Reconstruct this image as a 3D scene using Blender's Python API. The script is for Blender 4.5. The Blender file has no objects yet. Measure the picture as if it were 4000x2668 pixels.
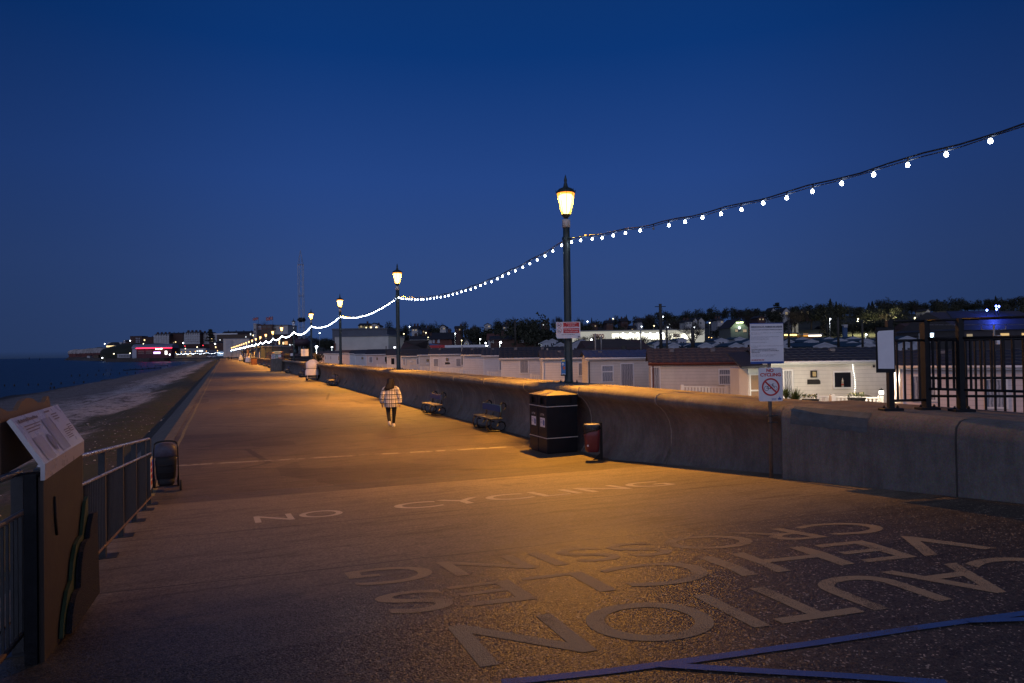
import bpy, math, random, bmesh
from mathutils import Vector, Matrix
random.seed(7)
SC=bpy.context.scene; COL=SC.collection
rad=math.radians
# ------------------------------------------------------------------ camera
H=2.45
cam_d=bpy.data.cameras.new("camera"); cam=bpy.data.objects.new("camera",cam_d); COL.objects.link(cam)
cam_d.sensor_width=36; cam_d.lens=24.0; cam_d.clip_end=9000; cam_d.clip_start=.05
RM=(Matrix.Rotation(math.pi/2+rad(.745),4,'X')@Matrix.Rotation(rad(-.9),4,'Z'))
cam.matrix_world=Matrix.Translation((0,0,H))@RM
SC.camera=cam
# ------------------------------------------------------------------ world, dusk sky
W_=bpy.data.worlds.new("World"); SC.world=W_; W_.use_nodes=True
nt=W_.node_tree; nt.nodes.clear()
sky=nt.nodes.new('ShaderNodeTexSky'); sky.sky_type='NISHITA'; sky.sun_disc=False
sky.sun_elevation=rad(-2.5); sky.sun_rotation=rad(-100); sky.air_density=1.2; sky.dust_density=0.4; sky.ozone_density=6.0
geo=nt.nodes.new('ShaderNodeTexCoord'); sep=nt.nodes.new('ShaderNodeSeparateXYZ'); nt.links.new(geo.outputs['Generated'],sep.inputs[0])
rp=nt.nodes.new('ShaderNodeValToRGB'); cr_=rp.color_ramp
STOPS=[(0,(.012,.02,.04)),(.498,(.012,.02,.04)),(.502,(.0275,.058,.165)),(.56,(.026,.061,.195)),(.62,(.0165,.054,.212)),(.70,(.0030,.034,.165)),(.75,(.003,.030,.14)),(.84,(.012,.022,.065)),(1,(.018,.022,.045))]  # overhead stops dulled to take blue out of the light on the ground
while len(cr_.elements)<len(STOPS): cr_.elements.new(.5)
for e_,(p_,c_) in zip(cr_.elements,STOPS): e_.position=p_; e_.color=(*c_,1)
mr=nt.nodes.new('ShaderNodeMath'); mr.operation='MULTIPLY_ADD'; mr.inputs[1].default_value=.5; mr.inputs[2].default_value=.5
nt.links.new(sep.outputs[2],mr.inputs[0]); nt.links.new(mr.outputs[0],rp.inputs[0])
# added glow lobe low behind the camera, aimed to brighten the caravan fronts
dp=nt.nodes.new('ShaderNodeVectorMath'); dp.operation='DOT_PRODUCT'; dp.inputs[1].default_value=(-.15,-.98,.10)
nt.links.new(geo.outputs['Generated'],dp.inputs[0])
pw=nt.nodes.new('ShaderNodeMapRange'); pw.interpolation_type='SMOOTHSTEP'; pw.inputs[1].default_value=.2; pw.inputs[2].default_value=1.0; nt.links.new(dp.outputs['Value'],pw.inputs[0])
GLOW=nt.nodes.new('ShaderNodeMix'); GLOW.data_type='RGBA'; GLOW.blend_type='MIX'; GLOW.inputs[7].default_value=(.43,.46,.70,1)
# sky colour darkened towards both sides, standing for lens vignetting and town glow
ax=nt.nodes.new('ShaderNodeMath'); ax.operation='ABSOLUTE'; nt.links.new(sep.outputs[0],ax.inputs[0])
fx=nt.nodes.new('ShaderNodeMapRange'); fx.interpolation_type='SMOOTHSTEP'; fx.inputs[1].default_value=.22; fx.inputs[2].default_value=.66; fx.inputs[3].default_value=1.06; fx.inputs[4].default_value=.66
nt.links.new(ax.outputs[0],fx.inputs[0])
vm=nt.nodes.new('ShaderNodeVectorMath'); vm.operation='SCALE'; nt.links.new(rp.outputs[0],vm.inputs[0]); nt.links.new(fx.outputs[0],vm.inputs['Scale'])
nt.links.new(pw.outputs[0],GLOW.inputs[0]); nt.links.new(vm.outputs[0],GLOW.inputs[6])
sb=nt.nodes.new('ShaderNodeBackground'); sb.inputs[1].default_value=.05; nt.links.new(sky.outputs[0],sb.inputs[0])
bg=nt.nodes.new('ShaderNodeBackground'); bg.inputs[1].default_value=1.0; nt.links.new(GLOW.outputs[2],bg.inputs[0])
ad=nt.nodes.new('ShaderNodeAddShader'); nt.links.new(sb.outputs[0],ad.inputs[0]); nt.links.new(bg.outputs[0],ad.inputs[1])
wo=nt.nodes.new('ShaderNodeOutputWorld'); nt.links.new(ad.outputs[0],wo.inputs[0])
# soft afterglow from the western sky over the sea
sd=bpy.data.lights.new("afterglow_sun",'SUN'); so=bpy.data.objects.new("afterglow_sun",sd); COL.objects.link(so)
sd.energy=.05; sd.angle=rad(100); sd.color=(.62,.72,1)
so.rotation_euler=(rad(50),0,rad(-70))
SC.view_settings.view_transform='Standard'; SC.view_settings.look='None'; SC.view_settings.exposure=0; SC.view_settings.gamma=1
SC.view_settings.use_curve_mapping=False
SC.cycles.use_denoising=True; SC.cycles.max_bounces=5; SC.cycles.diffuse_bounces=2; SC.cycles.glossy_bounces=2
SC.cycles.transparent_max_bounces=12; SC.cycles.sample_clamp_indirect=2.0; SC.cycles.use_light_tree=True
SC.cycles.caustics_reflective=False; SC.cycles.caustics_refractive=False
# ------------------------------------------------------------------ frames
F=2666.7
R3=RM.to_3x3(); O=Vector((0,0,H))
L0=Vector((1.42,17.2)); U=Vector((-.3896,.9210)); V=Vector((-.9210,-.3896)); WA=math.atan2(U.y,U.x)
def ray(px,py): return R3@Vector(((px-2000)/F,-(py-1334)/F,-1))
def D(px,py,y):                     # point seen in the photo's direction at a real depth y
    d=ray(px,py); return O+d*(y/d.y)
def Zp(px,py,z):
    d=ray(px,py); return O+d*((z-H)/d.z)
def Wp(u,v,z): q=L0+u*U+v*V; return Vector((q.x,q.y,z))
def uvof(p): q=Vector((p.x,p.y))-L0; return q.dot(U),q.dot(V)
def g(u): return min(.78,max(0,.087*(-2.2-u)))
def gold(u): return min(.84,max(0,.095*(-2.2-u)))
def reg(u,v):                       # survey correction: same sight line, on the surveyed ground
    q=Wp(u,v,gold(u)); d=q-O; lo,hi=.3,3.
    for _ in range(30):
        m=(lo+hi)/2; p=O+d*m
        if p.z>g(uvof(p)[0]): lo=m
        else: hi=m
    return uvof(O+d*lo)
def PV(px,py,v0):                   # sight line meets the vertical plane v = v0
    d=ray(px,py); q=Vector((O.x,O.y))-L0; t=(v0-q.dot(V))/(Vector((d.x,d.y)).dot(V)); return O+d*t
def G(px,py):
    d=ray(px,py); f=lambda t:(O+d*t).z-g(uvof(O+d*t)[0])
    t=1.
    while f(t)>0 and t<3000: t*=1.01
    lo,hi=t/1.01,t
    for _ in range(30):
        m=(lo+hi)/2
        if f(m)>0: lo=m
        else: hi=m
    return O+d*lo
def sstep(x): x=max(0,min(1,x)); return x*x*(3-2*x)
def interp(x,pts):
    if x<=pts[0][0]: return pts[0][1]
    for (a,b),(c,d) in zip(pts,pts[1:]):
        if x<=c: return b+(d-b)*(x-a)/(c-a)
    return pts[-1][1]
def tz(x,y):                        # town ground height
    if y<150: return -.9
    t=x/y
    hm=interp(t,[(-.42,5),(-.3,10),(-.19,12),(0,16),(.26,22),(.45,26),(.65,28)])
    return -.9+hm*sstep((y-150)/420)
# ------------------------------------------------------------------ materials
MT={}
def N(nt,t,**k):
    n=nt.nodes.new(t)
    for a,b in k.items(): setattr(n,a,b)
    return n
def mat(name,col,rough=.6,metal=0,var=.12,scale=6,bump=0,bscale=40,spec=.5,emit=None,estr=0,dirt=0):
    if name in MT: return MT[name]
    m=bpy.data.materials.new(name); m.use_nodes=True; t=m.node_tree; p=t.nodes['Principled BSDF']
    p.inputs['Roughness'].default_value=rough; p.inputs['Metallic'].default_value=metal
    p.inputs['Specular IOR Level'].default_value=spec
    c=(*col,1)
    tc=N(t,'ShaderNodeTexCoord')
    if var>0:
        no=N(t,'ShaderNodeTexNoise'); no.inputs['Scale'].default_value=scale; no.inputs['Detail'].default_value=5; no.inputs['Roughness'].default_value=.65
        t.links.new(tc.outputs['Object'],no.inputs['Vector'])
        r=N(t,'ShaderNodeValToRGB'); r.color_ramp.elements[0].position=.3; r.color_ramp.elements[1].position=.72
        r.color_ramp.elements[0].color=(*[x*(1-var) for x in col],1); r.color_ramp.elements[1].color=(*[min(1,x*(1+var)) for x in col],1)
        t.links.new(no.outputs[0],r.inputs[0]); t.links.new(r.outputs[0],p.inputs['Base Color'])
        rr=N(t,'ShaderNodeMapRange'); rr.inputs[3].default_value=max(0,rough-.1); rr.inputs[4].default_value=min(1,rough+.12)
        t.links.new(no.outputs[0],rr.inputs[0]); t.links.new(rr.outputs[0],p.inputs['Roughness'])
    else: p.inputs['Base Color'].default_value=c
    if bump:
        n2=N(t,'ShaderNodeTexNoise'); n2.inputs['Scale'].default_value=bscale; n2.inputs['Detail'].default_value=4
        t.links.new(tc.outputs['Object'],n2.inputs['Vector'])
        b=N(t,'ShaderNodeBump'); b.inputs['Strength'].default_value=bump; b.inputs['Distance'].default_value=.02
        t.links.new(n2.outputs[0],b.inputs['Height']); t.links.new(b.outputs[0],p.inputs['Normal'])
    if emit:
        p.inputs['Emission Color'].default_value=(*emit,1); p.inputs['Emission Strength'].default_value=estr
    MT[name]=m; return m
def emis(name,col,s,sampling='NONE'):
    if name in MT: return MT[name]
    m=bpy.data.materials.new(name); m.use_nodes=True; t=m.node_tree; t.nodes.clear()
    e=N(t,'ShaderNodeEmission'); e.inputs[0].default_value=(*col,1); e.inputs[1].default_value=s
    o=N(t,'ShaderNodeOutputMaterial'); t.links.new(e.outputs[0],o.inputs[0]); m.cycles.emission_sampling=sampling
    MT[name]=m; return m
class NB:
    """small helper for math node graphs"""
    def __init__(s,t): s.t=t
    def m(s,op,a,b=None,c=None,clamp=False):
        n=N(s.t,'ShaderNodeMath',operation=op); n.use_clamp=clamp
        for i,x in enumerate((a,b,c)):
            if x is None: continue
            if isinstance(x,(int,float)): n.inputs[i].default_value=x
            else: s.t.links.new(x,n.inputs[i])
        return n.outputs[0]
    def noise(s,vec,scale,detail=4,rough=.6):
        n=N(s.t,'ShaderNodeTexNoise'); n.inputs['Scale'].default_value=scale; n.inputs['Detail'].default_value=detail; n.inputs['Roughness'].default_value=rough
        s.t.links.new(vec,n.inputs['Vector']); return n.outputs[0]
    def voro(s,vec,scale,out='Distance',feature='F1'):
        n=N(s.t,'ShaderNodeTexVoronoi',feature=feature); n.inputs['Scale'].default_value=scale
        s.t.links.new(vec,n.inputs['Vector']); return n.outputs[out]
    def mix(s,f,a,b,blend='MIX'):
        n=N(s.t,'ShaderNodeMix',data_type='RGBA',blend_type=blend)
        for i,x in ((0,f),(6,a),(7,b)):
            if isinstance(x,(int,float)): n.inputs[i].default_value=x
            elif isinstance(x,tuple): n.inputs[i].default_value=(*x,1)
            else: s.t.links.new(x,n.inputs[i])
        return n.outputs[2]
    def ramp(s,f,p0,p1):
        n=N(s.t,'ShaderNodeMapRange'); n.inputs[1].default_value=p0; n.inputs[2].default_value=p1; n.interpolation_type='SMOOTHSTEP'
        s.t.links.new(f,n.inputs[0]); return n.outputs[0]
    def mapping(s,vec,sc):
        n=N(s.t,'ShaderNodeMapping'); n.inputs['Scale'].default_value=sc; s.t.links.new(vec,n.inputs['Vector']); return n.outputs[0]
def newmat(name):
    m=bpy.data.materials.new(name); m.use_nodes=True; t=m.node_tree; MT[name]=m
    p=t.nodes['Principled BSDF']; tc=N(t,'ShaderNodeTexCoord'); b=NB(t)
    s=N(t,'ShaderNodeSeparateXYZ'); t.links.new(tc.outputs['Object'],s.inputs[0])
    return m,t,p,tc.outputs['Object'],s.outputs,b
def setbump(t,p,h,st,dist):
    n=N(t,'ShaderNodeBump'); n.inputs['Strength'].default_value=st; n.inputs['Distance'].default_value=dist
    t.links.new(h,n.inputs['Height']); t.links.new(n.outputs[0],p.inputs['Normal'])
def mat_prom():
    m,t,p,co,xyz,b=newmat('promenade'); u,v=xyz[0],xyz[1]
    wob=b.m('MULTIPLY',b.m('SUBTRACT',b.noise(co,.8,3),.5),.12)
    us=b.m('ADD',b.m('ADD',u,wob),b.m('MULTIPLY',b.m('SUBTRACT',7.9,v),.118))   # joints run slightly askew
    big=b.noise(co,.22,4); med=b.noise(co,2.2,5,.7); fine=b.noise(co,60,3,.7)
    streak=b.noise(b.mapping(co,(6,.7,1)),1.4,5,.7)
    asp=b.mix(b.ramp(us,6,11),b.mix(med,(.072,.059,.048),(.135,.112,.09)),b.mix(med,(.13,.108,.08),(.25,.205,.155)))
    con=b.mix(b.noise(co,5,4),(.165,.135,.10),(.275,.23,.175))
    cell=N(t,'ShaderNodeSeparateColor'); vcn=N(t,'ShaderNodeTexVoronoi'); vcn.inputs['Scale'].default_value=95; t.links.new(co,vcn.inputs['Vector']); t.links.new(vcn.outputs['Color'],cell.inputs[0])
    agg=b.mix(cell.outputs[0],(.026,.021,.016),(.088,.072,.054)); agg=b.mix(b.m('MULTIPLY',b.m('GREATER_THAN',cell.outputs[1],.955),b.ramp(v,9,4.5)),agg,(.50,.42,.32))
    z1=b.ramp(us,-3.12,-3.08)         # 1 beyond the ramp's end
    z2=b.ramp(b.m('ADD',us,b.m('ADD',b.m('MULTIPLY',b.m('SUBTRACT',med,.5),2.2),b.m('MULTIPLY',b.m('SUBTRACT',v,4.5),.16))),-10.3,-8.3)
    c=b.mix(z2,agg,con); c=b.mix(z1,c,asp)
    c=b.mix(b.ramp(streak,.46,.72),c,b.mix(1.0,c,(.50,.48,.47),'MULTIPLY'))
    fs=b.noise(b.mapping(co,(20,1.1,1)),1.6,5,.75); c=b.mix(b.m('MULTIPLY',b.ramp(fs,.50,.66),b.m('ADD',.25,b.m('MULTIPLY',z1,.5))),c,b.mix(1.0,c,(.55,.53,.51),'MULTIPLY'))
    gn=b.noise(co,34,4,.8); c=b.mix(1.0,c,b.mix(b.ramp(gn,.34,.66),(.62,.61,.60),(1.38,1.37,1.34)),'MULTIPLY')
    c=b.mix(b.ramp(big,.35,.7),b.mix(1.0,c,(.8,.8,.82),'MULTIPLY'),c)
    pc=N(t,'ShaderNodeSeparateColor'); vp=N(t,'ShaderNodeTexVoronoi',distance='CHEBYCHEV'); vp.inputs['Scale'].default_value=1; t.links.new(b.mapping(co,(.31,.42,1)),vp.inputs['Vector']); t.links.new(vp.outputs['Color'],pc.inputs[0])
    c=b.mix(b.m('MULTIPLY',b.m('GREATER_THAN',pc.outputs[0],.80),b.m('MULTIPLY',z1,.55)),c,b.mix(1.0,c,(.62,.62,.64),'MULTIPLY')); c=b.mix(b.m('MULTIPLY',b.m('LESS_THAN',pc.outputs[1],.13),b.m('MULTIPLY',z1,.5)),c,b.mix(1.0,c,(1.35,1.33,1.3),'MULTIPLY'))
    gum=b.m('MULTIPLY',b.m('LESS_THAN',b.voro(co,3.3),.075),b.ramp(med,.45,.6)); c=b.mix(b.m('MULTIPLY',gum,.6),c,(.05,.045,.04))
    # patches and stains
    st=b.ramp(b.noise(co,.9,6,.75),.60,.70); c=b.mix(b.m('MULTIPLY',st,.5),c,(.07,.06,.055))
    # joints and cracks
    def line(us_,pos,w): return b.m('LESS_THAN',b.m('ABSOLUTE',b.m('SUBTRACT',us_,pos)),w)
    L=line(us,-6.62,.012)
    for q in (-9.21,-3.1): L=b.m('MAXIMUM',L,line(us,q,.010))
    fr=b.m('ABSOLUTE',b.m('SUBTRACT',b.m('FRACT',b.m('DIVIDE',us,4.6)),.5))
    far=b.m('MULTIPLY',b.m('LESS_THAN',fr,.0042),b.m('GREATER_THAN',us,-2.5)); L=b.m('MAXIMUM',L,far)
    vcr=b.voro(b.mapping(co,(.5,.22,1)),.45,'Distance','DISTANCE_TO_EDGE')
    cr=b.m('MULTIPLY',b.m('LESS_THAN',b.m('ADD',vcr,b.m('MULTIPLY',med,.012)),.012),b.m('GREATER_THAN',us,-2.6))
    L=b.m('MAXIMUM',L,b.m('MULTIPLY',cr,.7))
    c=b.mix(L,c,(.03,.027,.025))
    pv=b.m('MULTIPLY',line(us,1.55,.09),b.ramp(b.noise(co,3,4),.42,.52)); c=b.mix(b.m('MULTIPLY',pv,.5),c,(.36,.34,.32))
    t.links.new(c,p.inputs['Base Color'])
    # surface relief: exposed aggregate near, brushed ribs on the ramp, grit beyond
    ag=b.voro(co,95); ag2=b.m('SUBTRACT',1.0,ag)
    ribs=b.m('SINE',b.m('MULTIPLY',b.m('ADD',v,b.m('MULTIPLY',med,.02)),230)); rib=b.m('MULTIPLY',b.m('MULTIPLY',ribs,.07),b.m('MULTIPLY',b.ramp(us,-6.6,-6.64),z2))
    h=b.m('ADD',b.m('MULTIPLY',ag2,b.m('SUBTRACT',1.0,b.m('MULTIPLY',z2,.86))),rib)
    h=b.m('ADD',h,b.m('MULTIPLY',fine,b.m('ADD',.3,b.m('MULTIPLY',z1,.9)))); h=b.m('SUBTRACT',h,b.m('MULTIPLY',L,.8))
    setbump(t,p,h,.35,.007)
    # the exposed stones are tiny facets that each tilt their own way
    near=b.m('SUBTRACT',1.0,b.m('MULTIPLY',z2,.72)); vc=N(t,'ShaderNodeTexVoronoi'); vc.inputs['Scale'].default_value=120; t.links.new(co,vc.inputs['Vector'])
    sv=N(t,'ShaderNodeVectorMath',operation='SUBTRACT'); t.links.new(vc.outputs['Color'],sv.inputs[0]); sv.inputs[1].default_value=(.5,.5,.5)
    sc_=N(t,'ShaderNodeVectorMath',operation='SCALE'); t.links.new(sv.outputs[0],sc_.inputs[0]); t.links.new(b.m('MULTIPLY',near,.38),sc_.inputs['Scale'])
    bn_=[n for n in t.nodes if n.type=='BUMP'][0]
    av=N(t,'ShaderNodeVectorMath',operation='ADD'); t.links.new(bn_.outputs[0],av.inputs[0]); t.links.new(sc_.outputs[0],av.inputs[1])
    nv_=N(t,'ShaderNodeVectorMath',operation='NORMALIZE'); t.links.new(av.outputs[0],nv_.inputs[0]); t.links.new(nv_.outputs[0],p.inputs['Normal'])
    rg=b.m('ADD',b.m('MULTIPLY',z2,.18),.45); t.links.new(rg,p.inputs['Roughness'])
    p.inputs['Specular IOR Level'].default_value=.36
    return m
def mat_wall():
    m,t,p,co,xyz,b=newmat('sea_wall_concrete')
    n1=b.noise(co,1.1,6,.75); st=b.noise(b.mapping(co,(3.2,3.2,.9)),1.8,7,.78); n3=b.noise(co,28,3,.7)
    c=b.mix(b.ramp(st,.3,.75),(.165,.15,.135),(.265,.243,.22)); c=b.mix(b.ramp(n1,.35,.7),b.mix(1.0,c,(.68,.66,.66),'MULTIPLY'),c)
    gr_=b.voro(co,85,'Color'); c=b.mix(b.m('MULTIPLY',gr_,.5) if False else .35,c,b.mix(1.0,c,gr_,'MULTIPLY')); c=b.mix(1.0,c,(1.16,1.16,1.16),'MULTIPLY')
    lime=b.ramp(b.noise(b.mapping(co,(14,14,.8)),1.5,4,.7),.62,.74); c=b.mix(b.m('MULTIPLY',lime,.22),c,(.42,.40,.37))
    # darker towards the foot of the wall, with an uneven upper edge
    low_band=b.m('MULTIPLY',b.ramp(b.m('ADD',xyz[2],b.m('MULTIPLY',n1,.5)),.55,.1),.35); c=b.mix(low_band,c,(.06,.055,.05))
    t.links.new(c,p.inputs['Base Color']); p.inputs['Roughness'].default_value=.85
    setbump(t,p,b.m('ADD',b.m('MULTIPLY',n3,.6),b.noise(co,120,2,.7)),.55,.012)
    return m
def mat_beach():
    m,t,p,co,xyz,b=newmat('beach'); u,v=xyz[0],xyz[1]
    n=b.noise(b.mapping(co,(.35,1,1)),.22,6,.68); n2=b.noise(co,.9,6,.75); peb=b.voro(co,6,'Color'); peb2=b.noise(co,4,5,.85)
    vv=b.m('ADD',v,b.m('MULTIPLY',b.m('SUBTRACT',n,.5),9))
    base=b.mix(peb2,(.035,.03,.026),(.115,.10,.088))
    pale=b.m('MULTIPLY',b.m('MULTIPLY',b.ramp(vv,13.0,15.0),b.m('SUBTRACT',1.0,b.ramp(vv,18.5,24))),b.ramp(b.noise(b.mapping(co,(.3,1,1)),.55,4,.7),.30,.52))
    spots=b.ramp(b.m('ADD',b.m('MULTIPLY',n2,.6),b.m('MULTIPLY',peb2,.5)),.47,.56)
    pale=b.m('MULTIPLY',pale,spots)
    mid=b.m('MULTIPLY',b.m('MULTIPLY',b.ramp(vv,16,19),b.m('SUBTRACT',1.0,b.ramp(vv,29,32))),b.m('MULTIPLY',spots,.28))
    c=b.mix(b.m('MAXIMUM',pale,mid),base,(.52,.49,.50))
    gr=b.m('MULTIPLY',b.m('SUBTRACT',1.0,b.ramp(vv,13.8,15.4)),b.ramp(v,10.8,11.5)); c=b.mix(b.m('MULTIPLY',gr,b.ramp(n2,.4,.55)),c,(.05,.062,.03))
    st=b.ramp(b.noise(co,2.6,3,.6),.70,.74); c=b.mix(b.m('MULTIPLY',st,gr),c,(.6,.56,.5))
    wet=b.ramp(v,30.5,32.5); c=b.mix(wet,c,(.02,.02,.02))
    t.links.new(c,p.inputs['Base Color']); p.inputs['Roughness'].default_value=.85; setbump(t,p,b.m('ADD',peb2,b.noise(co,14,3,.7)),.8,.12)
    return m
def mat_water():
    m,t,p,co,xyz,b=newmat('water')
    p.inputs['Base Color'].default_value=(.002,.014,.03,1); p.inputs['Specular IOR Level'].default_value=.22; p.inputs['Roughness'].default_value=.3; p.inputs['IOR'].default_value=1.33
    h=b.m('ADD',b.noise(b.mapping(co,(.25,1,1)),.5,5,.65),b.m('MULTIPLY',b.noise(b.mapping(co,(.5,1,1)),2.2,3,.6),.35))
    setbump(t,p,h,.9,.6); return m
def mat_clad(name,col):
    if name in MT: return MT[name]
    m,t,p,co,xyz,b=newmat(name); z=xyz[2]
    fr=b.m('FRACT',b.m('DIVIDE',z,.15)); gl=b.m('LESS_THAN',fr,.10)
    n=b.noise(b.mapping(co,(1,1,.4)),2.5,5,.7)
    c=b.mix(b.ramp(n,.3,.75),tuple(x*.86 for x in col),col); c=b.mix(b.m('MULTIPLY',gl,.45),c,tuple(x*.5 for x in col))
    t.links.new(c,p.inputs['Base Color']); p.inputs['Roughness'].default_value=.45; setbump(t,p,b.m('SUBTRACT',1.0,fr),.5,.02)
    return m
def mat_brick(name,c1,c2,scale=1.0):
    if name in MT: return MT[name]
    m,t,p,co,xyz,b=newmat(name)
    sw=N(t,'ShaderNodeCombineXYZ'); t.links.new(b.m('ADD',xyz[0],xyz[1]),sw.inputs[0]); t.links.new(xyz[2],sw.inputs[1])
    br=N(t,'ShaderNodeTexBrick'); br.inputs['Scale'].default_value=4*scale; t.links.new(sw.outputs[0],br.inputs['Vector'])
    br.inputs['Color1'].default_value=(*c1,1); br.inputs['Color2'].default_value=(*c2,1); br.inputs['Mortar'].default_value=(.2,.18,.16,1)
    n=b.noise(co,1.2,5,.7); t.links.new(b.mix(b.ramp(n,.3,.7),b.mix(1.0,br.outputs[0],(.7,.7,.7),'MULTIPLY'),br.outputs[0]),p.inputs['Base Color'])
    p.inputs['Roughness'].default_value=.85; return m
def mat_curtain():
    m,t,p,co,xyz,b=newmat('net_curtain')
    w=b.m('SINE',b.m('ADD',b.m('MULTIPLY',xyz[0],70),b.m('MULTIPLY',b.noise(co,4,3),9)))
    f=b.ramp(w,-1,1); t.links.new(b.mix(f,(.16,.17,.2),(.42,.43,.47)),p.inputs['Base Color']); p.inputs['Roughness'].default_value=.35
    p.inputs['Coat Weight'].default_value=.6; p.inputs['Coat Roughness'].default_value=.05
    return m
def mat_plaid():
    m,t,p,co,xyz,b=newmat('plaid_wool')
    def band(x,per,off,w): return b.m('LESS_THAN',b.m('ABSOLUTE',b.m('SUBTRACT',b.m('FRACT',b.m('ADD',b.m('DIVIDE',x,per),off)),.5)),w)
    th=b.m('ARCTAN2',xyz[0],xyz[1]); xx=b.m('MULTIPLY',th,.2)
    V1=band(xx,.13,0,.08); V2=b.m('MAXIMUM',band(xx,.13,.28,.035),b.m('MAXIMUM',band(xx,.13,.4,.035),band(xx,.13,.52,.035)))
    H1=band(xyz[2],.145,.1,.09); H2=b.m('MAXIMUM',band(xyz[2],.145,.38,.03),band(xyz[2],.145,.5,.03))
    c=b.mix(b.m('MULTIPLY',b.m('MAXIMUM',V2,H2),.65),(.80,.74,.70),(.05,.05,.06))
    c=b.mix(b.m('MAXIMUM',V1,H1),c,(.02,.02,.025)); t.links.new(c,p.inputs['Base Color']); p.inputs['Roughness'].default_value=.95
    return m
def mat_foliage(name,c1,c2):
    m,t,p,co,xyz,b=newmat(name); n=b.noise(co,.9,3,.6)
    t.links.new(b.mix(n,c1,c2),p.inputs['Base Color']); p.inputs['Roughness'].default_value=.8; return m
def mat_paint(name,c1,wear=.60):
    m,t,p,co,xyz,b=newmat(name); n=b.noise(co,2.2,6,.75); f=b.noise(co,150,3,.7); ce=b.voro(co,110,'Distance')
    c=b.mix(b.ramp(n,.3,.7),tuple(x*.72 for x in c1),c1)
    w=b.ramp(b.m('ADD',b.m('MULTIPLY',f,.6),b.m('MULTIPLY',n,.5)),wear,wear+.05); c=b.mix(b.m('MULTIPLY',w,.85),c,(.05,.043,.036))
    t.links.new(c,p.inputs['Base Color']); p.inputs['Roughness'].default_value=.6; p.inputs['Specular IOR Level'].default_value=.3
    setbump(t,p,b.m('SUBTRACT',f,b.m('MULTIPLY',ce,.8)),.4,.006); return m
M_prom=mat_prom(); M_wall=mat_wall(); M_beach=mat_beach(); M_water=mat_water(); M_curt=mat_curtain(); M_plaid=mat_plaid()
M_post=mat('post_paint',(.028,.045,.042),.42,0,.25,8,.15,30)
M_black=mat('black_paint',(.010,.012,.015),.45,0,.3,10,.1,40,spec=.25)
M_iron=mat('cast_iron',(.02,.02,.022),.35,.3,.3,20,.2,60)
M_white=mat('white_upvc',(.78,.78,.78),.35,0,.05,3)
M_grey=mat('band_grey',(.55,.53,.48),.6,0,.2,9)
M_steel=mat('galvanised_rail',(.5,.5,.52),.28,.9,.15,12)
M_steel2=mat('rail_paint',(.05,.055,.06),.4,.4,.2,12)
M_gold=mat('gold_paint',(.62,.42,.12),.35,.4,.1,10)
M_blue=mat('blue_board',(.012,.055,.18),.45,0,.18,9,.1,60)
M_tan=mat('worn_wood',(.30,.25,.19),.5,0,.25,14,.2,50)
M_bin=mat('bin_panel',(.010,.013,.018),.42,0,.25,5,.05,60,spec=.3)
M_red=mat('red_plastic',(.14,.025,.03),.38,0,.12,6)
M_bag=mat('bin_bag',(.012,.012,.013),.25,0,.2,20,.6,14)
M_sign=mat('sign_white',(.74,.75,.78),.35,0,.05,8)
M_signblue=mat('sign_blue',(.02,.08,.35),.35,0,.05,8)
M_ink=mat('sign_ink',(.02,.022,.05),.5,0,0)
M_inkr=mat('sign_red',(.50,.02,.025),.4,0,.05,9)
M_paint=mat_paint('road_paint',(.42,.33,.205),.565)
M_paintw=mat_paint('road_paint_white',(.56,.50,.43),.62)
M_pblue=mat_paint('road_paint_blue',(.025,.13,.42),.58)
M_yellow=mat('yellow_line',(.24,.20,.09),.6,0,.35,4,.3,60)
M_dark=mat('dark_void',(.006,.006,.007),.6,0,0)
M_glassd=mat('dark_glass',(.012,.014,.02),.06,0,0)
M_rubber=mat('rubber',(.02,.02,.02),.8,0,.2,20)
M_bulb=emis('festoon_bulb_light',(.72,.84,1),30,'AUTO')
M_cable=mat('black_cable',(.02,.02,.02),.55,0,.1,20)
def mat_lantern(col=(1,.30,.035),st_=3.2,mixf=.5,nm='lantern_glass_lit'):
    m=bpy.data.materials.new(nm); m.use_nodes=True; t=m.node_tree; t.nodes.clear()
    e=N(t,'ShaderNodeEmission'); e.inputs[0].default_value=(*col,1); e.inputs[1].default_value=st_
    tr=N(t,'ShaderNodeBsdfTransparent'); tr.inputs[0].default_value=(1,.95,.85,1); mx=N(t,'ShaderNodeMixShader'); mx.inputs[0].default_value=mixf
    o=N(t,'ShaderNodeOutputMaterial'); t.links.new(tr.outputs[0],mx.inputs[1]); t.links.new(e.outputs[0],mx.inputs[2]); t.links.new(mx.outputs[0],o.inputs[0])
    m.cycles.emission_sampling='NONE'; return m
M_lant=mat_lantern()
M_core=mat_lantern((1,.76,.36),9,.5,'lamp_core_glow')
M_lantoff=mat('lantern_glass_unlit',(.6,.62,.68),.2,0,.05,5)
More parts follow.
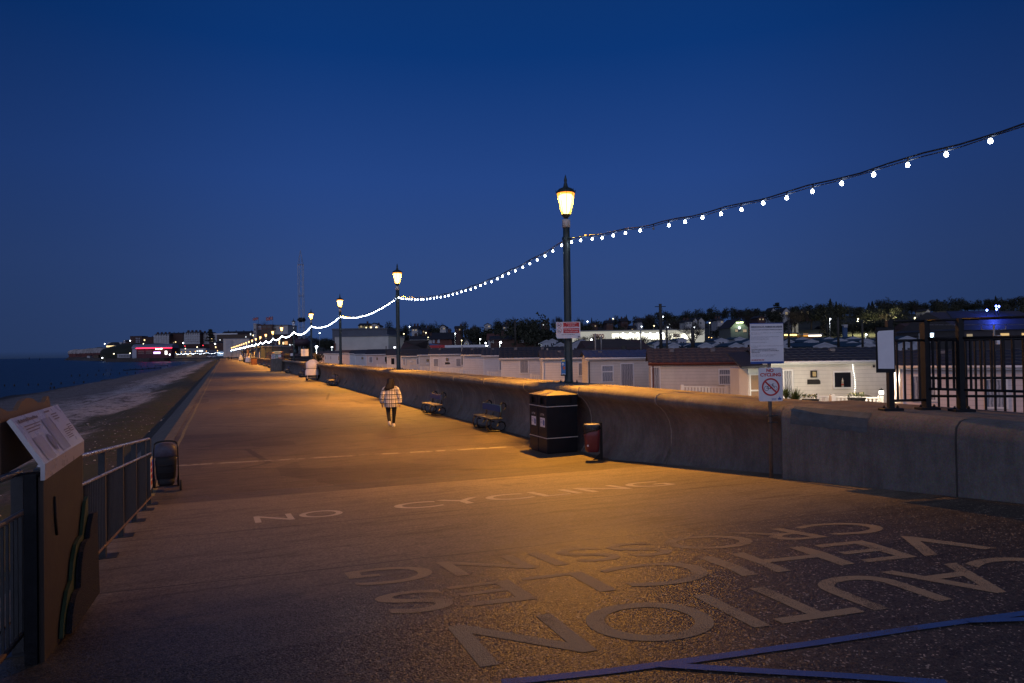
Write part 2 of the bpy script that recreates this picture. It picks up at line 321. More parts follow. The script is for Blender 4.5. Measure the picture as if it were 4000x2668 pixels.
# ------------------------------------------------------------------ mesh helpers
class MB:
    def __init__(s): s.v=[]; s.f=[]; s.m=[]; s.sm=[]
    def add(s,vs,fs,mi=0,smooth=False):
        o=len(s.v); s.v+= [tuple(x) for x in vs]; s.f+=[tuple(i+o for i in f) for f in fs]; s.m+=[mi]*len(fs); s.sm+=[smooth]*len(fs); return s
    def box(s,x0,x1,y0,y1,z0,z1,mi=0):
        return s.add([(x0,y0,z0),(x1,y0,z0),(x1,y1,z0),(x0,y1,z0),(x0,y0,z1),(x1,y0,z1),(x1,y1,z1),(x0,y1,z1)],
            [(0,3,2,1),(4,5,6,7),(0,1,5,4),(1,2,6,5),(2,3,7,6),(3,0,4,7)],mi)
    def bbox(s,x0,x1,y0,y1,z0,z1,c=.01,mi=0):     # box with chamfered vertical and top edges
        pr=[(x0+c,y0),(x1-c,y0),(x1,y0+c),(x1,y1-c),(x1-c,y1),(x0+c,y1),(x0,y1-c),(x0,y0+c)]
        cx,cy=(x0+x1)/2,(y0+y1)/2
        top=[(cx+(x-cx)*(1-c/(abs(x1-x0)/2)),cy+(y-cy)*(1-c/(abs(y1-y0)/2))) for x,y in pr]
        vs=[(x,y,z0) for x,y in pr]+[(x,y,z1-c) for x,y in pr]+[(x,y,z1) for x,y in top]
        fs=[tuple(range(7,-1,-1)),tuple(range(16,24))]
        for k in (0,8):
            for i in range(8): j=(i+1)%8; fs.append((k+i,k+j,k+8+j,k+8+i))
        return s.add(vs,fs,mi)
    def prism(s,pts,lo,hi,axis='y',mi=0,smooth=False):   # closed outline extruded along an axis
        n=len(pts); P={'y':lambda a,b,c:(a,c,b),'z':lambda a,b,c:(a,b,c),'x':lambda a,b,c:(c,a,b)}[axis]
        vs=[P(a,b,lo) for a,b in pts]+[P(a,b,hi) for a,b in pts]
        fs=[tuple(range(n)),tuple(range(2*n-1,n-1,-1))]+[(i,i+n,(i+1)%n+n,(i+1)%n) for i in range(n)]
        s.add(vs,fs,mi,False); return s
    def tube(s,path,r,n=8,mi=0,closed=False,cap=True,sq=None):
        pts=[Vector(p) for p in path]; k=len(pts); rr=r if isinstance(r,(list,tuple)) else [r]*k
        vs=[];fs=[]
        prev=None
        for i,p in enumerate(pts):
            if closed: d=(pts[(i+1)%k]-pts[i-1])
            else: d=pts[min(i+1,k-1)]-pts[max(i-1,0)]
            d=d.normalized() if d.length>1e-9 else Vector((0,0,1))
            if prev is None:
                a=Vector((0,0,1)) if abs(d.z)<.9 else Vector((1,0,0)); x=d.cross(a).normalized()
            else:
                x=prev-d*prev.dot(d); x=x.normalized() if x.length>1e-6 else d.orthogonal().normalized()
            y=d.cross(x); prev=x; e=rr[i]; ra,rb=(e if isinstance(e,(tuple,list)) else (e,e))
            for j in range(n):
                t=2*math.pi*j/n; vs.append(p+x*math.cos(t)*ra+y*math.sin(t)*rb)
        for i in range(k if closed else k-1):
            i2=(i+1)%k
            for j in range(n): j2=(j+1)%n; fs.append((i*n+j,i2*n+j,i2*n+j2,i*n+j2))
        if cap and not closed: fs+= [tuple(range(n)),tuple(range(k*n-1,(k-1)*n-1,-1))]
        return s.add(vs,fs,mi,n>5)
    def lathe(s,prof,n=16,c=(0,0,0),mi=0,smooth=True,facet=False):
        vs=[];fs=[]
        for r,z in prof:
            for j in range(n): t=2*math.pi*(j+.5)/n; vs.append((c[0]+r*math.cos(t),c[1]+r*math.sin(t),c[2]+z))
        for i in range(len(prof)-1):
            for j in range(n): j2=(j+1)%n; fs.append((i*n+j,i*n+j2,(i+1)*n+j2,(i+1)*n+j))
        fs+=[tuple(range(n-1,-1,-1)),tuple(range((len(prof)-1)*n,len(prof)*n))]
        return s.add(vs,fs,mi,smooth)
    def loft(s,rings,n=14,mi=0,p=2.0):      # rings: (cx,cy,cz,rx,ry)
        vs=[];fs=[]
        for cx,cy,cz,rx,ry in rings:
            for j in range(n):
                t=2*math.pi*j/n; c,q=math.cos(t),math.sin(t)
                vs.append((cx+rx*math.copysign(abs(c)**(2/p),c),cy+ry*math.copysign(abs(q)**(2/p),q),cz))
        for i in range(len(rings)-1):
            for j in range(n): j2=(j+1)%n; fs.append((i*n+j,i*n+j2,(i+1)*n+j2,(i+1)*n+j))
        fs+=[tuple(range(n-1,-1,-1)),tuple(range((len(rings)-1)*n,len(rings)*n))]
        return s.add(vs,fs,mi,True)
    def ring(s,cx,cz,ro,ri,y,mi=0,n=40,th=.002):
        vs=[];fs=[]
        for j in range(n):
            t=2*math.pi*j/n
            for r,yy in ((ro,y),(ri,y),(ri,y+th),(ro,y+th)): vs.append((cx+r*math.cos(t),yy,cz+r*math.sin(t)))
        for j in range(n):
            a=4*j; b_=4*((j+1)%n)
            for k in range(4): k2=(k+1)%4; fs.append((a+k,a+k2,b_+k2,b_+k))
        return s.add(vs,fs,mi)
    def build(s,name,mats,parent=None,loc=None,rot=0,**props):
        me=bpy.data.meshes.new(name); me.from_pydata(s.v,[],s.f)
        if not isinstance(mats,(list,tuple)): mats=[mats]
        for m in mats: me.materials.append(m)
        me.polygons.foreach_set('material_index',s.m); me.polygons.foreach_set('use_smooth',s.sm); me.update()
        o=bpy.data.objects.new(name,me); COL.objects.link(o)
        if parent: o.parent=parent
        if loc is not None: o.location=loc
        o.rotation_euler=(0,0,rot)
        for k,v in props.items(): o[k]=v
        return o
def thing(name,label,cat,loc=(0,0,0),rot=0,group=None,scale=None):
    o=bpy.data.objects.new(name,None); COL.objects.link(o); o.location=loc; o.rotation_euler=(0,0,rot)
    o.empty_display_size=.1
    if scale: o.scale=scale if isinstance(scale,tuple) else (scale,)*3
    tag(o,label,cat,group); return o
def tag(o,label,cat,group=None):
    o['label']=label; o['category']=cat
    if group: o['group']=group
    return o
def dup(root,loc,rot=None,label=None,scale=None,group=None):
    def cp(o,par):
        c=o.copy(); COL.objects.link(c); c.parent=par
        for ch in o.children: cp(ch,c)
        return c
    r=cp(root,None); r.location=loc
    if rot is not None: r.rotation_euler=(0,0,rot)
    if label: r['label']=label
    if scale: r.scale=scale if isinstance(scale,tuple) else (scale,)*3
    if group: r['group']=group
    return r
_tc={}
def text_geo(s,bold=.0,res=3):
    k=(s,bold,res)
    if k in _tc: return _tc[k]
    cu=bpy.data.curves.new('t','FONT'); cu.body=s; cu.size=1; cu.offset=bold; cu.resolution_u=res; cu.fill_mode='FRONT'
    o=bpy.data.objects.new('t',cu); me=bpy.data.meshes.new_from_object(o)
    vs=[(v.co.x,v.co.y) for v in me.vertices]; fs=[tuple(p.vertices) for p in me.polygons]
    bpy.data.objects.remove(o); bpy.data.curves.remove(cu); bpy.data.meshes.remove(me)
    _tc[k]=(vs,fs); return vs,fs
def text_on(mb,s,x0,x1,z0,h,y,mi=0,bold=.02,align='l',cap=.70):
    """write s on a plane facing -y; x0..x1 is the room, h the capital height"""
    vs,fs=text_geo(s,bold)
    if not vs: return
    a=min(v[0] for v in vs); b=max(v[0] for v in vs); sx=h/cap
    if (b-a)*sx>(x1-x0): sx_=(x1-x0)/(b-a)
    else: sx_=sx
    if align=='fit': sx_=(x1-x0)/(b-a)
    w=(b-a)*sx_; off=x0 if align in('l','fit') else (x0+x1-w)/2
    mb.add([(off+(v[0]-a)*sx_,y,z0+v[1]*sx) for v in vs],fs,mi)
# ------------------------------------------------------------------ ground, beach, water
mb=MB(); us=[-40,-20,-14,-12,-11.1655]+[-11.1655+k*.44828 for k in range(1,21)]+[0,5,20,60,120,200,300,420,470]
us=sorted(set(round(x,4) for x in us)); vs_=[-.3,.3,1.5,3,4.5,6,7.5,8.5,9.36]
for i,u in enumerate(us):
    for v in vs_: mb.v.append((u,v,g(u)))
nv=len(vs_)
for i in range(len(us)-1):
    for j in range(nv-1): a=i*nv+j; mb.f.append((a,a+nv,a+nv+1,a+1)); mb.m.append(0); mb.sm.append(False)
mb.build('promenade',M_prom,loc=(L0.x,L0.y,0),rot=WA,kind='structure')
mb=MB()                                                        # kerb and stepped apron down to the beach
for k in range(len(us)-1):
    u0,u1=us[k],us[k+1]
    prof=[(9.36,0),(9.36,.012),(9.62,.0),(9.64,-.22),(10.1,-.42),(10.12,-.6),(10.7,-.85),(10.72,-1.05),(11.4,-1.35)]
    for (va,za),(vb,zb) in zip(prof,prof[1:]):
        mb.add([(u0,va,g(u0)+za),(u1,va,g(u1)+za),(u1,vb,g(u1)+zb),(u0,vb,g(u0)+zb)],[(0,1,2,3)])
mb.build('kerb_apron',mat('apron_concrete',(.14,.125,.11),.85,0,.35,2.2,.5,30),loc=(L0.x,L0.y,0),rot=WA,kind='structure')
mb=MB()
ul=[-1.8]+[k*1.5 for k in range(0,150)]+[230,260,300,350,420,468]
for k in range(len(ul)-1):
    a=.012*math.sin(ul[k]*.7)+.008*math.sin(ul[k]*2.3); b_=.012*math.sin(ul[k+1]*.7)+.008*math.sin(ul[k+1]*2.3)
    mb.add([(ul[k],9.15+a,.004),(ul[k+1],9.15+b_,.004),(ul[k+1],9.23+b_,.004),(ul[k],9.23+a,.004)],[(0,1,2,3)])
mb.build('edge_line',M_yellow,loc=(L0.x,L0.y,0),rot=WA,kind='structure')
mb=MB(); bu=[-40+12*k for k in range(44)]+[500]; bv=[9.8,10.8,11.6,12.5,13.5,15,17,19,22,25,28,31,33.5,36,42,60]
bz=[-.9,-1.0,-1.05,-.95,-1.0,-1.25,-1.3,-1.5,-1.75,-1.95,-2.15,-2.3,-2.47,-2.65,-3.0,-4.5]
for u in bu:
    for v,z in zip(bv,bz):
        w=.10*math.sin(u*.21+v*.6)+.07*math.sin(u*.53+v*1.3)
        vw=interp(u,[(-40,1.08),(60,1.06),(90,1.0),(140,.94),(250,.88),(390,.85),(500,.85)]) if v>20 else 1
        mb.v.append((u,v*vw,z+(w if 12<v<34 else 0)))
k=len(bv)
for i in range(len(bu)-1):
    for j in range(k-1): a=i*k+j; mb.f.append((a,a+k,a+k+1,a+1)); mb.m.append(0); mb.sm.append(True)
mb.build('beach',M_beach,loc=(L0.x,L0.y,0),rot=WA,kind='structure')
mb=MB(); wu=[-3000,-400,0,200,500,900,4000,7000]; 
mb.add([(-3000,28,-2.5),(7500,28,-2.5),(7500,7500,-2.5),(-3000,7500,-2.5)],[(0,1,2,3)])
mb.build('water',M_water,loc=(L0.x,L0.y,0),rot=WA,kind='structure')
# inland ground: flat holiday park, then the hill with the town on it
M_hill=mat('hill_grass',(.045,.05,.03),.9,0,.5,.05)
mb=MB(); gu=[-60,-30,0,40,80,120]+[120+22*k for k in range(1,24)]+[700,900,1400,2400,4500]; gv=[-.44,-2,-20,-60]+[-60-24*k for k in range(1,26)]+[-800,-1200,-2500,-5000]
for u in gu:
    for v in gv:
        p=Wp(u,v,0); z=tz(p.x,p.y) if v<-14 else -.9
        if v>=-20: z=-.9
        if p.y<150: z=-.9
        mb.v.append((u,v,z))
k=len(gv)
for i in range(len(gu)-1):
    for j in range(k-1): a=i*k+j; mb.f.append((a,a+1,a+k+1,a+k)); mb.m.append(0); mb.sm.append(True)
mb.build('ground',M_hill,loc=(L0.x,L0.y,0),rot=WA,kind='structure')
# land round the bay and the far headland
mb=MB()
pts=[Wp(462,-30,0),Wp(462,12,0),D(880,1400,470),D(800,1400,540),D(700,1400,600),D(560,1400,680),D(410,1400,760)]
pts=[(p.x,p.y) for p in pts]+[(D(262,1400,1250).x,D(262,1400,1250).y),(D(262,1400,1500).x,1500),(D(980,1400,1500).x,1500)]
mb.prism(pts,-6,-.35,'z')
mb.build('bay_ground',mat('bay_paving',(.10,.09,.08),.9,0,.3,.3),kind='structure')
def ridge(name,prof,d0,d1,base,m,lift=0):     # land form whose crest height is given along its length
    mb=MB(); n=len(prof)
    for px,py in prof:
        a=D(px,py,(d0+d1)/2+lift); f=D(px,py,d0); b=D(px,py,d1)
        mb.v+=[(f.x,f.y,base),(f.x,f.y,base+(a.z-base)*.45),(a.x,a.y,a.z),(b.x,b.y,a.z*.8),(b.x,b.y,base)]
    for i in range(n-1):
        for j in range(4): q=i*5+j; mb.f.append((q,q+5,q+6,q+1)); mb.m.append(0); mb.sm.append(True)
    mb.f.append((0,1,2,3,4)); mb.m.append(0); mb.sm.append(False)
    return mb.build(name,m,kind='structure')
ridge('headland_hill',[(392,1372),(405,1362),(440,1352),(480,1343),(520,1340),(560,1342),(600,1341),(660,1343),(720,1344),(780,1343),(830,1342),(880,1342),(960,1340),(1010,1338)],760,980,-1,mat('bluff_grass',(.02,.024,.014),.95,0,.4,.05))
# ------------------------------------------------------------------ promenade markings
def ground_text(name,s,vL,vR,ub,slope,h,m,flip=False,bold=.005):
    """letters painted on the ground; vL/vR are the ends of the word, ub its base line"""
    vs,fs=text_geo(s,bold,9); a=min(x for x,_ in vs); b=max(x for x,_ in vs)
    bm=bmesh.new(); bv=[]
    for x,y in vs:
        t=(x-a)/(b-a)
        if not flip: v=vL+(vR-vL)*t; u=ub(v)+y/.70*h
        else: v=vR+(vL-vR)*t; u=ub(v)-y/.70*h
        bv.append(bm.verts.new((u,v,0)))
    for f in fs:
        try: bm.faces.new([bv[i] for i in f])
        except ValueError: pass
    for v in bm.verts: a_,b_=reg(v.co.x,v.co.y); v.co.x=a_; v.co.y=b_
    bmesh.ops.bisect_plane(bm,geom=bm.verts[:]+bm.edges[:]+bm.faces[:],plane_co=(-11.1655,0,0),plane_no=(1,0,0))
    for v in bm.verts: v.co.z=g(v.co.x)+.0025
    bmesh.ops.recalc_face_normals(bm,faces=bm.faces[:])
    for f in bm.faces:
        if f.normal.z<0: f.normal_flip()
    me=bpy.data.meshes.new(name); bm.to_mesh(me); bm.free(); me.materials.append(m)
    o=bpy.data.objects.new(name,me); COL.objects.link(o); o.location=(L0.x,L0.y,0); o.rotation_euler=(0,0,WA); o['kind']='structure'
    return o
ub1=lambda v:-6.37-.115*(7.66-v)
ground_text('lettering_no','NO',7.67,6.60,ub1,0,.62,M_paintw)
ground_text('lettering_cycling','CYCLING',5.93,1.93,ub1,0,.62,M_paintw)
ground_text('lettering_caution','CAUTION',6.82,2.42,lambda v:-11.44-.128*(6.8-v),0,.57,M_paint,True)
ground_text('lettering_vehicles','VEHICLES',7.10,2.44,lambda v:-10.70-.149*(6.6-v),0,.50,M_paint,True)
ground_text('lettering_crossing','CROSSING',7.15,2.62,lambda v:-9.83-.18*(6.82-v),0,.55,M_paint,True)
def strip(name,pxs,w,m,lift=.005):
    P=[G(*p) for p in pxs]; mb=MB(); n=len(P)
    for i,p in enumerate(P):
        d=(P[min(i+1,n-1)]-P[max(i-1,0)]); d.z=0; d.normalize(); q=Vector((-d.y,d.x,0))*w/2
        for sgn in (1,-1):
            c=p+q*sgn; c.z=g(uvof(c)[0])+lift; mb.v.append(tuple(c))
    for i in range(n-1): mb.f.append((2*i,2*i+1,2*i+3,2*i+2)); mb.m.append(0); mb.sm.append(False)
    return mb.build(name,m,kind='structure')
strip('blue_line',[(1960,2667),(2100,2655),(2400,2622),(2700,2582),(3200,2512),(3600,2452),(3850,2418),(4100,2384)],.06,M_pblue)
strip('blue_branch',[(2560,2600),(2900,2622),(3300,2645),(3700,2672)],.06,M_pblue,.008)
strip('blue_corner',[(3780,2432),(3900,2428),(4100,2422)],.055,M_pblue,.011)
# ------------------------------------------------------------------ sea wall
PROF=[(.12,-1),(.12,0),(.0,.12),(-.12,.32),(-.17,.55),(-.175,.80),(-.13,1.0),(-.03,1.17),(.08,1.28),(.16,1.335),(.20,1.40),(.195,1.46),(.165,1.51),(.11,1.54),(.04,1.55),(-.90,1.55),(-.93,1.52),(-.93,-1.2)]
def wall_seg(mb,u0,u1,prof,n,mi=0):
    k=len(prof)
    for i in range(n+1):
        u=u0+(u1-u0)*i/n
        mb.v+=[(u,v,z) for v,z in prof]
    o=len(mb.v)-k*(n+1)
    for i in range(n):
        for j in range(k-1): a=o+i*k+j; mb.f.append((a,a+k,a+k+1,a+1)); mb.m.append(mi); mb.sm.append(True)
    mb.add([(u0,v,z) for v,z in prof],[tuple(range(k))],mi); mb.add([(u1,v,z) for v,z in prof],[tuple(range(k-1,-1,-1))],mi)
M_joint=mat('joint_mortar',(.29,.265,.235),.8,0,.3,10,.4,50)
sw=thing('curved_sea_wall','long grey recurved concrete sea wall curling over the promenade','wall',(L0.x,L0.y,0),WA)
js=[-7.3,-4.0,-.8,2.4,5.6,8.8,11.9,15.2,18.6,21.9]+[21.9+3.2*k for k in range(1,60)]
for a,b in zip(js,js[1:]):
    mb=MB(); wall_seg(mb,a+.008,b-.008,PROF,max(1,int((b-a)/3)))
    # small cast misalignment between bays
    dz=random.uniform(-.008,.008); dv=random.uniform(-.008,.008); mb.v=[(x,y+dv,z+(dz if z>1 else 0)) for x,y,z in mb.v]
    mb.build('wall_bay',M_wall,sw)
for a in js[1:24]:
    mb=MB(); p2=[(v+.010 if v>-.5 else v-.004,z+(.005 if z>1.5 else 0)) for v,z in PROF if z>=0]
    wall_seg(mb,a-.009,a+.009,p2,1); mb.build('joint_seam',M_joint,sw)
# straight block wall near the camera
P2=[(.22,-1),(.22,1.36),(.20,1.48),(.13,1.545),(.02,1.57),(-1.22,1.57),(-1.25,1.54),(-1.25,-1.2)]
st=thing('straight_wall','straight-faced concrete wall with rounded top nearest the camera','wall',(L0.x,L0.y,0),WA)
for a,b in ((-9.98,-7.32),(-13.1,-10.01),(-16.2,-13.13)):
    mb=MB(); wall_seg(mb,a,b,P2,4); mb.build('wall_block',M_wall,st)
mb=MB()
for a in (-7.31,-9.995,-13.115):
    wall_seg(mb,a-.012,a+.012,[(v-.012 if v>0 else v,z-.012) for v,z in P2],1)
mb.build('joint_seam',mat('joint_dark',(.07,.065,.06),.9,0,.3,10),st)
mb=MB()      # worn patch of render along the nose
n=12
top=[(-7.5-.12*i,0,0) for i in range(n)]
for i in range(n-1):
    a=top[i];b=top[i+1]; w0=.07+.012*math.sin(i*3.3); w1=.07+.012*math.sin((i+1)*3.3)
    mb.add([(a[0],.224,1.36-w0),(b[0],.224,1.36-w1),(b[0],.224,1.36),(a[0],.224,1.36),(b[0],.205,1.48),(a[0],.205,1.48),(b[0],.135,1.549),(a[0],.135,1.549)],[(0,1,2,3),(3,2,4,5),(5,4,6,7)])
mb.build('render_patch',mat('old_render',(.10,.12,.13),.9,0,.25,8,.4,40),st)
# ------------------------------------------------------------------ street lamps
SP=19.2; LS=1.06; LU=.89; LV=-.46; TOPZ=1.55
LIT_W=38000
def lamp_cloth(loc,label,lit=True,near=True,scale=1,power=None,group='street lamps along the sea wall',sea_post=True):
    t=thing('street_lamp',label,'street lamp',loc,WA,group,LS)
    n=20 if near else 8
    z0=0
    mb=MB(); mb.lathe([(.118,.02),(.118,.05),(.104,.08),(.102,1.15),(.094,1.2),(.090,3.62),(.086,3.64),(.082,3.95)],n); mb.build('post',M_post,t)
    mb=MB(); mb.bbox(-.19,.19,-.19,.19,0,.025,.02)
    if near:
        for a in (-.15,.15):
            for c in (-.15,.15): mb.lathe([(.026,.025),(.026,.05),(.014,.052),(.014,.085)],6,(a,c,0))
    mb.build('base_flange',M_post,t)
    mb=MB(); mb.lathe([(.10,3.92),(.10,4.12),(.095,4.125)],n); mb.build('collar',M_grey,t)
    mb=MB(); mb.lathe([(.05,4.12),(.05,4.17),(.075,4.175),(.09,4.2),(.115,4.24),(.12,4.255),(.105,4.26)],12 if near else 6)
    mb.build('lantern_base',M_post,t)
    nf=8 if near else 6
    mb=MB(); mb.lathe([(.112,4.262),(.15,4.42),(.225,4.785)],nf,smooth=False); mb.build('lantern_glass',M_lant if lit else M_lantoff,t)
    if lit: mb=MB(); mb.lathe([(.06,4.285),(.115,4.36),(.19,4.70),(.15,4.75)],12 if near else 6); mb.build('lamp_core',M_core,t)
    mb=MB(); mb.lathe([(.24,4.79),(.243,4.815),(.225,4.84),(.20,4.87),(.15,4.905),(.08,4.93),(.055,4.97),(.045,5.03),(.03,5.06),(.04,5.10),(.036,5.14),(.02,5.2),(.004,5.26)],n)
    if near:
        for k in range(8): a=math.pi/8+k*math.pi/4; mb.tube([(.235*math.cos(a),.235*math.sin(a),4.79),(.25*math.cos(a),.25*math.sin(a),4.87)],.008,5)
    mb.build('lantern_cap',M_post,t)
    if near:
        mb=MB()
        for k in range(8): a=math.pi/8+k*math.pi/4; mb.tube([(.114*math.cos(a),.114*math.sin(a),4.26),(.229*math.cos(a),.229*math.sin(a),4.79)],.006,4)
        mb.build('lantern_frame',M_post,t)
        mb=MB(); mb.box(-.05,.05,-.10,.10,3.6,3.68); mb.build('cable_bracket',M_post,t)
    if lit and power:
        ld=bpy.data.lights.new('lamp_light','SPOT'); ld.energy=power; ld.color=(1,.45,.05); ld.shadow_soft_size=.05; ld.spot_size=rad(170); ld.spot_blend=1
        lo=bpy.data.objects.new('lamp_light',ld); COL.objects.link(lo); lo.parent=t; lo.location=(0,0,4.74)
    return t
ORD=['nearest','second','third','fourth','fifth','sixth','seventh','eighth','ninth','tenth','eleventh','twelfth','thirteenth','fourteenth','fifteenth','sixteenth','seventeenth','eighteenth','nineteenth','twentieth','twenty-first','twenty-second','twenty-third','twenty-fourth']
lamp_pos=[]
for k in range(24):
    bend=0 if k<5 else (k-4)**1.5*.06
    loc=Wp(LU+SP*k,LV+bend,TOPZ); lamp_pos.append(loc)
    if k==0: lb='glowing orange street lamp closest to the camera, red and white dog notice on its post'
    elif k==4: lb='unlit dark street lamp with pale lantern standing among the lit ones'
    elif k<5: lb='lit orange street lamp, %s from the camera along the sea wall'%ORD[k]
    else: lb='small glowing street lamp, %s from the camera in the distant row'%ORD[k]
    lamp_cloth(loc,lb,k!=4,k<4,power=LIT_W if k<16 else (LIT_W if k%2 else 0))
far_l=[(880,478),(850,492),(806,512),(763,532),(743,548),(724.5,565),(709,582),(686.5,600)]
for i,(px,d) in enumerate(far_l):
    loc=D(px,1399,d); loc.z=.7; lamp_pos.append(loc)
    lamp_cloth(loc,'tiny lit lamp on the far bend of the bay, %s along the bend'%['first','second','third','fourth','fifth','sixth','seventh','last'][i],True,False,power=(6000 if i%2==0 else 0),group='lamps round the far bay')
# festoon strings
bulb_me=None
def festoon(p0,p1,sag,n,label,indiv=True,dead=(),r=.034):
    global bulb_me
    t=thing('festoon_string',label,'string lights',p0,0,'festoon light strings between the lamps')
    d=p1-p0; L=d.length
    rg=random.Random(int(L*100)+int(abs(p0.x)*10))
    pt=lambda s: Vector((d.x*s,d.y*s,d.z*s-4*sag*s*(1-s)))
    mb=MB(); path=[pt(i/40)+Vector((0,0,(.018*math.sin(i*1.7) if indiv else 0))) for i in range(41)]
    mb.tube(path,.012 if indiv else .02,5 if indiv else 3)
    if indiv:
        mb.tube([p+Vector((.0,.0,-.02-.025*abs(math.sin(i*2.4)))) for i,p in enumerate(path)],.007,4)
        for i in range(n): q=pt((i+.5)/n); mb.tube([q,q-Vector((0,0,.05))],.012,5)
    mb.build('cable',M_cable,t)
    if indiv:
        if bulb_me is None:
            b=MB(); b.lathe([(.008,.0),(.015,-.008),(.023,-.022),(.026,-.038),(.023,-.052),(.012,-.062),(.003,-.065)],10); o=b.build('bulb',M_bulb,t); bulb_me=o.data; first=o
            bpy.data.objects.remove(o)
            o2=MB(); o2.lathe([(.008,.0),(.015,-.008),(.023,-.022),(.026,-.038),(.023,-.052),(.012,-.062),(.003,-.065)],10); q=o2.build('bulb',mat('dead_bulb',(.25,.27,.3),.1,0,0),t); globals()['dead_me']=q.data; bpy.data.objects.remove(q)
        for i in range(n):
            o=bpy.data.objects.new('bulb',dead_me if i in dead else bulb_me); COL.objects.link(o); o.parent=t
            o.location=pt((i+.5)/n)+Vector((rg.uniform(-.02,.02),rg.uniform(-.02,.02),-.045-rg.uniform(0,.03)))
            if i in dead: o['label']='burnt-out bulb'
    else:
        b=MB()
        for i in range(n):
            q=pt((i+.5)/n); b.lathe([(.004,-.06),(.05,-.09),(.05,-.13),(.004,-.16)],5,q)
        b.build('bulbs',M_bulb,t,kind='stuff')
    return t
p_prev=Wp(LU-SP,LV,TOPZ+3.62*LS)
for k in range(24):
    a=lamp_pos[k]+Vector((0,0,3.64*LS)); b=p_prev if k==0 else lamp_pos[k-1]+Vector((0,0,3.62*LS))
    nm='string of white festoon bulbs rising out of the right side of the frame' if k==0 else 'sagging string of white bulbs ending at the %s lamp from the camera'%ORD[k]
    festoon(b,a,.46+(.12 if k%3==1 else 0)+.5*(k>4)*0,36,nm,indiv=k<4,dead=(28,) if k==0 else ())
for i in range(len(far_l)):
    b=lamp_pos[23+i]+Vector((0,0,3.8)); a=lamp_pos[24+i]+Vector((0,0,3.8))
    festoon(b,a,.9,30,'far string of white lights at the bay bend, %s segment'%['first','second','third','fourth','fifth','sixth','seventh','last'][i],indiv=False)
# ------------------------------------------------------------------ things on the nearest lamp
def sign_frame(loc,rot,name,label,cat): return thing(name,label,cat,loc,rot)
c=D(2219,1290,18.03)
s=sign_frame(c,rad(-3),'notice_sign','white notice with two red dog-rule panels fixed to the nearest lamp post','sign')
k=18.03/F; w,h=94*k,64*k     # full width, height
mb=MB(); mb.prism([(-w/2,h/2),(w/2,h/2),(w/2,-h/2),(-w/2+.03,-h/2),(-w/2,-h/2+.04)],-.118,-.11,'y'); mb.build('panel',M_sign,s)
mb=MB(); 
mb.box(-.2*w,.455*w,-.1195,-.1182,.17*h,.46*h); mb.box(-.2*w,.455*w,-.1195,-.1182,-.18*h,.11*h)
mb.ring(-.365*w,.31*h,.098*w,.084*w,-.1205); mb.ring(-.365*w,-.03*h,.098*w,.084*w,-.1205)
mb.prism([(-.43*w,.405*h),(-.42*w,.42*h),(-.295*w,.215*h),(-.305*w,.20*h)],-.1215,-.1205,'y')
mb.build('red_panels',M_inkr,s)
mb=MB()
for tx,z in (('No dogs permitted',.375),('on the beach',.285),('12th April to 31st October',.19)): text_on(mb,tx,-.17*w,.43*w,z*h,.055*h,-.1202,align='c')
for tx,z in (('Dogs on the promenade',.0),('must be kept on leads',-.12)): text_on(mb,tx,-.18*w,.44*w,z*h,.062*h,-.1202,align='c')
mb.build('white_lettering',M_sign,s)
mb=MB(); text_on(mb,'Resort Services 01485 535150',-.29*w,.29*w,-.29*h,.045*h,-.119,align='c')
# little dog, walker and crest
def blob(mb,pts,y): mb.prism(pts,y-.001,y,'y')
cx,cz,q=-.365*w,.31*h,.05*w
mb.prism([(cx-q,cz+.1*q),(cx+.5*q,cz+.2*q),(cx+.9*q,cz+.8*q),(cx+1.2*q,cz+.5*q),(cx+.8*q,cz-.1*q),(cx+.7*q,cz-.9*q),(cx+.4*q,cz-.9*q),(cx+.3*q,cz-.3*q),(cx-.5*q,cz-.3*q),(cx-.7*q,cz-.9*q),(cx-q,cz-.9*q)],-.1202,-.119,'y')
cz=-.03*h
mb.prism([(cx-.5*q,cz+.9*q),(cx-.1*q,cz+.9*q),(cx,cz),(cx+.1*q,cz-1.1*q),(cx-.2*q,cz-1.1*q),(cx-.4*q,cz-.2*q),(cx-.7*q,cz-1.1*q),(cx-1.0*q,cz-1.1*q),(cx-.6*q,cz)],-.1202,-.119,'y')
mb.prism([(cx+.3*q,cz-.6*q),(cx+1.1*q,cz-.5*q),(cx+1.1*q,cz-1.1*q),(cx+.3*q,cz-1.1*q)],-.1202,-.119,'y')
cx,cz,q=.44*w,-.42*h,.05*w
mb.prism([(cx-q,cz-.5*q),(cx+q,cz-.5*q),(cx+.8*q,cz+.6*q),(cx+.3*q,cz+.1*q),(cx,cz+1.4*q),(cx-.3*q,cz+.1*q),(cx-.8*q,cz+.6*q)],-.1202,-.119,'y')
mb.build('lettering',M_ink,s)
c=D(2200,1433,18.0); k=18.0/F
s=sign_frame(c,rad(4),'bag_dispenser','blue and yellow picture-board dispenser strapped low on the nearest lamp post','dispenser')
w,h=17*k,62*k
mb=MB(); mb.bbox(-w/2,w/2,-.05,.03,-h/2,h/2,.008); mb.build('board',mat('dispenser_blue',(.04,.22,.55),.35,0,.1,9),s)
mb=MB(); mb.box(-.4*w,.4*w,-.053,-.0505,.33*h,.46*h); mb.build('yellow_header',mat('sign_yellow',(.7,.6,.1),.4,0,0),s)
mb=MB(); mb.lathe([(.3*w,0),(.3*w,.002)],14); mb.v=[(x-.1*w,-.0505-z,y*1.2+.16*h) for x,y,z in mb.v]; mb.box(-.4*w,.4*w,-.053,-.0505,-.49*h,-.41*h); mb.build('white_label',M_sign,s)
